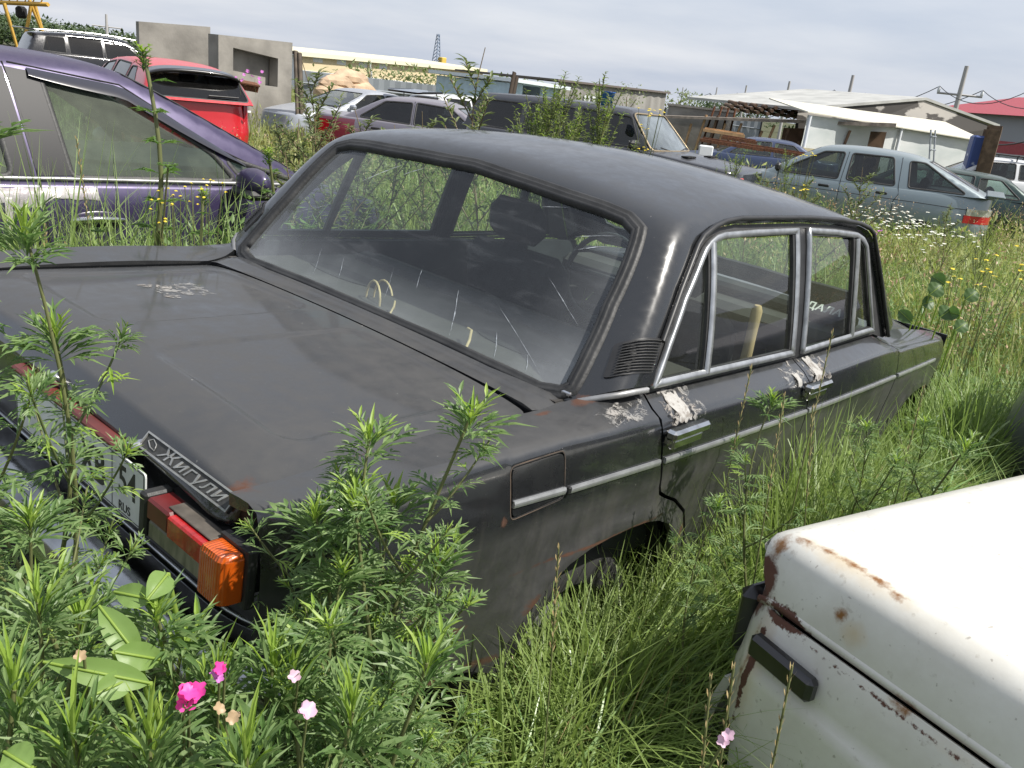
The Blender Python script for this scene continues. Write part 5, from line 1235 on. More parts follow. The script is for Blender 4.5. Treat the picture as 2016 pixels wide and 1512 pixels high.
# stones by the fence
random.seed(2)
def rock(u,v,d,r,label):
    p=at(u,v,d);mb=MB();vs=[];fs=[];nu,nvv=12,8
    for i in range(nvv+1):
        for j in range(nu):
            a=PI*i/nvv;b=2*PI*j/nu;k=1+.22*noise.noise(Vector((math.cos(b)*math.sin(a)*1.6+u,math.sin(b)*math.sin(a)*1.6,math.cos(a)*1.6)))
            vs.append((r*1.5*k*math.sin(a)*math.cos(b),r*k*math.sin(a)*math.sin(b),r*.75*k*math.cos(a)))
    for i in range(nvv):
        for j in range(nu): fs.append((i*nu+j,i*nu+(j+1)%nu,(i+1)*nu+(j+1)%nu,(i+1)*nu+j))
    mb.add(vs,fs,0,False);o=mb.build('boulder',M_stone,None,loc=tuple(p));tag(o,label,'rock','boulders at the sheet fence')
M_stone=mat('sandstone',(.42,.30,.20),.9,noise_amt=.25,nscale=2,bump=.4,bscale=5)
rock(664,166,31,.42,'lower sandy boulder by the fence above the silver sedan'); rock(688,160,32,.50,'largest sandy boulder, just right of the lower one at the fence'); rock(660,188,31,.6,'boulder at the foot of the other two, mostly hidden'); rock(705,188,32,.6,'low boulder right of the largest, mostly hidden')
# light blue cabin
a=at(1015,157,24);b=at(1105,160,25.5)
d=(b.xy-a.xy);Lc_=d.length;d.normalize();nn=Vector((-d.y,d.x))
if nn.dot(a.xy-CAM.xy)<0:nn=-nn
cbn=thing('metal_cabin','pale blue sheet metal cabin with a dark doorway and a lean-to roof','cabin',loc=(a.x,a.y,0)); K_=lambda u,z,dep=0:(d.x*u+nn.x*dep,d.y*u+nn.y*dep,z)
M_lblue=mat('pale_blue_sheet',(.40,.52,.58),.55,noise_amt=.08)
z1_=a.z; dz0=at(1030,168,24.3).z
mb=MB(); panel(mb,[(0,-.4),(Lc_,-.4),(Lc_,z1_-.10),(0,z1_-.06)],[[(Lc_*.17,-.2),(Lc_*.6,-.2),(Lc_*.6,dz0),(Lc_*.17,dz0)]],lambda u,z:K_(u,z),.5,out=K_(Lc_/2,1,3),flange=.08,normals=False); mb.build('front_wall',M_lblue,cbn)
mb=MB(); mb.add([K_(Lc_,-.4),K_(Lc_,-.4,3),K_(Lc_,z1_-.1,3),K_(Lc_,z1_-.1)],[(0,1,2,3)]); mb.add([K_(0,-.4),K_(0,-.4,3),K_(0,z1_-.1,3),K_(0,z1_-.1)],[(0,1,2,3)]); mb.add([K_(0,-.4,3),K_(Lc_,-.4,3),K_(Lc_,z1_-.1,3),K_(0,z1_-.1,3)],[(0,1,2,3)]); mb.build('side_walls',M_lblue,cbn)
mb=MB(); mb.prism([(-.15,z1_-.06),(Lc_+.25,z1_-.10),(Lc_+.25,z1_-.01),(-.15,z1_+.03)],lambda u,v,h:K_(u,v,h),-.2,3.2); mb.build('roof',mat('white_sheet_roof',(.6,.66,.68),.5),cbn)
a=at(1013,142,23.5);b=at(990,215,23.0); 
for i in range(2): mb=MB(); mb.tube([(b.x+.1*i,b.y,-.2),(a.x+.12*i,a.y,a.z-.1*i)],[.09,.08],4,sq=.4); tag(mb.build('leaning_board',mat('dark_board',(.05,.035,.025),.9),None),('dark board leaning at the left corner of the pale blue cabin','shorter twin of the dark board leaning at the blue cabin')[i],'board')
# corrugated long building
M_corr=mat('streaky_corrugated',(.30,.29,.27),.7,col2=(.20,.19,.175),nscale=1.4,thr=(.4,.6),stretch=(1,1,.12))
a=at(1100,160,46);b=at(1312,184,53);d=(b.xy-a.xy);Ln=d.length;d.normalize();nn=Vector((-d.y,d.x))
if nn.dot(a.xy-CAM.xy)<0:nn=-nn
cbd=thing('corrugated_shed','long grey corrugated metal building behind the black off-road car','building',loc=(a.x,a.y,0)); G_=lambda u,z,dep=0:(d.x*u+nn.x*dep,d.y*u+nn.y*dep,z)
zt2=lambda u:a.z+(b.z-a.z)*u/Ln
vs=[];fs=[];k=int(Ln/.35)
for i in range(k+1): u=Ln*i/k; vs+=[G_(u,-.8,.05*(i%2)),G_(u,zt2(u),.05*(i%2))]
for i in range(k): fs.append((2*i,2*i+2,2*i+3,2*i+1))
mb=MB(); mb.add(vs,fs); mb.add([G_(Ln,-.8),G_(Ln,-.8,8),G_(Ln,zt2(Ln),8),G_(Ln,zt2(Ln))],[(0,1,2,3)]); mb.build('wall',M_corr,cbd)
mb=MB(); mb.prism([(-.2,zt2(0)+.0),(Ln+.2,zt2(Ln)),(Ln+.2,zt2(Ln)+.1),(-.2,zt2(0)+.1)],lambda u,v,h:G_(u,v,h),-.15,8); mb.build('roof',mat('dark_roof_edge',(.13,.11,.10),.8),cbd)
for i in range(6):
    q=at(1222+i*13,203+i*1.5,46); u=(q.xy-a.xy).dot(d); m=MB(); m.prism([(u-.14,q.z-.18),(u+.14,q.z-.18),(u+.14,q.z+.18),(u-.14,q.z+.18)],lambda uu,v,h:G_(uu,v,h),-.06,-.02); m.build('window',[M_wpan,M_hole][i%3==2],cbd)
# white sheeted shed
M_film=mat('white_film_sheeting',(.80,.82,.80),.5,col2=(.60,.65,.64),nscale=.7,thr=(.4,.65),bump=.3,bscale=3,stretch=(1,1,2.5))
_g=NB(M_film);_t=_g.n('ShaderNodeBsdfTranslucent');_t.inputs[0].default_value=(.8,.82,.8,1);_m=_g.n('ShaderNodeMixShader');_m.inputs[0].default_value=.3;_g.l(_g.b.outputs[0],_m.inputs[1]);_g.l(_t.outputs[0],_m.inputs[2]);_g.l(_m.outputs[0],_g.nt.nodes['Material Output'].inputs[0])
M_beam=mat('raw_timber',(.40,.25,.13),.8,noise_amt=.2); M_tarpc=mat('cream_sheet_roof',(.52,.50,.42),.6,noise_amt=.12,nscale=.8)
A=at(1590,226,25);B=at(1925,268,31); d=(B.xy-A.xy);Ls=d.length;d.normalize();nn=Vector((-d.y,d.x))
if nn.dot(A.xy-CAM.xy)<0:nn=-nn
shd=thing('sheeted_shed','low shed walled with white plastic sheeting under a patched pale gable roof','shed',loc=(A.x,A.y,0)); H_=lambda u,z,dep=0:(d.x*u+nn.x*dep,d.y*u+nn.y*dep,z)
zs=lambda u:A.z+(B.z-A.z)*u/Ls
vs=[];fs=[]; ku=40
for i in range(ku+1):
    u=Ls*i/ku
    for j in range(5): t=j/4; vs.append(H_(u,-.5+(zs(u)+.5)*t,.06*noise.noise(Vector((u*1.5,t*3,0)))))
for i in range(ku):
    for j in range(4): q=i*5+j; fs.append((q,q+5,q+6,q+1))
mb=MB(); mb.add(vs,fs,0,True); mb.add([H_(Ls,-.5),H_(Ls,-.5,6),H_(Ls,zs(Ls),6),H_(Ls,zs(Ls))],[(0,1,2,3)]); mb.build('film_wall',M_film,shd)
m=MB(); q=at(1790,292,23.4);u=(q.xy-A.xy).dot(d); m.prism([(u-1.1,-.4),(u+.9,-.4),(u+.9,.95),(u-1.1,.98)],lambda uu,v,h:H_(uu,v,h),-.16,-.10); m.build('board_panel',mat('yellowish_board',(.36,.32,.20),.7,noise_amt=.1),shd)
for u in (0.0,.5,1.0): m=MB(); m.tube([H_(Ls*u,-.5,-.10),H_(Ls*u,zs(Ls*u),-.10)],[.05,.05],4); m.build('post',M_wpan,shd)
# roof: front eave overhang, ridge behind
rd=at(1820,197,28); rdz=rd.z; e0=zs(0)+.05;e1=zs(Ls)-.05
for nm,P in (('front_roof',[H_(-.2,e0,-.18),H_(Ls+.3,e1-.1,-.18),H_(Ls+.1,e1+.35,1.3),H_(-.2,e0+.25,1.3)]),):
    m=MB(); m.add(P+[Vector(p)+Vector((0,0,.03)) for p in P],[(0,1,2,3),(7,6,5,4),(0,4,5,1),(1,5,6,2),(2,6,7,3),(3,7,4,0)]); m.build(nm,M_tarpc,shd)
g0_=at(1572,217,27.5);g1_=at(1820,197,31.5);g2_=at(1965,250,34)
def rel(p,dz=0,dep=0): return (p.x-A.x+nn.x*dep,p.y-A.y+nn.y*dep,p.z+dz)
m=MB(); 
for (p,q) in ((g0_,g1_),(g1_,g2_)):
    P=[rel(p,0,-.05),rel(q,0,-.05),rel(q,0,5),rel(p,0,5)]; m.add(P+[Vector(v)+Vector((0,0,.08)) for v in P],[(0,1,2,3),(7,6,5,4),(0,4,5,1),(1,5,6,2),(2,6,7,3),(3,7,4,0)])
m.build('gable_roof',mat('grey_sheet_roof',(.36,.36,.34),.6,noise_amt=.15,nscale=1.5),shd)
m=MB(); gm=[rel(g0_,0,.0),rel(g2_,-.05,.0),rel(g1_,-.02,.0)]; gm2=gm[:1]+[Vector(gm[0])-Vector((0,0,1.2))]+[Vector(gm[1])-Vector((0,0,.9)),gm[1],gm[2]]; m.add(gm2,[(0,1,2,3,4)]); m.build('gable_wall',mat('pale_gable_board',(.33,.31,.28),.8,col2=(.05,.045,.04),nscale=.9,thr=(.46,.50),stretch=(1,1,2.5)),shd)
# ladder against it
lp=at(1845,300,22.6); lad=thing('ladder','grey step ladder leaning against the white sheeting of the shed','ladder',loc=(lp.x,lp.y,0))
lz=at(1858,258,22.8).z
for sx in (-.18,.18): m=MB(); m.tube([(sx,-.2,-.3),(sx+.15,.25,lz)],[.02,.02],4); m.build('rail',M_galv,lad)
m=MB()
for i in range(7): t=i/7; m.tube([(-.18+.15*t,-.2+.45*t,-.3+(lz+.3)*t+.15),(.18+.15*t,-.2+.45*t,-.3+(lz+.3)*t+.15)],[.015,.015],4)
m.build('rungs',M_galv,lad)
# blue wrapped boards & dark planks at the right end of the shed
p=at(1938,270,23); bl=MB(); bl.box((0,0,.75),(.75,.5,2.0),bev=.04); o=bl.build('wrapped_stack',mat('blue_wrap',(.03,.06,.20),.5,col2=(.45,.50,.60),nscale=2.2,thr=(.60,.66),stretch=(1,1,2)),None,loc=(p.x,p.y,0)); tag(o,'stack of goods in blue and white printed wrap at the right end of the shed','stack'); o.rotation_euler=(0,0,R(20))
bd=thing('board_stack','upright brown boards stacked against the right end of the shed','boards',loc=tuple(at(1962,275,22.5)[:2])+(0,))
for i in range(7): m=MB(); m.box((.10*i-.3,.04*i,.85),(.05,.25,2.1+.1*(i%3)),M=Matrix.Rotation(R(4*(i%3)-2),3,'Y')); m.build('board',mat('brown_board',(.12,.08,.05),.9,noise_amt=.3),bd)
# timber heap and frames left of the shed
M_heap=mat('brown_timber',(.13,.08,.05),.9,noise_amt=.4,nscale=3)
random.seed(9)
tb=thing('timber_frames','row of raw timber frames and laths propped under a dark roof left of the shed','timber',loc=tuple(at(1530,270,26)[:2])+(0,))
cd=Vector((0.5,-.86,0))
for i in range(16):
    x=-2.6+.30*i; m=MB(); h=random.uniform(.9,1.6); m.tube([(cd.x*x,cd.y*x,-.2),(cd.x*(x+random.uniform(.1,.5)),cd.y*(x+random.uniform(.1,.5)),h)],[.045,.04],4); m.build('lath',[M_beam,M_beam,M_heap][i%3] if i<9 else M_heap,tb)
m=MB(); m.prism([(-3.2,1.30),(3.0,1.75),(3.0,1.85),(-3.2,1.36)],lambda u,v,h:(cd.x*u+.86*h,cd.y*u+.5*h,v),-.3,1.5); m.build('lean_roof',mat('old_grey_roofing',(.20,.17,.14),.9,noise_amt=.3),tb)
m=MB(); m.prism([(.2,-.2),(3.0,-.2),(3.0,1.6),(.2,1.4)],lambda u,v,h:(cd.x*u+.86*h,cd.y*u+.5*h,v),.6,.7); m.build('back_sheet',M_heap,tb)
pl_=thing('log_pile','pile of thin round logs laid on the dark lean-to roof','logs',loc=tuple(at(1520,220,28)[:2])+(0,))
q=at(1520,222,28)
for i in range(26): m=MB(); x=-1.3+.1*i; m.tube([(cd.x*x,cd.y*x,q.z-.05+.1*(i%3)),(cd.x*x+1.3,cd.y*x+.9,q.z+.0+.1*(i%3))],[.055,.055],7); m.build('log',M_heap,pl_)
for (u,v,d_,ln,an,lab) in ((1440,285,17,2.6,-60,'rusty red beam lying in weeds behind the off-road car hood'),(1530,298,18,3.4,-62,'long rust-orange panel lying in weeds in front of the timber frames'),(1425,262,20,2.0,-60,'pale plank lying on a low rack behind the off-road car'),(1455,276,19,1.6,-58,'white-painted board on the ground near the rusty beam')):
    p=at(u,v,d_); m=MB(); m.box((0,0,0),(ln*.45,.16,.06)); m.box((0,.05,.045),(ln*.42,.06,.03)); o=m.build('lying_beam',M_rust if 'rust' in lab else (M_white if 'white' in lab else M_beam),None,loc=(p.x,p.y,p.z)); o.rotation_euler=(0,R(2),R(an)); tag(o,lab,'beam')
m=MB(); p=at(1378,235,28); m.box((0,0,p.z/2),(2.0,.4,p.z+.6)); m.box((0,0,p.z+.33),(2.1,.5,.06)); o=m.build('concrete_wall_piece',M_conc,None,loc=(p.x,p.y,0)); o.rotation_euler=(0,0,R(-62)); tag(o,'short pale concrete wall piece with rusty frame beside, behind the off-road car roof','wall')
m=MB(); p=at(1408,245,27)
for i in range(4): m.tube([(-.4+.27*i,0,0),(-.1+.2*i,0,p.z+.5)],[.03,.03],4)
m.tube([(-.4,0,.5),(.5,0,.5)],[.03,.03],4); m.tube([(-.2,0,1.1),(.5,0,1.1)],[.03,.03],4); o=m.build('rusty_frame',M_rust,None,loc=(p.x,p.y,0)); o.rotation_euler=(0,0,R(-60)); tag(o,'rusty iron trestle frame beside the short concrete wall','frame')
# white panel by the off-road car hood
m=MB(); p=at(1390,293,13.5); m.box((0,0,0),(.22,.04,.30),bev=.02); o=m.build('white_panel',M_wpan,None,loc=(p.x,p.y,p.z-.1)); o.rotation_euler=(0,0,R(-50)); tag(o,'small white panel standing behind the off-road car windshield','panel')
# red roofed hall
A=at(1835,200,60);B=at(2060,232,52);d=(B.xy-A.xy);Lr=d.length;d.normalize();nn=Vector((-d.y,d.x))
if nn.dot(A.xy-CAM.xy)<0:nn=-nn
rh=thing('red_hall','grey hall with a red roof and red bands at the right edge','building',loc=(A.x,A.y,0)); Q_=lambda u,z,dep=0:(d.x*u+nn.x*dep,d.y*u+nn.y*dep,z)
M_rr=mat('red_roof_sheet',(.30,.035,.045),.5,noise_amt=.1); M_gw=mat('grey_hall_wall',(.27,.28,.30),.7); 
ev=at(1950,226,56).z
for nm,z0_,z1_,mt,dp in (('wall',-1,ev,M_gw,0),('red_band',ev-2.6,ev-1.3,M_rr,-.05),('lower_red_band',ev-5.0,ev-4.2,M_rr,-.05)):
    m=MB(); m.prism([(0,z0_),(Lr,z0_),(Lr,z1_),(0,z1_)],lambda u,v,h:Q_(u,v,h),dp,.2+(12 if nm=='wall' else 0)); m.build(nm,mt,rh)
m=MB(); m.prism([(-.5,ev),(6,ev+1.4),(12,ev)],lambda w_,v,h:Q_(h,v,w_),-.5,Lr+1); m.build('roof',M_rr,rh)
m=MB(); m.prism([(Lr*.55,ev-4.15),(Lr,ev-4.15),(Lr,ev-2.9),(Lr*.55,ev-2.9)],lambda u,v,h:Q_(u,v,h),-.04,-.01); m.build('window_band',mat('pale_window_band',(.6,.65,.7),.2),rh)
# power poles with wires
M_pole=mat('pole_concrete',(.36,.35,.34),.9); M_wire=mat('wire',(.05,.05,.055),.6)
PP=[(1904,130,1884,300,48),(1680,148,1662,290,62),(1555,160,1549,260,85),(1470,168,1465,250,115),(1412,172,1410,240,150),(1345,172,1344,235,190)]
prev=None
for i,(u,v,u2,v2,dd) in enumerate(PP):
    t_=at(u,v,dd);lab=('tallest concrete power pole above the red roof','power pole above the left end of the sheeted shed','third power pole from the right, before the trees','fourth power pole from the right','fifth smaller power pole above the grey fence','farthest faint power pole right of the corrugated building')[i]
    pr=thing('power_pole',lab,'power pole',loc=(t_.x,t_.y,0),group='power poles along the road')
    m=MB(); m.tube([(0,0,-1),(0,0,t_.z)],[.16,.10],7); m.build('pole',M_pole,pr)
    cr=(Vector((math.cos(R(-68)),math.sin(R(-68)),0)))
    zc_=t_.z-1.3
    m=MB(); m.tube([(cr*-1.0)+Vector((0,0,zc_)),(cr*1.0)+Vector((0,0,zc_))],[.05,.05],4); 
    m.build('crossarm',M_pole,pr)
    for sx in (-.95,.95): m=MB(); m.lathe([(.02,0),(.07,.05),(.07,.25),(.02,.3)],(cr.x*sx,cr.y*sx,zc_),'z',8); m.build('insulator',M_wpan,pr)
    cur=(Vector((t_.x,t_.y,zc_+.3)),cr,Vector((t_.x,t_.y,t_.z-2.6)))
    if prev or True:
        if prev is None: prev=(Vector((at(2120,190,40).x,at(2120,190,40).y,zc_+.6)),cr,Vector((at(2120,190,40).x,at(2120,190,40).y,zc_-1.0)))
        wr=thing('power_wires','sagging cables running to the %s'%lab,'cable',loc=(0,0,0),group='cables between the power poles')
        for k,(a_,b_) in enumerate(((prev[0]-prev[1]*.95,cur[0]-cur[1]*.95),(prev[0]+prev[1]*.95,cur[0]+cur[1]*.95),(prev[2],cur[2]))):
            P=[a_.lerp(b_,q/14)+Vector((0,0,-4*.9*(q/14)*(1-q/14))) for q in range(15)]; m=MB(); m.tube(P,[.018+.012*(k==2)+i*.005]*15,4); m.build('cable',M_wire,wr)
    prev=cur
t_=at(209,28,130); pr=thing('power_pole','lone power pole standing before the far wood on the left','power pole',loc=(t_.x,t_.y,0),group='power poles along the road')
m=MB(); m.tube([(0,0,-1),(0,0,t_.z)],[.3,.15],6); m.build('pole',M_pole,pr); m=MB()
for zz,ww in ((t_.z-1.5,1.6),(t_.z-3,2.2)): m.tube([(-ww,ww*.4,zz),(ww,-ww*.4,zz)],[.08,.08],4)
m.build('crossarm',M_pole,pr)
m=MB(); m.tube([(-1.6,0,-1),(0,0,t_.z*.45)],[.15,.15],5); m.build('brace',M_pole,pr)
# lattice mast over the warehouse
t_=at(863,67,150); pr=thing('lattice_mast','thin blue-grey crane mast with a yellow cab above the warehouse roof','mast',loc=(t_.x,t_.y,0))
m=MB(); zb__=t_.z
for (sx,sy) in ((-1,-1),(-1,1),(1,-1),(1,1)): m.tube([(sx*.8,sy*.8,0),(sx*.15,sy*.15,zb__)],[.10,.08],4)
for i in range(16):
    z=zb__*i/16;w0=.8-.65*i/16;w1=.8-.65*(i+1)/16;z2=zb__*(i+1)/16
    m.tube([(-w0,-w0,z),(w1,-w1,z2)],[.06,.06],4);m.tube([(w0,-w0,z),(w1,w1,z2)],[.06,.06],4);m.tube([(-w0,w0,z),(-w1,-w1,z2)],[.06,.06],4)
m.build('lattice',mat('mast_blue',(.15,.20,.28),.6),pr)
m=MB(); m.box((.8,-.5,zb__-4),(1.1,1.1,1.1),bev=.1); m.build('cab',mat('cab_yellow',(.6,.42,.08),.5),pr)
# yellow gantry crane top left
M_yel=mat('crane_yellow',(.50,.30,.05),.6,noise_amt=.15)
gc_=thing('gantry_crane','yellow gantry crane with slanting legs at the top left','crane',loc=(0,0,0))
a=at(-60,2,95);b=at(95,9,88)
m=MB(); m.tube([a,b],[.18,.18],4,sq=1.2); m.tube([a+Vector((0,0,1.2)),b+Vector((0,0,1.2))],[.12,.12],4)
for i in range(10): q=a.lerp(b,i/10);r2=a.lerp(b,(i+1)/10); m.tube([q,r2+Vector((0,0,1.2))],[.07,.07],4)
m.build('girder',M_yel,gc_)
for (u0_,v0_,u1_,v1_) in ((8,6,21,50),(62,8,54,50),(68,8,83,58),(58,0,62,10)):
    p=at(u0_,v0_,90);q=at(u1_,v1_,90); q=q+(q-p)*((q.z+1)/max(p.z-q.z,.5)) if q.z>0 else q; m=MB(); m.tube([p,q],[.17,.10],4); m.build('leg',M_yel,gc_)
p=at(41,12,91); m=MB(); m.box((p.x,p.y,p.z-.5),(.8,.8,1.0),bev=.2); m.build('hook_block',M_hole,gc_)
# small blue bucket on the off-road car roof
p=at(1196,192,11.2); m=MB(); m.lathe([(.001,-.10),(.07,-.10),(.09,.06),(.10,.07),(.085,.06),(.06,-.08)],(0,0,0),'z',16); o=m.build('bucket',mat('blue_plastic',(.02,.10,.35),.4),None,loc=tuple(p)); tag(o,'small blue bucket-like thing perched on the off-road car roof','bucket')
# ---------------- ground with gentle relief ----------------
def ground():
    xs=np.concatenate([np.arange(-8,26,.5),np.array([28,32,38,46,60,80,120,200,400,900,1500])]);xs=np.concatenate([np.array([-1500,-500,-200,-80,-30,-14]),xs])
    ys=xs+0.0
    V=[];F=[]
    for y in ys:
        for x in xs: V.append((x,y,gz(x,y)-.01+(0 if abs(x)<60 and abs(y)<60 else -.3)))
    n=len(xs)
    for j in range(len(ys)-1):
        for i in range(n-1): a=j*n+i;F.append((a,a+1,a+n+1,a+n))
    mb=MB();mb.add(V,F,0,True)
    m=bpy.data.materials.new('weedy_soil'); m.use_nodes=True; g=NB(m)
    n1=g.noise(1.1,8,.65);n2=g.noise(14,6,.7)
    col=g.mix(g.rng(n1,.35,.65),(.045,.060,.018),(.075,.072,.032)); col=g.mix(g.rng(n2,.45,.7,0,.6),col,(.03,.022,.012)); g.set('Base Color',col); g.b.inputs['Roughness'].default_value=1; g.bump(n2,1,.05)
    return tag(mb.build('ground',m,None),kind='structure')
ground()
# ---------------- foliage materials ----------------
def leafmat(name,c1,c2,rough=.45,trans=.35,patch=None,spec=.4):
    m=bpy.data.materials.new(name); m.use_nodes=True; g=NB(m); b=g.b; o=g.nt.nodes['Material Output']
    geo=g.n('ShaderNodeNewGeometry'); r=geo.outputs['Random Per Island']
    col=g.mix(r,c1,c2)
    if patch:
        n=g.noise(.55,4,.6); col=g.mix(g.rng(n,.40,.66,0,.85),col,patch)
    g.set('Base Color',col); b.inputs['Roughness'].default_value=rough; b.inputs['Specular IOR Level'].default_value=spec
    t=g.n('ShaderNodeBsdfTranslucent'); mixc=g.mix(.5,col,(.30,.42,.05)) if False else col
    hv=g.n('ShaderNodeHueSaturation'); hv.inputs['Saturation'].default_value=1.1; hv.inputs['Value'].default_value=1.6; g.l(col,hv.inputs['Color']); g.l(hv.outputs[0],t.inputs[0])
    mx_=g.n('ShaderNodeMixShader'); mx_.inputs[0].default_value=trans; g.l(b.outputs[0],mx_.inputs[1]); g.l(t.outputs[0],mx_.inputs[2]); g.l(mx_.outputs[0],o.inputs[0])
    return m
G_blade=leafmat('grass_blade',(.085,.165,.038),(.27,.37,.11),patch=(.22,.29,.085),trans=.32)
G_wide=leafmat('broad_grass_blade',(.12,.23,.06),(.30,.42,.16),trans=.30,rough=.30,spec=.5)
G_dry=leafmat('dry_blade',(.30,.22,.10),(.42,.33,.17),trans=.2)
G_mug=leafmat('mugwort_leaf',(.075,.145,.038),(.20,.28,.11))
G_young=leafmat('young_leaf',(.19,.30,.04),(.30,.40,.09))
G_stem=leafmat('green_stem',(.10,.13,.045),(.16,.16,.07),trans=.05)
G_rstem=leafmat('brown_stem',(.14,.10,.06),(.22,.17,.10),trans=.0)
G_dock=leafmat('dock_leaf',(.13,.24,.05),(.19,.30,.09),rough=.4,spec=.45)
G_field=leafmat('field_leaf',(.13,.20,.04),(.30,.34,.11),patch=(.29,.28,.11))
G_seed=leafmat('seed_head',(.30,.20,.12),(.42,.31,.18),trans=.15)
G_weed=leafmat('dusty_weed_leaf',(.10,.14,.045),(.20,.23,.10))
G_tree=leafmat('tree_leaf',(.035,.06,.022),(.075,.11,.04),trans=.2)
M_pink=leafmat('pink_petal',(.75,.04,.30),(.85,.10,.42),trans=.3); M_pale=leafmat('pale_petal',(.60,.36,.50),(.68,.48,.58),trans=.3); M_wpet=leafmat('white_petal',(.72,.72,.62),(.8,.8,.74),trans=.2); M_yel=leafmat('yellow_petal',(.60,.46,.03),(.75,.60,.05),trans=.2); M_purp=leafmat('purple_petal',(.45,.12,.42),(.55,.2,.5),trans=.2)
def np_mesh(name,V,F,mats,mi=None,smooth=False,parent=None):
    V=np.asarray(V,np.float32).reshape(-1,3);F=np.asarray(F,np.int32);k=F.shape[1]
    me=bpy.data.meshes.new(name); me.vertices.add(len(V)); me.vertices.foreach_set('co',V.ravel()); me.loops.add(F.size); me.loops.foreach_set('vertex_index',F.ravel())
    me.polygons.add(len(F)); me.polygons.foreach_set('loop_start',np.arange(0,F.size,k,dtype=np.int32)); me.polygons.foreach_set('loop_total',np.full(len(F),k,np.int32))
    if not isinstance(mats,(list,tuple)): mats=[mats]
    for m in mats: me.materials.append(m)
    if mi is not None: me.polygons.foreach_set('material_index',np.asarray(mi,np.int32))
    me.polygons.foreach_set('use_smooth',np.full(len(F),smooth)); me.update(calc_edges=True)
    return link(bpy.data.objects.new(name,me),parent)
rng=np.random.default_rng(11)
# footprints of the cars: no stems inside them
FOOT=[]
def foot(M,x0,x1,y0,y1): FOOT.append((M.inverted(),x0,x1,y0,y1))
foot(MCAR,.16,3.95,Y0-.80,Y0+.80); foot(wcM,-.10,1.6,.0,1.4)
for o in bpy.data.objects:
    if o.parent is None and o.get('category') in('car','suv') and o.name not in ('sedan_car','old_white_car'):
        foot(o.matrix_world.copy() if False else o.matrix_basis.copy(),.05,4.2,-.80,.80)
def free(x,y,pad=0.0):
    k=np.ones(len(x),bool)
    for Mi,x0,x1,y0,y1 in FOOT:
        lx=Mi[0][0]*x+Mi[0][1]*y+Mi[0][3]; ly=Mi[1][0]*x+Mi[1][1]*y+Mi[1][3]
        k&=~((lx>x0-pad)&(lx<x1+pad)&(ly>y0-pad)&(ly<y1+pad))
    return k
def GZ(x,y):
    d=np.hypot(x-CAM.x,y-CAM.y);t=np.clip((d-5)/10,0,1);t=t*t*(3-2*t);u=np.clip((d-2)/4,0,1);u=u*u*(3-2*u)
    return -.17*t+.03*np.sin(x*.7+1)*np.cos(y*.6)*u
def blades(x,y,h,wd,lean,curv,S=6,az=None,twist=None,z0=None):
    """x,y,h.. arrays -> verts, faces of curved tapering blades"""
    n=len(x); az=rng.uniform(0,2*PI,n) if az is None else az
    t=np.linspace(0,1,S+1)[None,:]; ca,sa=np.cos(az)[:,None],np.sin(az)[:,None]
    out=h[:,None]*(lean[:,None]*t+curv[:,None]*t**2.4); up=h[:,None]*(t-.50*np.minimum(np.abs(curv),1.35)[:,None]*t**2.6)
    z0=GZ(x,y) if z0 is None else z0
    px_=x[:,None]+ca*out;py_=y[:,None]+sa*out;pz_=z0[:,None]+up
    tw=(rng.uniform(-.7,.7,n) if twist is None else twist)[:,None]
    wx=-np.sin(az[:,None]+tw);wy=np.cos(az[:,None]+tw)
    w_=wd[:,None]*np.clip(np.minimum(.35+2.2*t,1.0)*(1-t**2.2),.03,1)*.5
    V=np.empty((n,S+1,2,3),np.float32)
    V[:,:,0,0]=px_-wx*w_;V[:,:,0,1]=py_-wy*w_;V[:,:,0,2]=pz_
    V[:,:,1,0]=px_+wx*w_;V[:,:,1,1]=py_+wy*w_;V[:,:,1,2]=pz_+.25*w_
    b=(np.arange(n)*(S+1)*2)[:,None];i=np.arange(S)[None,:]*2
    F=np.stack([b+i,b+i+1,b+i+3,b+i+2],-1).reshape(-1,4)
    return V.reshape(-1,3),F
def leaves(x,y,z,L_,wd,az,pitch,fold=.3):
    """diamond leaflets (2 quads folded on the midrib)"""
    n=len(x);ca,sa=np.cos(az),np.sin(az);cp,sp=np.cos(pitch),np.sin(pitch)
    d=np.stack([ca*cp,sa*cp,sp],1);s=np.stack([-sa,ca,np.zeros(n)],1);u=np.cross(d,s)*-1
    P=np.stack([x,y,z],1);m=P+d*(L_*.45)[:,None];tip=P+d*L_[:,None]-np.array([0,0,1])*(L_*.12)[:,None]
    a=m+s*(wd*.5)[:,None]+u*(wd*fold)[:,None];b=m-s*(wd*.5)[:,None]+u*(wd*fold)[:,None]
    V=np.stack([P,a,tip,b],1).reshape(-1,3)
    i=(np.arange(n)*4)[:,None]
    F=np.concatenate([np.concatenate([i,i+1,i+2],1),np.concatenate([i,i+2,i+3],1)],1).reshape(-1,3)
    return V,F
def cam_uv(x,y,z):
    q=(np.stack([x,y,z],1)-np.array(CAM))@np.array(RW).T
    return 1008-1677.69*q[:,0]/np.minimum(q[:,2],-1e-3),756+1677.69*q[:,1]/np.minimum(q[:,2],-1e-3),-q[:,2]
def scatter(n,x0,x1,y0,y1,dens=None,view=True,pad=.0):
    x=rng.uniform(x0,x1,n);y=rng.uniform(y0,y1,n);k=free(x,y,pad)
    if dens is not None: k&=rng.uniform(0,1,n)<dens(x,y)
    if view:
        u,v,d=cam_uv(x,y,GZ(x,y)+.3);k&=(d>.15)&(u>-700)&(u<2700)
    return x[k],y[k]
def clump(x,y,s=1.0,o=0):
    return .5+.5*np.sin(x*3.1*s+1.7*np.sin(y*2.3*s+o)+o)*np.cos(y*2.7*s+1.3*np.sin(x*1.9*s+o))
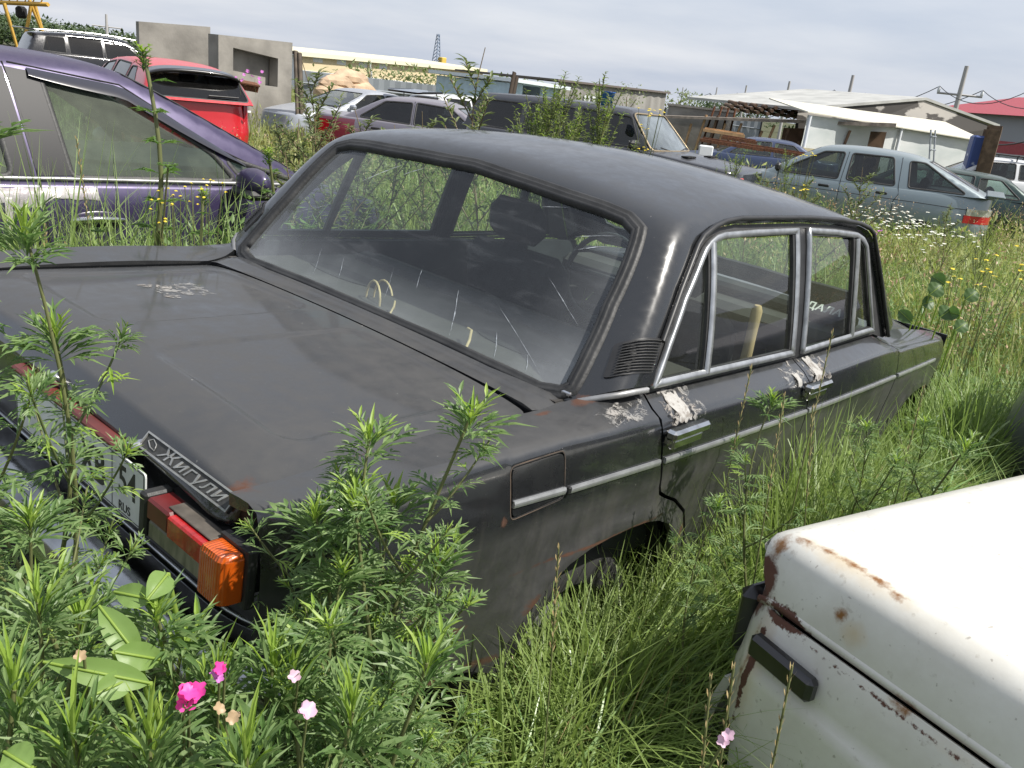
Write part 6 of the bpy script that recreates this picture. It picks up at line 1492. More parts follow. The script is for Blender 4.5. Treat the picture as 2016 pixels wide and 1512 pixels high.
def maxh(x,y,h,f):  # keep blades near the lens low
    d=np.hypot(x-CAM.x,y-CAM.y); h=h*np.where((d>8)&(d<15.5)&(y<3.2)&(y>-3),.72,1.0); return np.minimum(h,np.clip(.10+.62*d,.05,9)*f)
# ---- near grass ----
def zone(name,n,x0,x1,y0,y1,h0,h1,w0,w1,mat_,kindlean=(.05,.35),curv=(.0,.55),S=6,dens=None,pad=0.0,cl=1.0,az=None):
    x,y=scatter(n,x0,x1,y0,y1,dens,pad=pad)
    c=clump(x,y,cl); h=(h0+(h1-h0)*rng.uniform(0,1,len(x))**1.3)*(.65+.5*c); h=maxh(x,y,h,1.0)
    wd=rng.uniform(w0,w1,len(x)); lean=rng.uniform(*kindlean,len(x)); cv=rng.uniform(*curv,len(x))**1.0
    a=None if az is None else az+rng.normal(0,.9,len(x))
    return blades(x,y,h,wd,lean,cv,S,a)
def merge(parts):
    V=[];F=[];b=0
    for v,f in parts: V.append(v);F.append(f+b);b+=len(v)
    return np.concatenate(V),np.concatenate(F)
dR=lambda x,y:np.clip((y+2.6)/1.0,0,1)
near=[zone('arch',700,.85,1.5,-.96,-.85,.52,.76,.005,.010,0,S=8,curv=(.05,.7)),zone('gap',3600,-1.3,1.7,1.0,2.0,.85,1.22,.005,.012,0,S=7),zone('gap2',1500,1.7,4.2,.95,1.9,.70,1.0,.005,.012,0),zone('side',3500,1.4,3.9,-1.15,-.84,.55,.80,.005,.011,0),zone('w',2600,.50,1.6,-1.12,-.80,.50,.80,.004,.009,0,curv=(.1,1.1),S=8),zone('a',9500,.55,5.0,-2.2,-.72,.34,.78,.004,.010,0,dens=dR,curv=(.05,1.1),S=8),
      zone('b',5200,-.6,1.5,-2.1,-.72,.16,.46,.004,.009,0,curv=(.05,1.1)),
      zone('c',4500,-1.6,.14,-1.4,2.6,.25,.60,.004,.009,0),
      zone('d',8000,-1.2,5.0,.86,2.55,.40,.95,.004,.011,0),
      zone('e',6500,3.95,9,-3.4,2.4,.45,.90,.005,.012,0)]
V,F=merge(near); g1=np_mesh('near_grass',V,F,G_blade); tag(g1,'thick green grass around the black sedan','grass',kind='stuff')
wide=[zone('x',900,.25,1.9,-1.6,-.80,.36,.66,.010,.017,0,curv=(.7,1.7),kindlean=(.1,.5),S=12),zone('y',500,-1.0,.12,-1.25,.9,.40,.62,.010,.018,0,curv=(.4,1.1),S=10),zone('a',4800,.3,3.8,-1.85,-.74,.33,.72,.007,.013,0,curv=(.4,1.6),S=10),zone('b',1500,-.3,1.3,-1.7,-.78,.22,.50,.007,.014,0,curv=(.4,1.6),S=10),zone('c',260,-.9,.12,-1.2,1.0,.35,.62,.010,.018,0,curv=(.3,1.0),S=9),zone('d',500,-1,3,.95,2.3,.5,.9,.010,.018,0,curv=(.2,.9),S=9)]
G_hero=leafmat('pale_broad_blade',(.20,.33,.12),(.36,.46,.22),trans=.35,rough=.28)
Vh,Fh=merge([zone('h',420,.05,1.9,-1.60,-.82,.50,.80,.010,.016,0,curv=(.6,1.5),kindlean=(.15,.55),S=12,dens=lambda x,y:np.hypot(x-CAM.x,y-CAM.y)>.75),zone('h2',160,1.8,3.8,-1.3,-.84,.6,.9,.010,.015,0,curv=(.4,1.3),S=12),zone('h3',60,-.8,.1,-1.1,.6,.50,.72,.010,.015,0,curv=(.5,1.4),S=12)]); tag(np_mesh('long_broad_blades',Vh,Fh,G_hero),'long pale arching grass blades standing out of the grass','grass',kind='stuff')
V,F=merge(wide); tag(np_mesh('broad_grass',V,F,G_wide),'broad arching grass blades beside the rear wheel','grass',kind='stuff')
dry=[zone('t',420,.58,.95,-1.02,-.80,.20,.42,.003,.008,0,S=6,curv=(.1,1.2)),zone('t2',260,1.05,1.5,-.98,-.80,.35,.58,.003,.007,0,S=6,curv=(.1,1.2)),zone('a',1800,.5,3.5,-1.6,-.74,.25,.62,.003,.008,0,S=5),zone('b',1100,-1,1.0,-1.6,-.8,.15,.45,.003,.008,0,S=5),zone('d',900,3.9,12,-3,3,.5,.95,.003,.008,0,S=5)]
V,F=merge(dry); tag(np_mesh('dry_grass',V,F,G_dry),'dry straw coloured blades mixed in the grass','grass',kind='stuff')
x,y=scatter(1500,-1.0,2.4,-2.0,-.76); k=rng.uniform(0,1,len(x))<.8; x=x[k];y=y[k]; c=clump(x,y,1.3,2); z=GZ(x,y)+rng.uniform(.08,.42,len(x))*(.4+.7*c); L_=rng.uniform(.03,.065,len(x))
V1=leaves(x,y,z,L_,L_*.42,rng.uniform(0,6.28,len(x)),rng.uniform(-.3,.7,len(x)),.12)
x,y=scatter(900,-1.0,.10,-1.3,1.2); z=rng.uniform(.15,.50,len(x)); L_=rng.uniform(.03,.06,len(x)); V2=leaves(x,y,z,L_,L_*.4,rng.uniform(0,6.28,len(x)),rng.uniform(-.3,.7,len(x)),.12)
V,F=merge([V1,V2]); tag(np_mesh('oval_leaf_herbs',V,F,G_dock),'paler oval leaved herbs mixed into the near grass','herbs',kind='stuff')
# ---- field beyond: many small leaves and blades with height that keeps below the sight lines ----
def fieldpart(n,x0,x1,y0,y1,h0,h1,L0,L1,w0,dens=None,lay=3):
    x,y=scatter(n,x0,x1,y0,y1,dens)
    c=clump(x,y,.7,1)*.6+clump(x,y,2.1,4)*.4; H=(h0+(h1-h0)*c)
    z=GZ(x,y)+H*rng.uniform(.25,1,len(x))**.6
    z=np.where((np.hypot(x-CAM.x,y-CAM.y)>8)&(x<15.5)&(y<3.2),GZ(x,y)+(z-GZ(x,y))*.75,z)
    L_=rng.uniform(L0,L1,len(x)); return leaves(x,y,z,L_,L_*w0*rng.uniform(.6,1.4,len(x)),rng.uniform(0,2*PI,len(x)),rng.uniform(-.3,1.3,len(x)))
lf=[fieldpart(34000,3.8,9,-3.6,2.6,.30,.62,.03,.07,.30),fieldpart(5000,-1.3,2.0,1.0,2.0,.6,1.05,.03,.07,.3),fieldpart(9000,-1.6,4.6,.86,2.5,.25,.62,.025,.06,.35),fieldpart(12000,-1.3,.14,-1.5,1.8,.10,.42,.02,.05,.32),fieldpart(9000,-.5,4.5,-2.2,-.76,.08,.36,.02,.05,.32)]
V,F=merge(lf); tag(np_mesh('low_herbs',V,F,G_mug),'low leafy herbs filling the gaps between grass blades','herbs',kind='stuff')
far=[zone('f1',26000,5,15.5,-4.5,8.5,.50,.92,.008,.018,0,S=3,curv=(.0,.4),cl=.5),zone('f2',22000,14,34,-6,36,.45,1.0,.02,.045,0,S=2,curv=(0,.3),cl=.35),zone('f3',9000,-2,14,4.6,26,.5,.95,.014,.03,0,S=3,curv=(0,.3),cl=.4)]
V,F=merge(far); tag(np_mesh('field_grass',V,F,G_field),'tall yellow green field grass between the parked cars','grass',kind='stuff')
lf=[fieldpart(42000,6,16,-4.5,9,.35,.85,.05,.12,.28),fieldpart(30000,14,40,-8,40,.30,.85,.12,.28,.30),fieldpart(14000,-2,15,4.6,24,.35,.85,.07,.16,.3)]
V,F=merge(lf); tag(np_mesh('field_herbs',V,F,G_field),'dense weeds covering the yard behind the cars','weeds',kind='stuff')
# seed-head haze of the field
x,y=scatter(5200,4.5,16,-4,9,lambda x,y:clump(x,y,.6,3)>.55); z=GZ(x,y)+rng.uniform(.6,.98,len(x)); L_=rng.uniform(.02,.05,len(x))
V,F=leaves(np.repeat(x,5)+rng.normal(0,.03,5*len(x)),np.repeat(y,5)+rng.normal(0,.03,5*len(x)),np.repeat(z,5)-rng.uniform(0,.16,5*len(x)),np.repeat(L_,5),np.repeat(L_,5)*.35,rng.uniform(0,2*PI,5*len(x)),rng.uniform(.2,1.4,5*len(x)))
tag(np_mesh('seeding_grass',V,F,G_seed),'tan seed heads over the field grass','grass',kind='stuff')
# ---------------- plants that can be told apart ----------------
class PB:  # plant builder: leaf triangles (2 tones) + stems
    def __init__(s): s.L=[[],[]];s.st=MB()
    def leaf(s,p,d,L_,w_,up,tone=0,droop=.25):
        d=d.normalized(); sd_=d.cross(up)
        if sd_.length<1e-3: sd_=d.cross(Vector((1,0,0)))
        sd_.normalize(); n_=sd_.cross(d)
        m1=p+d*L_*.35+n_*L_*.02;m2=p+d*L_*.7-n_*L_*droop*.35;tip=p+d*L_-n_*L_*droop
        b=len(s.L[tone]); f=n_*w_*.22
        s.L[tone].append(([p,m1+sd_*w_*.5+f,m1,m1-sd_*w_*.5+f,m2+sd_*w_*.36+f,m2,m2-sd_*w_*.36+f,tip],))
    def pinnate(s,p,d,L_,w_,up,tone=0,lobes=2,ang=.75):
        d=d.normalized(); sd_=d.cross(up)
        if sd_.length<1e-3: sd_=d.cross(Vector((1,0,0)))
        sd_.normalize(); s.leaf(p,d,L_,w_,up,tone)
        for i in range(lobes):
            t=.22+.42*i/max(1,lobes-1) if lobes>1 else .35
            for sg in(-1,1):
                q=p+d*L_*t; dd=(d*math.cos(ang)+sd_*sg*math.sin(ang)); s.leaf(q,dd,L_*(.52-.16*i),w_*.75,up,tone,.15)
    def arrays(s,t):
        V=[];F=[];b=0
        for (q,) in s.L[t]:
            V+=[tuple(v) for v in q]; F+=[(b,b+1,b+2),(b,b+2,b+3),(b+1,b+4,b+5),(b+1,b+5,b+2),(b+2,b+5,b+6),(b+2,b+6,b+3),(b+4,b+7,b+5),(b+5,b+7,b+6)]; b+=8
        return V,F
def mk_plant(name,pb,lm,ym,sm_):
    root=bpy.data.objects.new(name,None); root.empty_display_size=.1; link(root)
    V,F=pb.arrays(0)
    if F: np_mesh('foliage',V,F,lm,parent=root)
    V,F=pb.arrays(1)
    if F: np_mesh('young_foliage',V,F,ym,parent=root)
    pb.st.build('stem',sm_,root); return root
def copy_plant(src,loc,rz,sc,label,cat,group,tilt=(0,0)):
    r=src.copy(); link(r)
    for ch in src.children: q=ch.copy(); link(q,r)
    r.location=loc; r.rotation_euler=(tilt[0],tilt[1],rz); r.scale=(sc,sc,sc) if not hasattr(sc,'__len__') else sc
    return tag(r,label,cat,group)
def mug(seed,H=1.0,br=9,dense=1.0,low=.12,nleaf=40):
    random.seed(seed); pb=PB(); n=14; ph=random.uniform(0,6)
    P=[Vector((.05*math.sin(i*.35+ph)*H,.05*math.cos(i*.3+ph)*H,H*i/n)) for i in range(n+1)]
    pb.st.tube(P,[.0055*(1-.7*i/n) for i in range(n+1)],6)
    def mleaf(p,d,L_,tone,lb=3): pb.pinnate(p,d,L_,L_*.085,Vector((0,0,1)),tone,lb,.62)
    def rosette(p,ax,sc,k=16):
        for i in range(k):
            if random.random()<.15: continue
            a=i*2.4+random.uniform(-.7,.7);t=i/k; out=Vector((math.cos(a),math.sin(a),0)); out=(out-ax*out.dot(ax)).normalized()
            d=out*(.95-t*.75)+ax*(.45+t*1.0)+Vector((random.uniform(-.2,.2),random.uniform(-.2,.2),0)); L_=sc*(.074-.046*t)*random.uniform(.7,1.25)
            pb.pinnate(p+ax*(.030*sc*t-.03),d,L_,L_*.10,ax,1 if t>.5 else 0,3 if t<.35 else (2 if t<.6 else 0),.55)
    def shoot(p0,dirv,ln,sc):
        k=6;pp=[p0+dirv*ln*i/k+Vector((0,0,1))*ln*.35*(i/k)**2 for i in range(k+1)]
        pb.st.tube(pp,[.0022*(1-.5*i/k)*(.6+sc*.4) for i in range(k+1)],5)
        for i in range(1,k):
            for _ in range(max(1,int(2*dense+random.random()-.3))):
                a=random.uniform(0,6.28);mleaf(pp[i],Vector((math.cos(a),math.sin(a),random.uniform(-.2,.6))),random.uniform(.035,.065)*sc,0 if random.random()<.85 else 1,random.choice((2,3)))
        rosette(pp[-1],(pp[-1]-pp[-2]).normalized(),sc*.62,12)
    for i in range(br):
        t=.30+.62*i/br;a=i*2.4;p=P[int(t*n)]; d=Vector((math.cos(a),math.sin(a),.9)).normalized(); shoot(p,d,H*(.26-.16*t)*random.uniform(.8,1.2),1-.2*t)
    for i in range(int(nleaf*dense*H)):
        t=random.uniform(low,.98);a=i*2.4;p=P[min(n,int(t*n))].lerp(P[min(n,int(t*n)+1)],.5); out=Vector((math.cos(a),math.sin(a),.25+random.uniform(-.3,.3))); mleaf(p,out,.075*(1.15-.4*t)*random.uniform(.6,1.2),0)
    rosette(P[-1],Vector((0,0,1)),.95,24)
    return mk_plant('mugwort_plant',pb,G_mug,G_young,G_stem)
MUG=[mug(3,.95,12,1.2,.2,60),mug(8,.62,8,1.1),mug(21,.40,6,1.2),mug(33,.90,7,.8,.35,50)]
used=set()
def place_top(i,u,v,d,label,cat='weed',group='mugwort plants around the black sedan',protos=None,Hs=None,lean=0.0,sx=1.0,zg=None,base=None):
    """stand plant i so that its tip reaches the sight line (u,v) at distance d"""
    pr=(protos or MUG)[i];H=(Hs or (.95,.62,.40,.90))[i];tp=at(u,v,d)
    bx_,by_=(tp.x,tp.y) if base is None else base
    if base is None:
        for Mi,x0,x1,y0,y1 in FOOT:
            q=Mi@Vector((bx_,by_,.3))
            if x0-.03<q.x<x1+.03 and y0-.06<q.y<y1+.06:
                e=[(q.x-x0,Vector((x0-.06,q.y,0))),(x1-q.x,Vector((x1+.06,q.y,0))),(q.y-y0,Vector((q.x,y0-.12,0))),(y1-q.y,Vector((q.x,y1+.12,0)))]
                w_=Mi.inverted()@min(e,key=lambda t:t[0])[1]; bx_,by_=w_.x,w_.y
    g_=float(GZ(np.array([bx_]),np.array([by_]))[0]) if zg is None else zg
    vec=Vector((tp.x-bx_,tp.y-by_,tp.z-g_));sc=vec.length/H
    M_=Matrix.Translation((bx_,by_,g_))@vec.to_track_quat('Z','Y').to_matrix().to_4x4()@Matrix.Rotation(random.uniform(0,6.28),4,'Z')@Matrix.Diagonal((min(sc,1.25)*sx,min(sc,1.25)*sx,sc,1))
    key=(id(pr))
    if key not in used: used.add(key);r=pr
    else:
        r=pr.copy(); link(r)
        for ch in pr.children: c_=ch.copy(); link(c_,r)
    r.matrix_world=M_; return tag(r,label,cat,group)
random.seed(4)
mugs=[(0,872,825,1.0,'tallest mugwort, its bright tip standing in front of the rear fender'),
(0,640,950,1.04,'mugwort just left of the tallest one, over the corner of the boot lid'),
(3,560,1060,1.02,'mugwort shoot beside the orange tail lamp lens'),
(1,790,1310,.80,'mugwort shoot low in front of the rear fender bottom'),
(3,715,960,1.03,'branching mugwort between the two tall ones at the fender'),
(3,20,660,1.25,'mugwort with pale leaves over the left rear edge of the boot lid'),
(3,5,770,1.18,'mugwort hiding the left half of the licence plate'),
(0,30,930,1.10,'bushy mugwort in front of the bumper at the left edge'),
(3,2,250,1.30,'mugwort tip reaching up at the left edge, before the purple car door'),
(3,10,440,1.28,'mugwort leaves before the purple car at the left edge, below the topmost tip'),
(3,-5,1060,.98,'mugwort shoot in front of the bumper ridge'),
(3,235,1190,.86,'mugwort rosette hanging over the chrome bumper'),
(1,300,1290,.84,'mugwort rosette under the red lens'),
(1,20,1180,.90,'mugwort at the left edge above the broad leaves'),
(1,100,1235,.90,'mugwort right of the left edge one, above the broad leaves'),
(0,640,1190,.86,'mugwort mass below the fender, right of the lens'),
(3,745,1130,.95,'mugwort side shoot left of the rear wheel arch'),
(0,620,1250,.90,'mugwort close under the orange lens corner'),
(2,430,1330,.80,'small mugwort behind the magenta flower'),
(2,520,1330,.78,'small mugwort right of the magenta flower'),
(2,700,1420,.72,'small mugwort low left of the grass tussock'),
(2,600,1330,.80,'small mugwort behind the pale pink flower'),
(3,1560,800,1.9,'mugwort with thin stalk in the grass before the front door'),
(0,1700,830,2.35,'greyish mugwort clump in front of the front fender'),
(0,1810,820,2.5,'greyish mugwort right of the clump at the front fender'),
(0,1740,900,2.2,'lower mugwort between the front fender and the white car'),
(3,1430,1010,1.7,'mugwort shoot in the grass above the rear sill'),
(1,1880,880,2.3,'mugwort in the grass behind the white car hood'),
(0,770,880,1.03,'bushy mugwort between the tallest one and the lid corner'),
(3,590,985,1.04,'slender mugwort reaching over the lid corner rust'),
(0,805,1010,1.02,'leafy mugwort under the tip of the tallest one'),
(1,820,1100,1.02,'mugwort right behind the tallest one'),
(2,120,1440,.70,'small mugwort beneath the broad leaves'),
(2,470,1470,.66,'small mugwort under the magenta flower'),
(2,330,1450,.67,'small mugwort left of the withered flowers'),
(2,20,1380,.72,'small mugwort at the left edge below the broad leaves')]
for (i,u,v,d,lab) in mugs: place_top(i,u,v,d,lab)
# tall upright weeds in the background (many thin ascending branches with small leaves)
def spire(seed,H=1.5,nb=22,wd=.28,mats=(None,None,None),leafL=.035,name='tall_weed'):
    random.seed(seed); pb=PB(); n=12
    P=[Vector((.04*math.sin(i*.5+seed)*H,.03*math.cos(i*.4)*H,H*i/n)) for i in range(n+1)]
    pb.st.tube(P,[.008*(1-.75*i/n) for i in range(n+1)],5)
    for i in range(nb):
        t=.18+.74*i/nb;a=i*2.4+random.uniform(-.4,.4);p=P[int(t*n)].lerp(P[min(n,int(t*n)+1)],t*n-int(t*n)); ln=H*(.42*(1-t)+.08)*random.uniform(.7,1.2)
        d=Vector((math.cos(a)*wd*2,math.sin(a)*wd*2,1)).normalized();k=7;pp=[p+d*ln*j/k+Vector((math.cos(a),math.sin(a),0))*-.0 for j in range(k+1)]
        pb.st.tube(pp,[.003]*(k+1),4)
        for j in range(1,k+1):
            for _ in range(5):
                b=random.uniform(0,6.28); pb.leaf(pp[j]+Vector((0,0,random.uniform(-.5,.5)*ln/k)),Vector((math.cos(b),math.sin(b),random.uniform(.2,1.2))),leafL*random.uniform(.6,1.4),leafL*.28,Vector((0,0,1)),1 if random.random()<.25 else 0)
    for j in range(30):
        t=random.uniform(.5,1);b=random.uniform(0,6.28); pb.leaf(Vector((0,0,H*t))+P[int(t*n)]*Vector((1,1,0)) if False else P[min(n,int(t*n))],Vector((math.cos(b),math.sin(b),.8)),leafL*1.2,leafL*.3,Vector((0,0,1)),0)
    return mk_plant(name,pb,*mats)
SP=[spire(5,1.5,26,.17,(G_weed,G_young,G_stem)),spire(9,1.2,16,.40,(G_weed,G_weed,G_rstem),.045)]
spl=[(0,1090,150,6.3,'dense upright weed bush standing left before the off-road car'),(0,1180,155,6.3,'tall weed spire in the middle before the off-road car windows'),(0,1135,215,6.0,'shorter weed between the two tall ones at the off-road car'),(0,1225,285,5.8,'low weed before the off-road car front door'),(0,1060,200,6.6,'weed at the left end of the off-road car'),
(1,966,95,5.0,'tallest dark stalked weed with thin sideways twigs, before the white estate car'),(1,890,235,5.4,'drooping weed before the raised tailgate car'),(1,585,120,6.0,'tall drooping weed at the right corner of the concrete box'),(1,690,215,5.6,'weed with hanging leaves before the silver sedan'),(1,640,190,6.6,'weed left of the grey sedan tail'),(1,530,235,6.2,'weed right of the red hatchback'),(1,765,245,5.2,'brownish weed before the grey sedan windows'),(1,600,235,5.2,'yellow green weed above the purple car nose'),(1,560,300,4.2,'weed just above the purple car bonnet'),
(1,1505,330,7.5,'thin weed left of the silver-blue hatchback'),(1,1600,340,8.0,'weed before the silver-blue front door'),(1,1700,330,8.5,'weed stalk before the silver-blue rear door'),(0,1450,300,9.0,'weed clump right of the off-road car hood'),(0,1560,300,11.5,'weed clump before the dark blue car'),(1,1640,400,6.5,'small weed below the silver-blue door handle'),(1,1880,400,9.0,'weed at the silver-blue tail lamp'),(0,1960,440,8.0,'weed before the dark green car'),
(0,1110,160,6.4,'second dense upright weed beside the left one at the off-road car'),(0,1075,185,6.2,'weed thicket left of the dense bush at the off-road car'),(0,1150,215,6.2,'leafy weed filling the gap between the tall spires at the off-road car'),(0,1195,210,6.4,'slim weed right of the tallest spire at the off-road car'),(0,1120,250,5.9,'low leafy weed below the off-road car side windows'),(1,835,220,6.0,'weed between the grey sedan and the white estate car'),(1,710,265,4.6,'short weed right behind the left edge of the black roof'),(1,660,280,4.4,'short weed at the left corner of the black roof')]
for (i,u,v,d,lab) in spl: place_top(i,u,v,d,lab,'weed','tall weeds between the cars',SP,(1.5,1.2))
# the big sow-thistle-like weed between the two cars
G_thl=leafmat('lobed_leaf',(.07,.14,.03),(.12,.19,.05))
def thistle(seed,H):
    random.seed(seed);pb=PB();n=16
    P=[Vector((.03*math.sin(i*.4),.03*math.cos(i*.5),H*i/n)) for i in range(n+1)]
    pb.st.tube(P,[.012*(1-.55*i/n) for i in range(n+1)],7)
    for i in range(44):
        t=.15+.82*i/44;a=i*2.4;p=P[int(t*n)]; L_=(.15-.09*t)*random.uniform(.8,1.2); d=Vector((math.cos(a),math.sin(a),.35)); pb.pinnate(p,d,L_,L_*.20,Vector((0,0,1)),0,4,.8)
        if i%9==1 and .3<t<.62:
            q=[p+d*.05*j+Vector((0,0,.02*j*j)) for j in range(5)]; pb.st.tube(q,[.005,.004,.004,.003,.003],5)
            for k in range(9): b=k*2.4; pb.pinnate(q[-1],Vector((math.cos(b),math.sin(b),.5)),.035,.008,Vector((0,0,1)),0,2,.8)
    for k in range(16): b=k*2.4; pb.pinnate(P[-1]-Vector((0,0,.004*k)),Vector((math.cos(b),math.sin(b),1.1)),.04,.009,Vector((0,0,1)),1 if k<5 else 0,2,.8)
    return mk_plant('thistle_plant',pb,G_thl,G_young,G_stem)
TH=[thistle(2,1.4)]
place_top(0,285,100,3.2,'tall lobed-leaf weed with thick stem standing before the purple car door',protos=TH,Hs=(1.4,),group='lobed-leaf weeds between the purple and black cars')
place_top(0,530,300,3.4,'lobed-leaf weed before the purple wing mirror',protos=TH,Hs=(1.4,),group='lobed-leaf weeds between the purple and black cars')
place_top(0,400,380,3.1,'lower lobed-leaf weed with yellow flowers between the cars',protos=TH,Hs=(1.4,),group='lobed-leaf weeds between the purple and black cars')
# broad dock leaves, lower left
def bigleaf(u0,v0,u1,v1,d0,d1,wd,label,grp='broad leaves in the lower left corner'):
    a=at(u0,v0,d0);b=at(u1,v1,d1);d=b-a;L_=d.length;d.normalize();toc=(CAM-a).normalized();s=d.cross(toc).normalized();n_=s.cross(d)
    if n_.z<0:n_=-n_
    vs=[];fs=[];N_=12
    for i in range(N_+1):
        t=i/N_;w_=wd*math.sin(PI*t**.8)**.75*.5 if 0<t<1 else .001
        c=a+d*L_*t+n_*(.10*L_*math.sin(PI*t)-.03*L_*t)
        for j,k in enumerate((-1,-.5,0,.5,1)): vs.append(c+s*w_*k+n_*(.30*w_*abs(k)**1.3+.010*math.sin(t*22+k*2)*abs(k)*wd*3))
    for i in range(N_):
        for j in range(4): q=i*5+j; fs.append((q,q+1,q+6,q+5))
    mb=MB();mb.add(vs,fs,0,True); root=mb.build('broad_leaf',G_sap if 'sapling' in label else G_dockv,None); m2=MB(); m2.tube([a+d*L_*t+n_*(.10*L_*math.sin(PI*t)-.03*L_*t+.001) for t in np.linspace(0,1,9)],[.0016]*9,5); m2.tube([a,a-Vector((0,0,.2))+Vector((.04,.02,0))],[.003,.004],5); m2.build('leaf_rib',G_young,root)
    return tag(root,label,'leaf',grp)
G_sap=leafmat('sapling_leaf',(.05,.10,.03),(.08,.14,.04))
G_dockv=leafmat('dock_leaf_vein',(.17,.27,.07),(.20,.30,.09),rough=.42,spec=.4)
bigleaf(272,1292,195,1192,.80,.84,.030,'upright broad leaf, topmost of the group under the bumper')
bigleaf(225,1283,325,1300,.79,.80,.028,'broad leaf pointing right below the upright one')
bigleaf(295,1345,85,1303,.76,.78,.028,'longest broad leaf pointing left, folded along its rib')
bigleaf(180,1370,270,1330,.745,.77,.026,'broad leaf below the longest one, pointing right')
bigleaf(60,1512,8,1480,.66,.68,.03,'broad leaf cut off by the lower left corner')
bigleaf(330,1130,290,1180,.86,.83,.028,'roundish broad leaf under the red lens'); bigleaf(300,1180,225,1165,.84,.86,.026,'broad leaf hanging under the bumper')
for k,(u,v,d,sz) in enumerate([(1830,580,4.2,.10),(1860,560,4.3,.09),(1850,625,4.1,.10),(1880,650,4.0,.08),(1815,600,4.2,.08),(1900,590,4.4,.09),(1890,620,4.1,.08),(1795,635,4.0,.07)]):
    bigleaf(u,v,u+random.choice((-26,24)),v-random.randint(-14,26),d,d+.04,sz*.8,'sapling leaf over the grass right of the black car fender',grp='sapling leaves right of the black car')
# ---- flowers ----
def flower_cluster(u,v,d,n,r,matr,label,cat='flower',spread=.02,grp=None,stemm=True):
    c=at(u,v,d);root=thing('flower',label,cat,loc=tuple(c),group=grp)
    for i in range(n):
        o=Vector((random.uniform(-1,1),random.uniform(-1,1),random.uniform(-1,1)))*spread;mb=MB()
        ax=(CAM-c).normalized()*.7+Vector((random.uniform(-.6,.6),random.uniform(-.6,.6),.5));ax.normalize();t1=ax.orthogonal().normalized();t2=ax.cross(t1)
        k=5;vs=[o];fs=[]
        for j in range(k*3): a=2*PI*j/(k*3); rr=r*(.75+.35*math.sin(a*2.5)**2); vs.append(o+(t1*math.cos(a)+t2*math.sin(a))*rr+ax*r*(.35+.2*math.sin(a*3)))
        for j in range(k*3): fs.append((0,1+j,1+(j+1)%(k*3)))
        mb.add(vs,fs,0,True); mb.build('petals',matr,root)
    if stemm: mb=MB(); mb.tube([(0,0,0),(.01,.02,-.08),(.03,.02,-.2)],[.0015,.0018,.002],4); mb.build('stem',G_stem,root)
    return root
random.seed(12)
flower_cluster(372,1368,.68,4,.0085,M_pink,'bright magenta vetch flower, largest of the flowers at the bottom left',spread=.008,grp='vetch flowers')
flower_cluster(362,1392,.68,2,.006,M_pink,'small magenta petals hanging below the largest vetch flower',spread=.006,grp='vetch flowers')
flower_cluster(443,1305,.72,2,.0065,M_pink,'magenta vetch flower above and right of the largest one',spread=.006,grp='vetch flowers')
flower_cluster(432,1335,.72,2,.005,M_purp,'faded purple vetch flower under the upper magenta one',spread=.005,grp='vetch flowers')
flower_cluster(606,1398,.66,2,.0085,M_pale,'pale pink bindweed flower low in front of the fender',spread=.006,grp='bindweed flowers')
flower_cluster(588,1330,.76,1,.007,M_pale,'pale bindweed flower above the other one at the fender',spread=.004,grp='bindweed flowers')
flower_cluster(1432,1450,.80,2,.007,M_pale,'pale pink flower beside the white car, lower right of centre',spread=.006,grp='bindweed flowers')
flower_cluster(442,1405,.66,3,.006,G_seed,'withered tan vetch flowers right of the magenta one',spread=.010,grp='withered flowers')
flower_cluster(165,1290,.76,1,.006,G_seed,'withered flower hanging by the broad leaves',spread=.004,grp='withered flowers')
flower_cluster(502,155,12,6,.025,M_purp,'purple fireweed spike before the concrete box opening',spread=.10)
flower_cluster(472,155,12,4,.022,M_purp,'purple fireweed left of the spike at the concrete box',spread=.07)
flower_cluster(1722,458,7.5,3,.02,M_purp,'pink flowers in the grass by the A-pillar of the black car',spread=.04)
def many_flowers(pts,matr,r,n,spread,name,label,cat,grp):
    for (u,v,d) in pts:
        root=thing(name,label,cat,loc=tuple(at(u,v,d)),group=grp);V=[];
        x=rng.normal(0,spread,n);y=rng.normal(0,spread,n);z=rng.normal(0,spread*.45,n);mb=MB()
        for a,b,c in zip(x,y,z):
            vs=[(a,b,c+.004)];k=8
            for j in range(k): t=2*PI*j/k; vs.append((a+r*math.cos(t),b+r*math.sin(t),c+random.uniform(-.3,.3)*r))
            mb.add(vs,[(0,1+j,1+(j+1)%k) for j in range(k)],0)
        mb.build('petals',matr,root)
        mb=MB()
        for a,b,c in list(zip(x,y,z))[:7]: mb.tube([(a,b,c),(a*.6,b*.6,c-.3),(a*.5,b*.4,c-.7)],[.0016,.002,.0025],3)
        mb.build('stem',G_stem,root)
for k,(u,v,d,lab) in enumerate([(1745,420,9.5,'white daisy patch nearest the silver-blue rear wheel'),(1785,440,9.3,'white daisies below the silver-blue rear quarter'),(1820,455,9.0,'white daisies between the two other patches under the silver-blue car'),(1870,465,8.8,'white daisy patch right under the silver-blue bumper'),(1700,430,9.6,'few white daisies left of the patches at the silver-blue car')]): many_flowers([(u,v,d)],M_wpet,.020,26,.16,'daisy_patch',lab,'daisies','daisy patches by the silver-blue car')
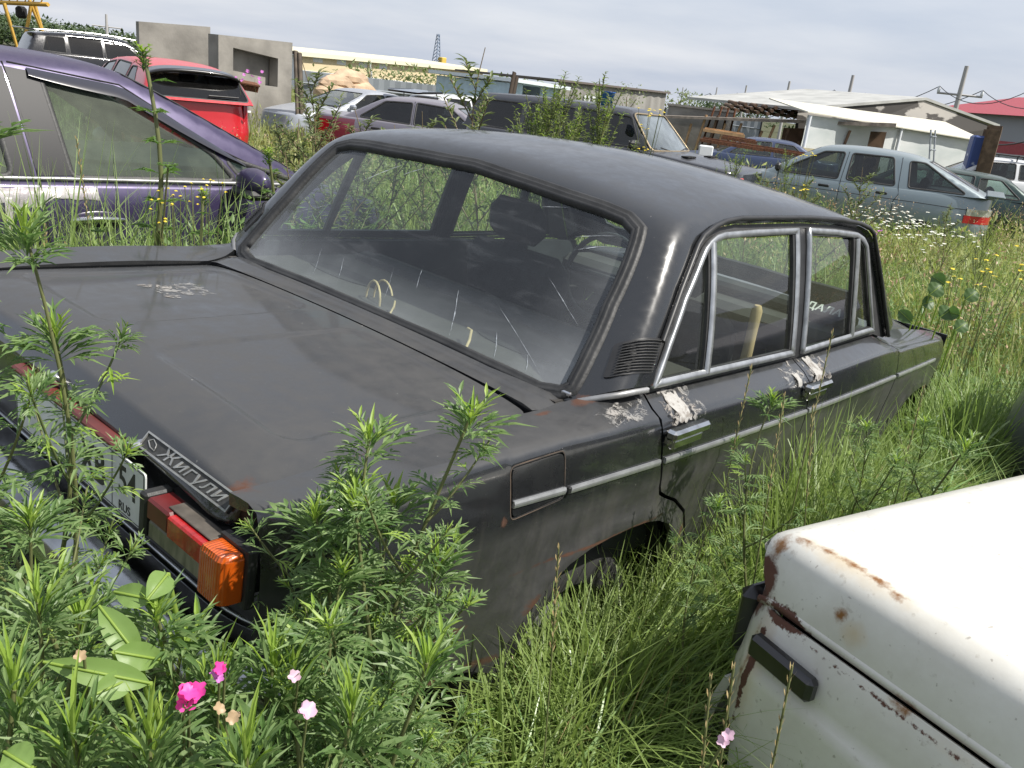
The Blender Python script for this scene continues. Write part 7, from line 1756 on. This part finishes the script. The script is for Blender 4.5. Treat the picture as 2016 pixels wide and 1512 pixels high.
for (u,v,d,n,sp,r,lab) in ((1282,222,5.6,10,.05,.012,'yellow umbel flower over the off-road car roof edge'),(1268,250,5.6,5,.03,.010,'yellow umbel by the off-road car windshield'),(1590,305,7,8,.05,.012,'yellow umbel flower left of the silver-blue windshield'),(1580,370,6.5,6,.05,.012,'yellow flower in front of the silver-blue front wheel'),(395,375,3.1,16,.06,.006,'yellow mustard flowers before the purple wing mirror'),(350,405,3.05,14,.06,.006,'yellow mustard flowers above the boot lid'),(1900,545,4.6,10,.10,.012,'yellow flowers in the right hand grass'),(1975,520,5.0,12,.12,.012,'yellow flowers at the right edge'),(1265,292,5.5,4,.02,.010,'yellow flower head above the black roof')):
    many_flowers([(u,v,d)],M_yel,r,n,sp,'yellow_flowers',lab,'flowers','yellow flowers')
# ---- grass seed stalks near the side ----
def stalk(u,v,d,label,matr=None):
    t_=at(u,v,d);gb=t_+Vector((random.uniform(-.08,.08),random.uniform(-.10,.0),0));g_=-.02
    root=thing('grass_stalk',label,'grass stalk',loc=(gb.x,gb.y,g_),group='seeding grass stalks')
    top=Vector((t_.x-gb.x,t_.y-gb.y,t_.z-g_));P=[Vector((top.x*(q/8)**1.6,top.y*(q/8)**1.6,top.z*q/8)) for q in range(9)]
    mb=MB(); mb.tube(P,[.0016]*9,4); mb.build('stem',G_stem,root); mb=MB()
    for i in range(26):
        f=.80+.20*i/26;p=Vector((top.x*f**1.6,top.y*f**1.6,top.z*f)); a=i*2.4; d_=Vector((math.cos(a)*.35,math.sin(a)*.35,1)).normalized(); mb.add([p,p+d_*.012+Vector((.002,0,0)),p+d_*.018,p+d_*.012-Vector((.002,0,0))],[(0,1,2,3)])
    mb.build('seed_head',matr or G_dry,root)
for (u,v,d,lab) in ((1545,775,1.75,'seed stalk crossing the front door handle'),(1640,650,2.1,'seed stalk reaching the front door window'),(1600,800,1.8,'seed stalk below the front door handle'),(1100,1075,1.15,'seed stalk left of the wheel arch'),(1400,1330,.85,'dry seed stalk in front of the white car'),(1445,1310,.85,'second dry seed stalk just right of the one in front of the white car'),(1560,1310,.95,'feathery seed stalk crossing the white fender'),(150,270,3.1,'dry seed stalk before the purple car window'),(130,480,3.0,'yellow seed stalk above the boot lid at the left'),(90,440,3.0,'seed stalk before the purple door'),(1820,760,2.3,'seed stalk at the front fender corner'),(1480,720,1.9,'seed stalk over the rear door')): stalk(u,v,d,lab)
# ---- far trees and bushes ----
def tree(u,v,d,h,r,label,grp='trees on the horizon',n=420,matr=None,name='tree'):
    t_=at(u,v,d);zb=-.3;root=thing(name,label,'tree' if name=='tree' else 'bush',loc=(t_.x,t_.y,zb),group=grp)
    H=t_.z-zb
    mb=MB(); mb.tube([(0,0,-.5),(.02*H,0,H*.45),(0,.02*H,H*.8)],[.035*H*.6,.025*H*.6,.01*H*.6],5)
    for k in range(4): a=k*1.6; mb.tube([(0,0,H*(.3+.08*k)),(math.cos(a)*r*.6,math.sin(a)*r*.6,H*(.55+.08*k))],[.015*H*.6,.004*H],4)
    mb.build('trunk',G_rstem,root)
    cl_=np.array([(rng.normal(0,r*.45),rng.normal(0,r*.45),H*rng.uniform(.35,.92)) for _ in range(9)]);k=rng.integers(0,9,n);s_=r*.33
    P=cl_[k]+rng.normal(0,1,(n,3))*np.array([s_,s_,s_*.8]);P[:,2]=np.clip(P[:,2],H*.12,H)
    L_=rng.uniform(.10,.22,n)*r; V,F=leaves(P[:,0],P[:,1],P[:,2],L_,L_*.55,rng.uniform(0,6.28,n),rng.uniform(-.8,1.2,n)); np_mesh('crown',V,F,matr or G_tree,parent=root)
for k,(u,v,d,r,lab) in enumerate([(1425,195,170,5,'largest rounded tree on the horizon above the timber heap'),(1452,200,165,4.5,'tree right of the largest rounded one on the horizon'),(1480,203,160,4.5,'third tree of the horizon group'),(1400,205,170,4,'left tree of the horizon group'),(1385,197,110,2.2,'slim tree left of the horizon group'),(1600,205,170,5,'low tree behind the sheeted shed roof'),(1630,206,170,5,'low tree further right behind the sheeted shed roof'),(1715,200,170,4,'small tree crown just showing over the shed ridge')]): tree(u,v,d,0,r,lab)
for k,(u,v,d,r,lab) in enumerate([(730,126,45,1.6,'leafy young tree before the warehouse, left one'),(757,130,46,1.1,'slim young tree right of the left one at the warehouse'),(785,148,44,.9,'low bush at the warehouse wall'),(822,132,45,1.7,'leafy young tree in the middle of the warehouse'),(850,140,46,1.1,'narrow young tree right of the middle one'),(705,140,44,1.0,'shrub left of the leafy young tree'),(925,155,44,1.0,'shrub near the right end of the warehouse'),(985,152,70,2.6,'dark bushy tree past the right end of the warehouse'),(1340,180,80,2.2,'small pointed tree right of the corrugated building'),(875,150,44,.9,'shrub under the fourth warehouse window'),(1240,165,38,.7,'young tree before the corrugated building'),(1140,170,36,1.1,'bush before the left of the corrugated building'),(1000,165,60,1.8,'bush by the leaning board')]): tree(u,v,d,0,r,lab,'young trees by the fences',260,G_weed,'bush')
# far wood on the left horizon: one mass
n=14000;uu=rng.uniform(-150,272,n);P=np.array([tuple(at(u,60,1)) for u in np.linspace(-150,272,60)]);idx=((uu+150)/422*59).astype(int);dirs=(P[idx]-np.array(CAM));dirs/=np.hypot(dirs[:,0],dirs[:,1])[:,None]
dd=rng.uniform(140,175,n);X=CAM.x+dirs[:,0]*dd+rng.normal(0,1.5,n);Y=CAM.y+dirs[:,1]*dd+rng.normal(0,1.5,n);top=(3.3+.5*np.sin(uu*.13)+.5*np.sin(uu*.31+1)-.003*(uu))*(dd/150);Z=rng.uniform(0,1,n)**.7*np.maximum(top,1.5)
L_=rng.uniform(.4,.9,n);V,F=leaves(X,Y,Z,L_,L_*.6,rng.uniform(0,6.28,n),rng.uniform(-.8,1.2,n)); tag(np_mesh('far_wood',V,F,G_tree),'distant dark tree belt at the upper left','wood',kind='stuff')
# ---- bits inside and on the black sedan ----
st=MB(); a=MCAR@Vector((1.83,-.66,1.10));b=MCAR@Vector((1.86,-.66,.80)); st.tube([b,b.lerp(a,.3),b.lerp(a,.7),b.lerp(a,.95),a],[.016,.017,.015,.016,.010],10); tag(st.build('wooden_stick',M_wood,None),'rounded wooden stick standing inside the rear door window','stick')
def curl(pts,r,label,grp='dry twigs on the parcel shelf'):
    mb=MB(); P=[MCAR@Vector(p) for p in pts]; mb.tube(P,[r]*len(P),6); return tag(mb.build('dry_twig',M_straw,None),label,'twig',grp)
def arc(c,r,a0,a1,h,n=9): return [(c[0]+.3*r*math.cos(a0+(a1-a0)*i/n),c[1]+r*math.cos(a0+(a1-a0)*i/n),c[2]+h*math.sin(a0+(a1-a0)*i/n)) for i in range(n+1)]
curl(arc((1.10,.15,.925),.045,-.2,3.3,.055),.0035,'curled dry twig loop behind the rear window, left'); curl(arc((1.12,.13,.925),.060,-.1,2.6,.06),.003,'outer curled twig beside the loop on the shelf'); curl([(1.10,.06,.925),(1.09,.05,.95),(1.06,.02,.945),(1.04,.01,.93)],.003,'short pale twig right of the curled loop'); curl([(1.10,-.22,.955),(1.08,-.25,.96),(1.05,-.275,.945),(1.03,-.285,.93)],.004,'pale twig over the right speaker slot')
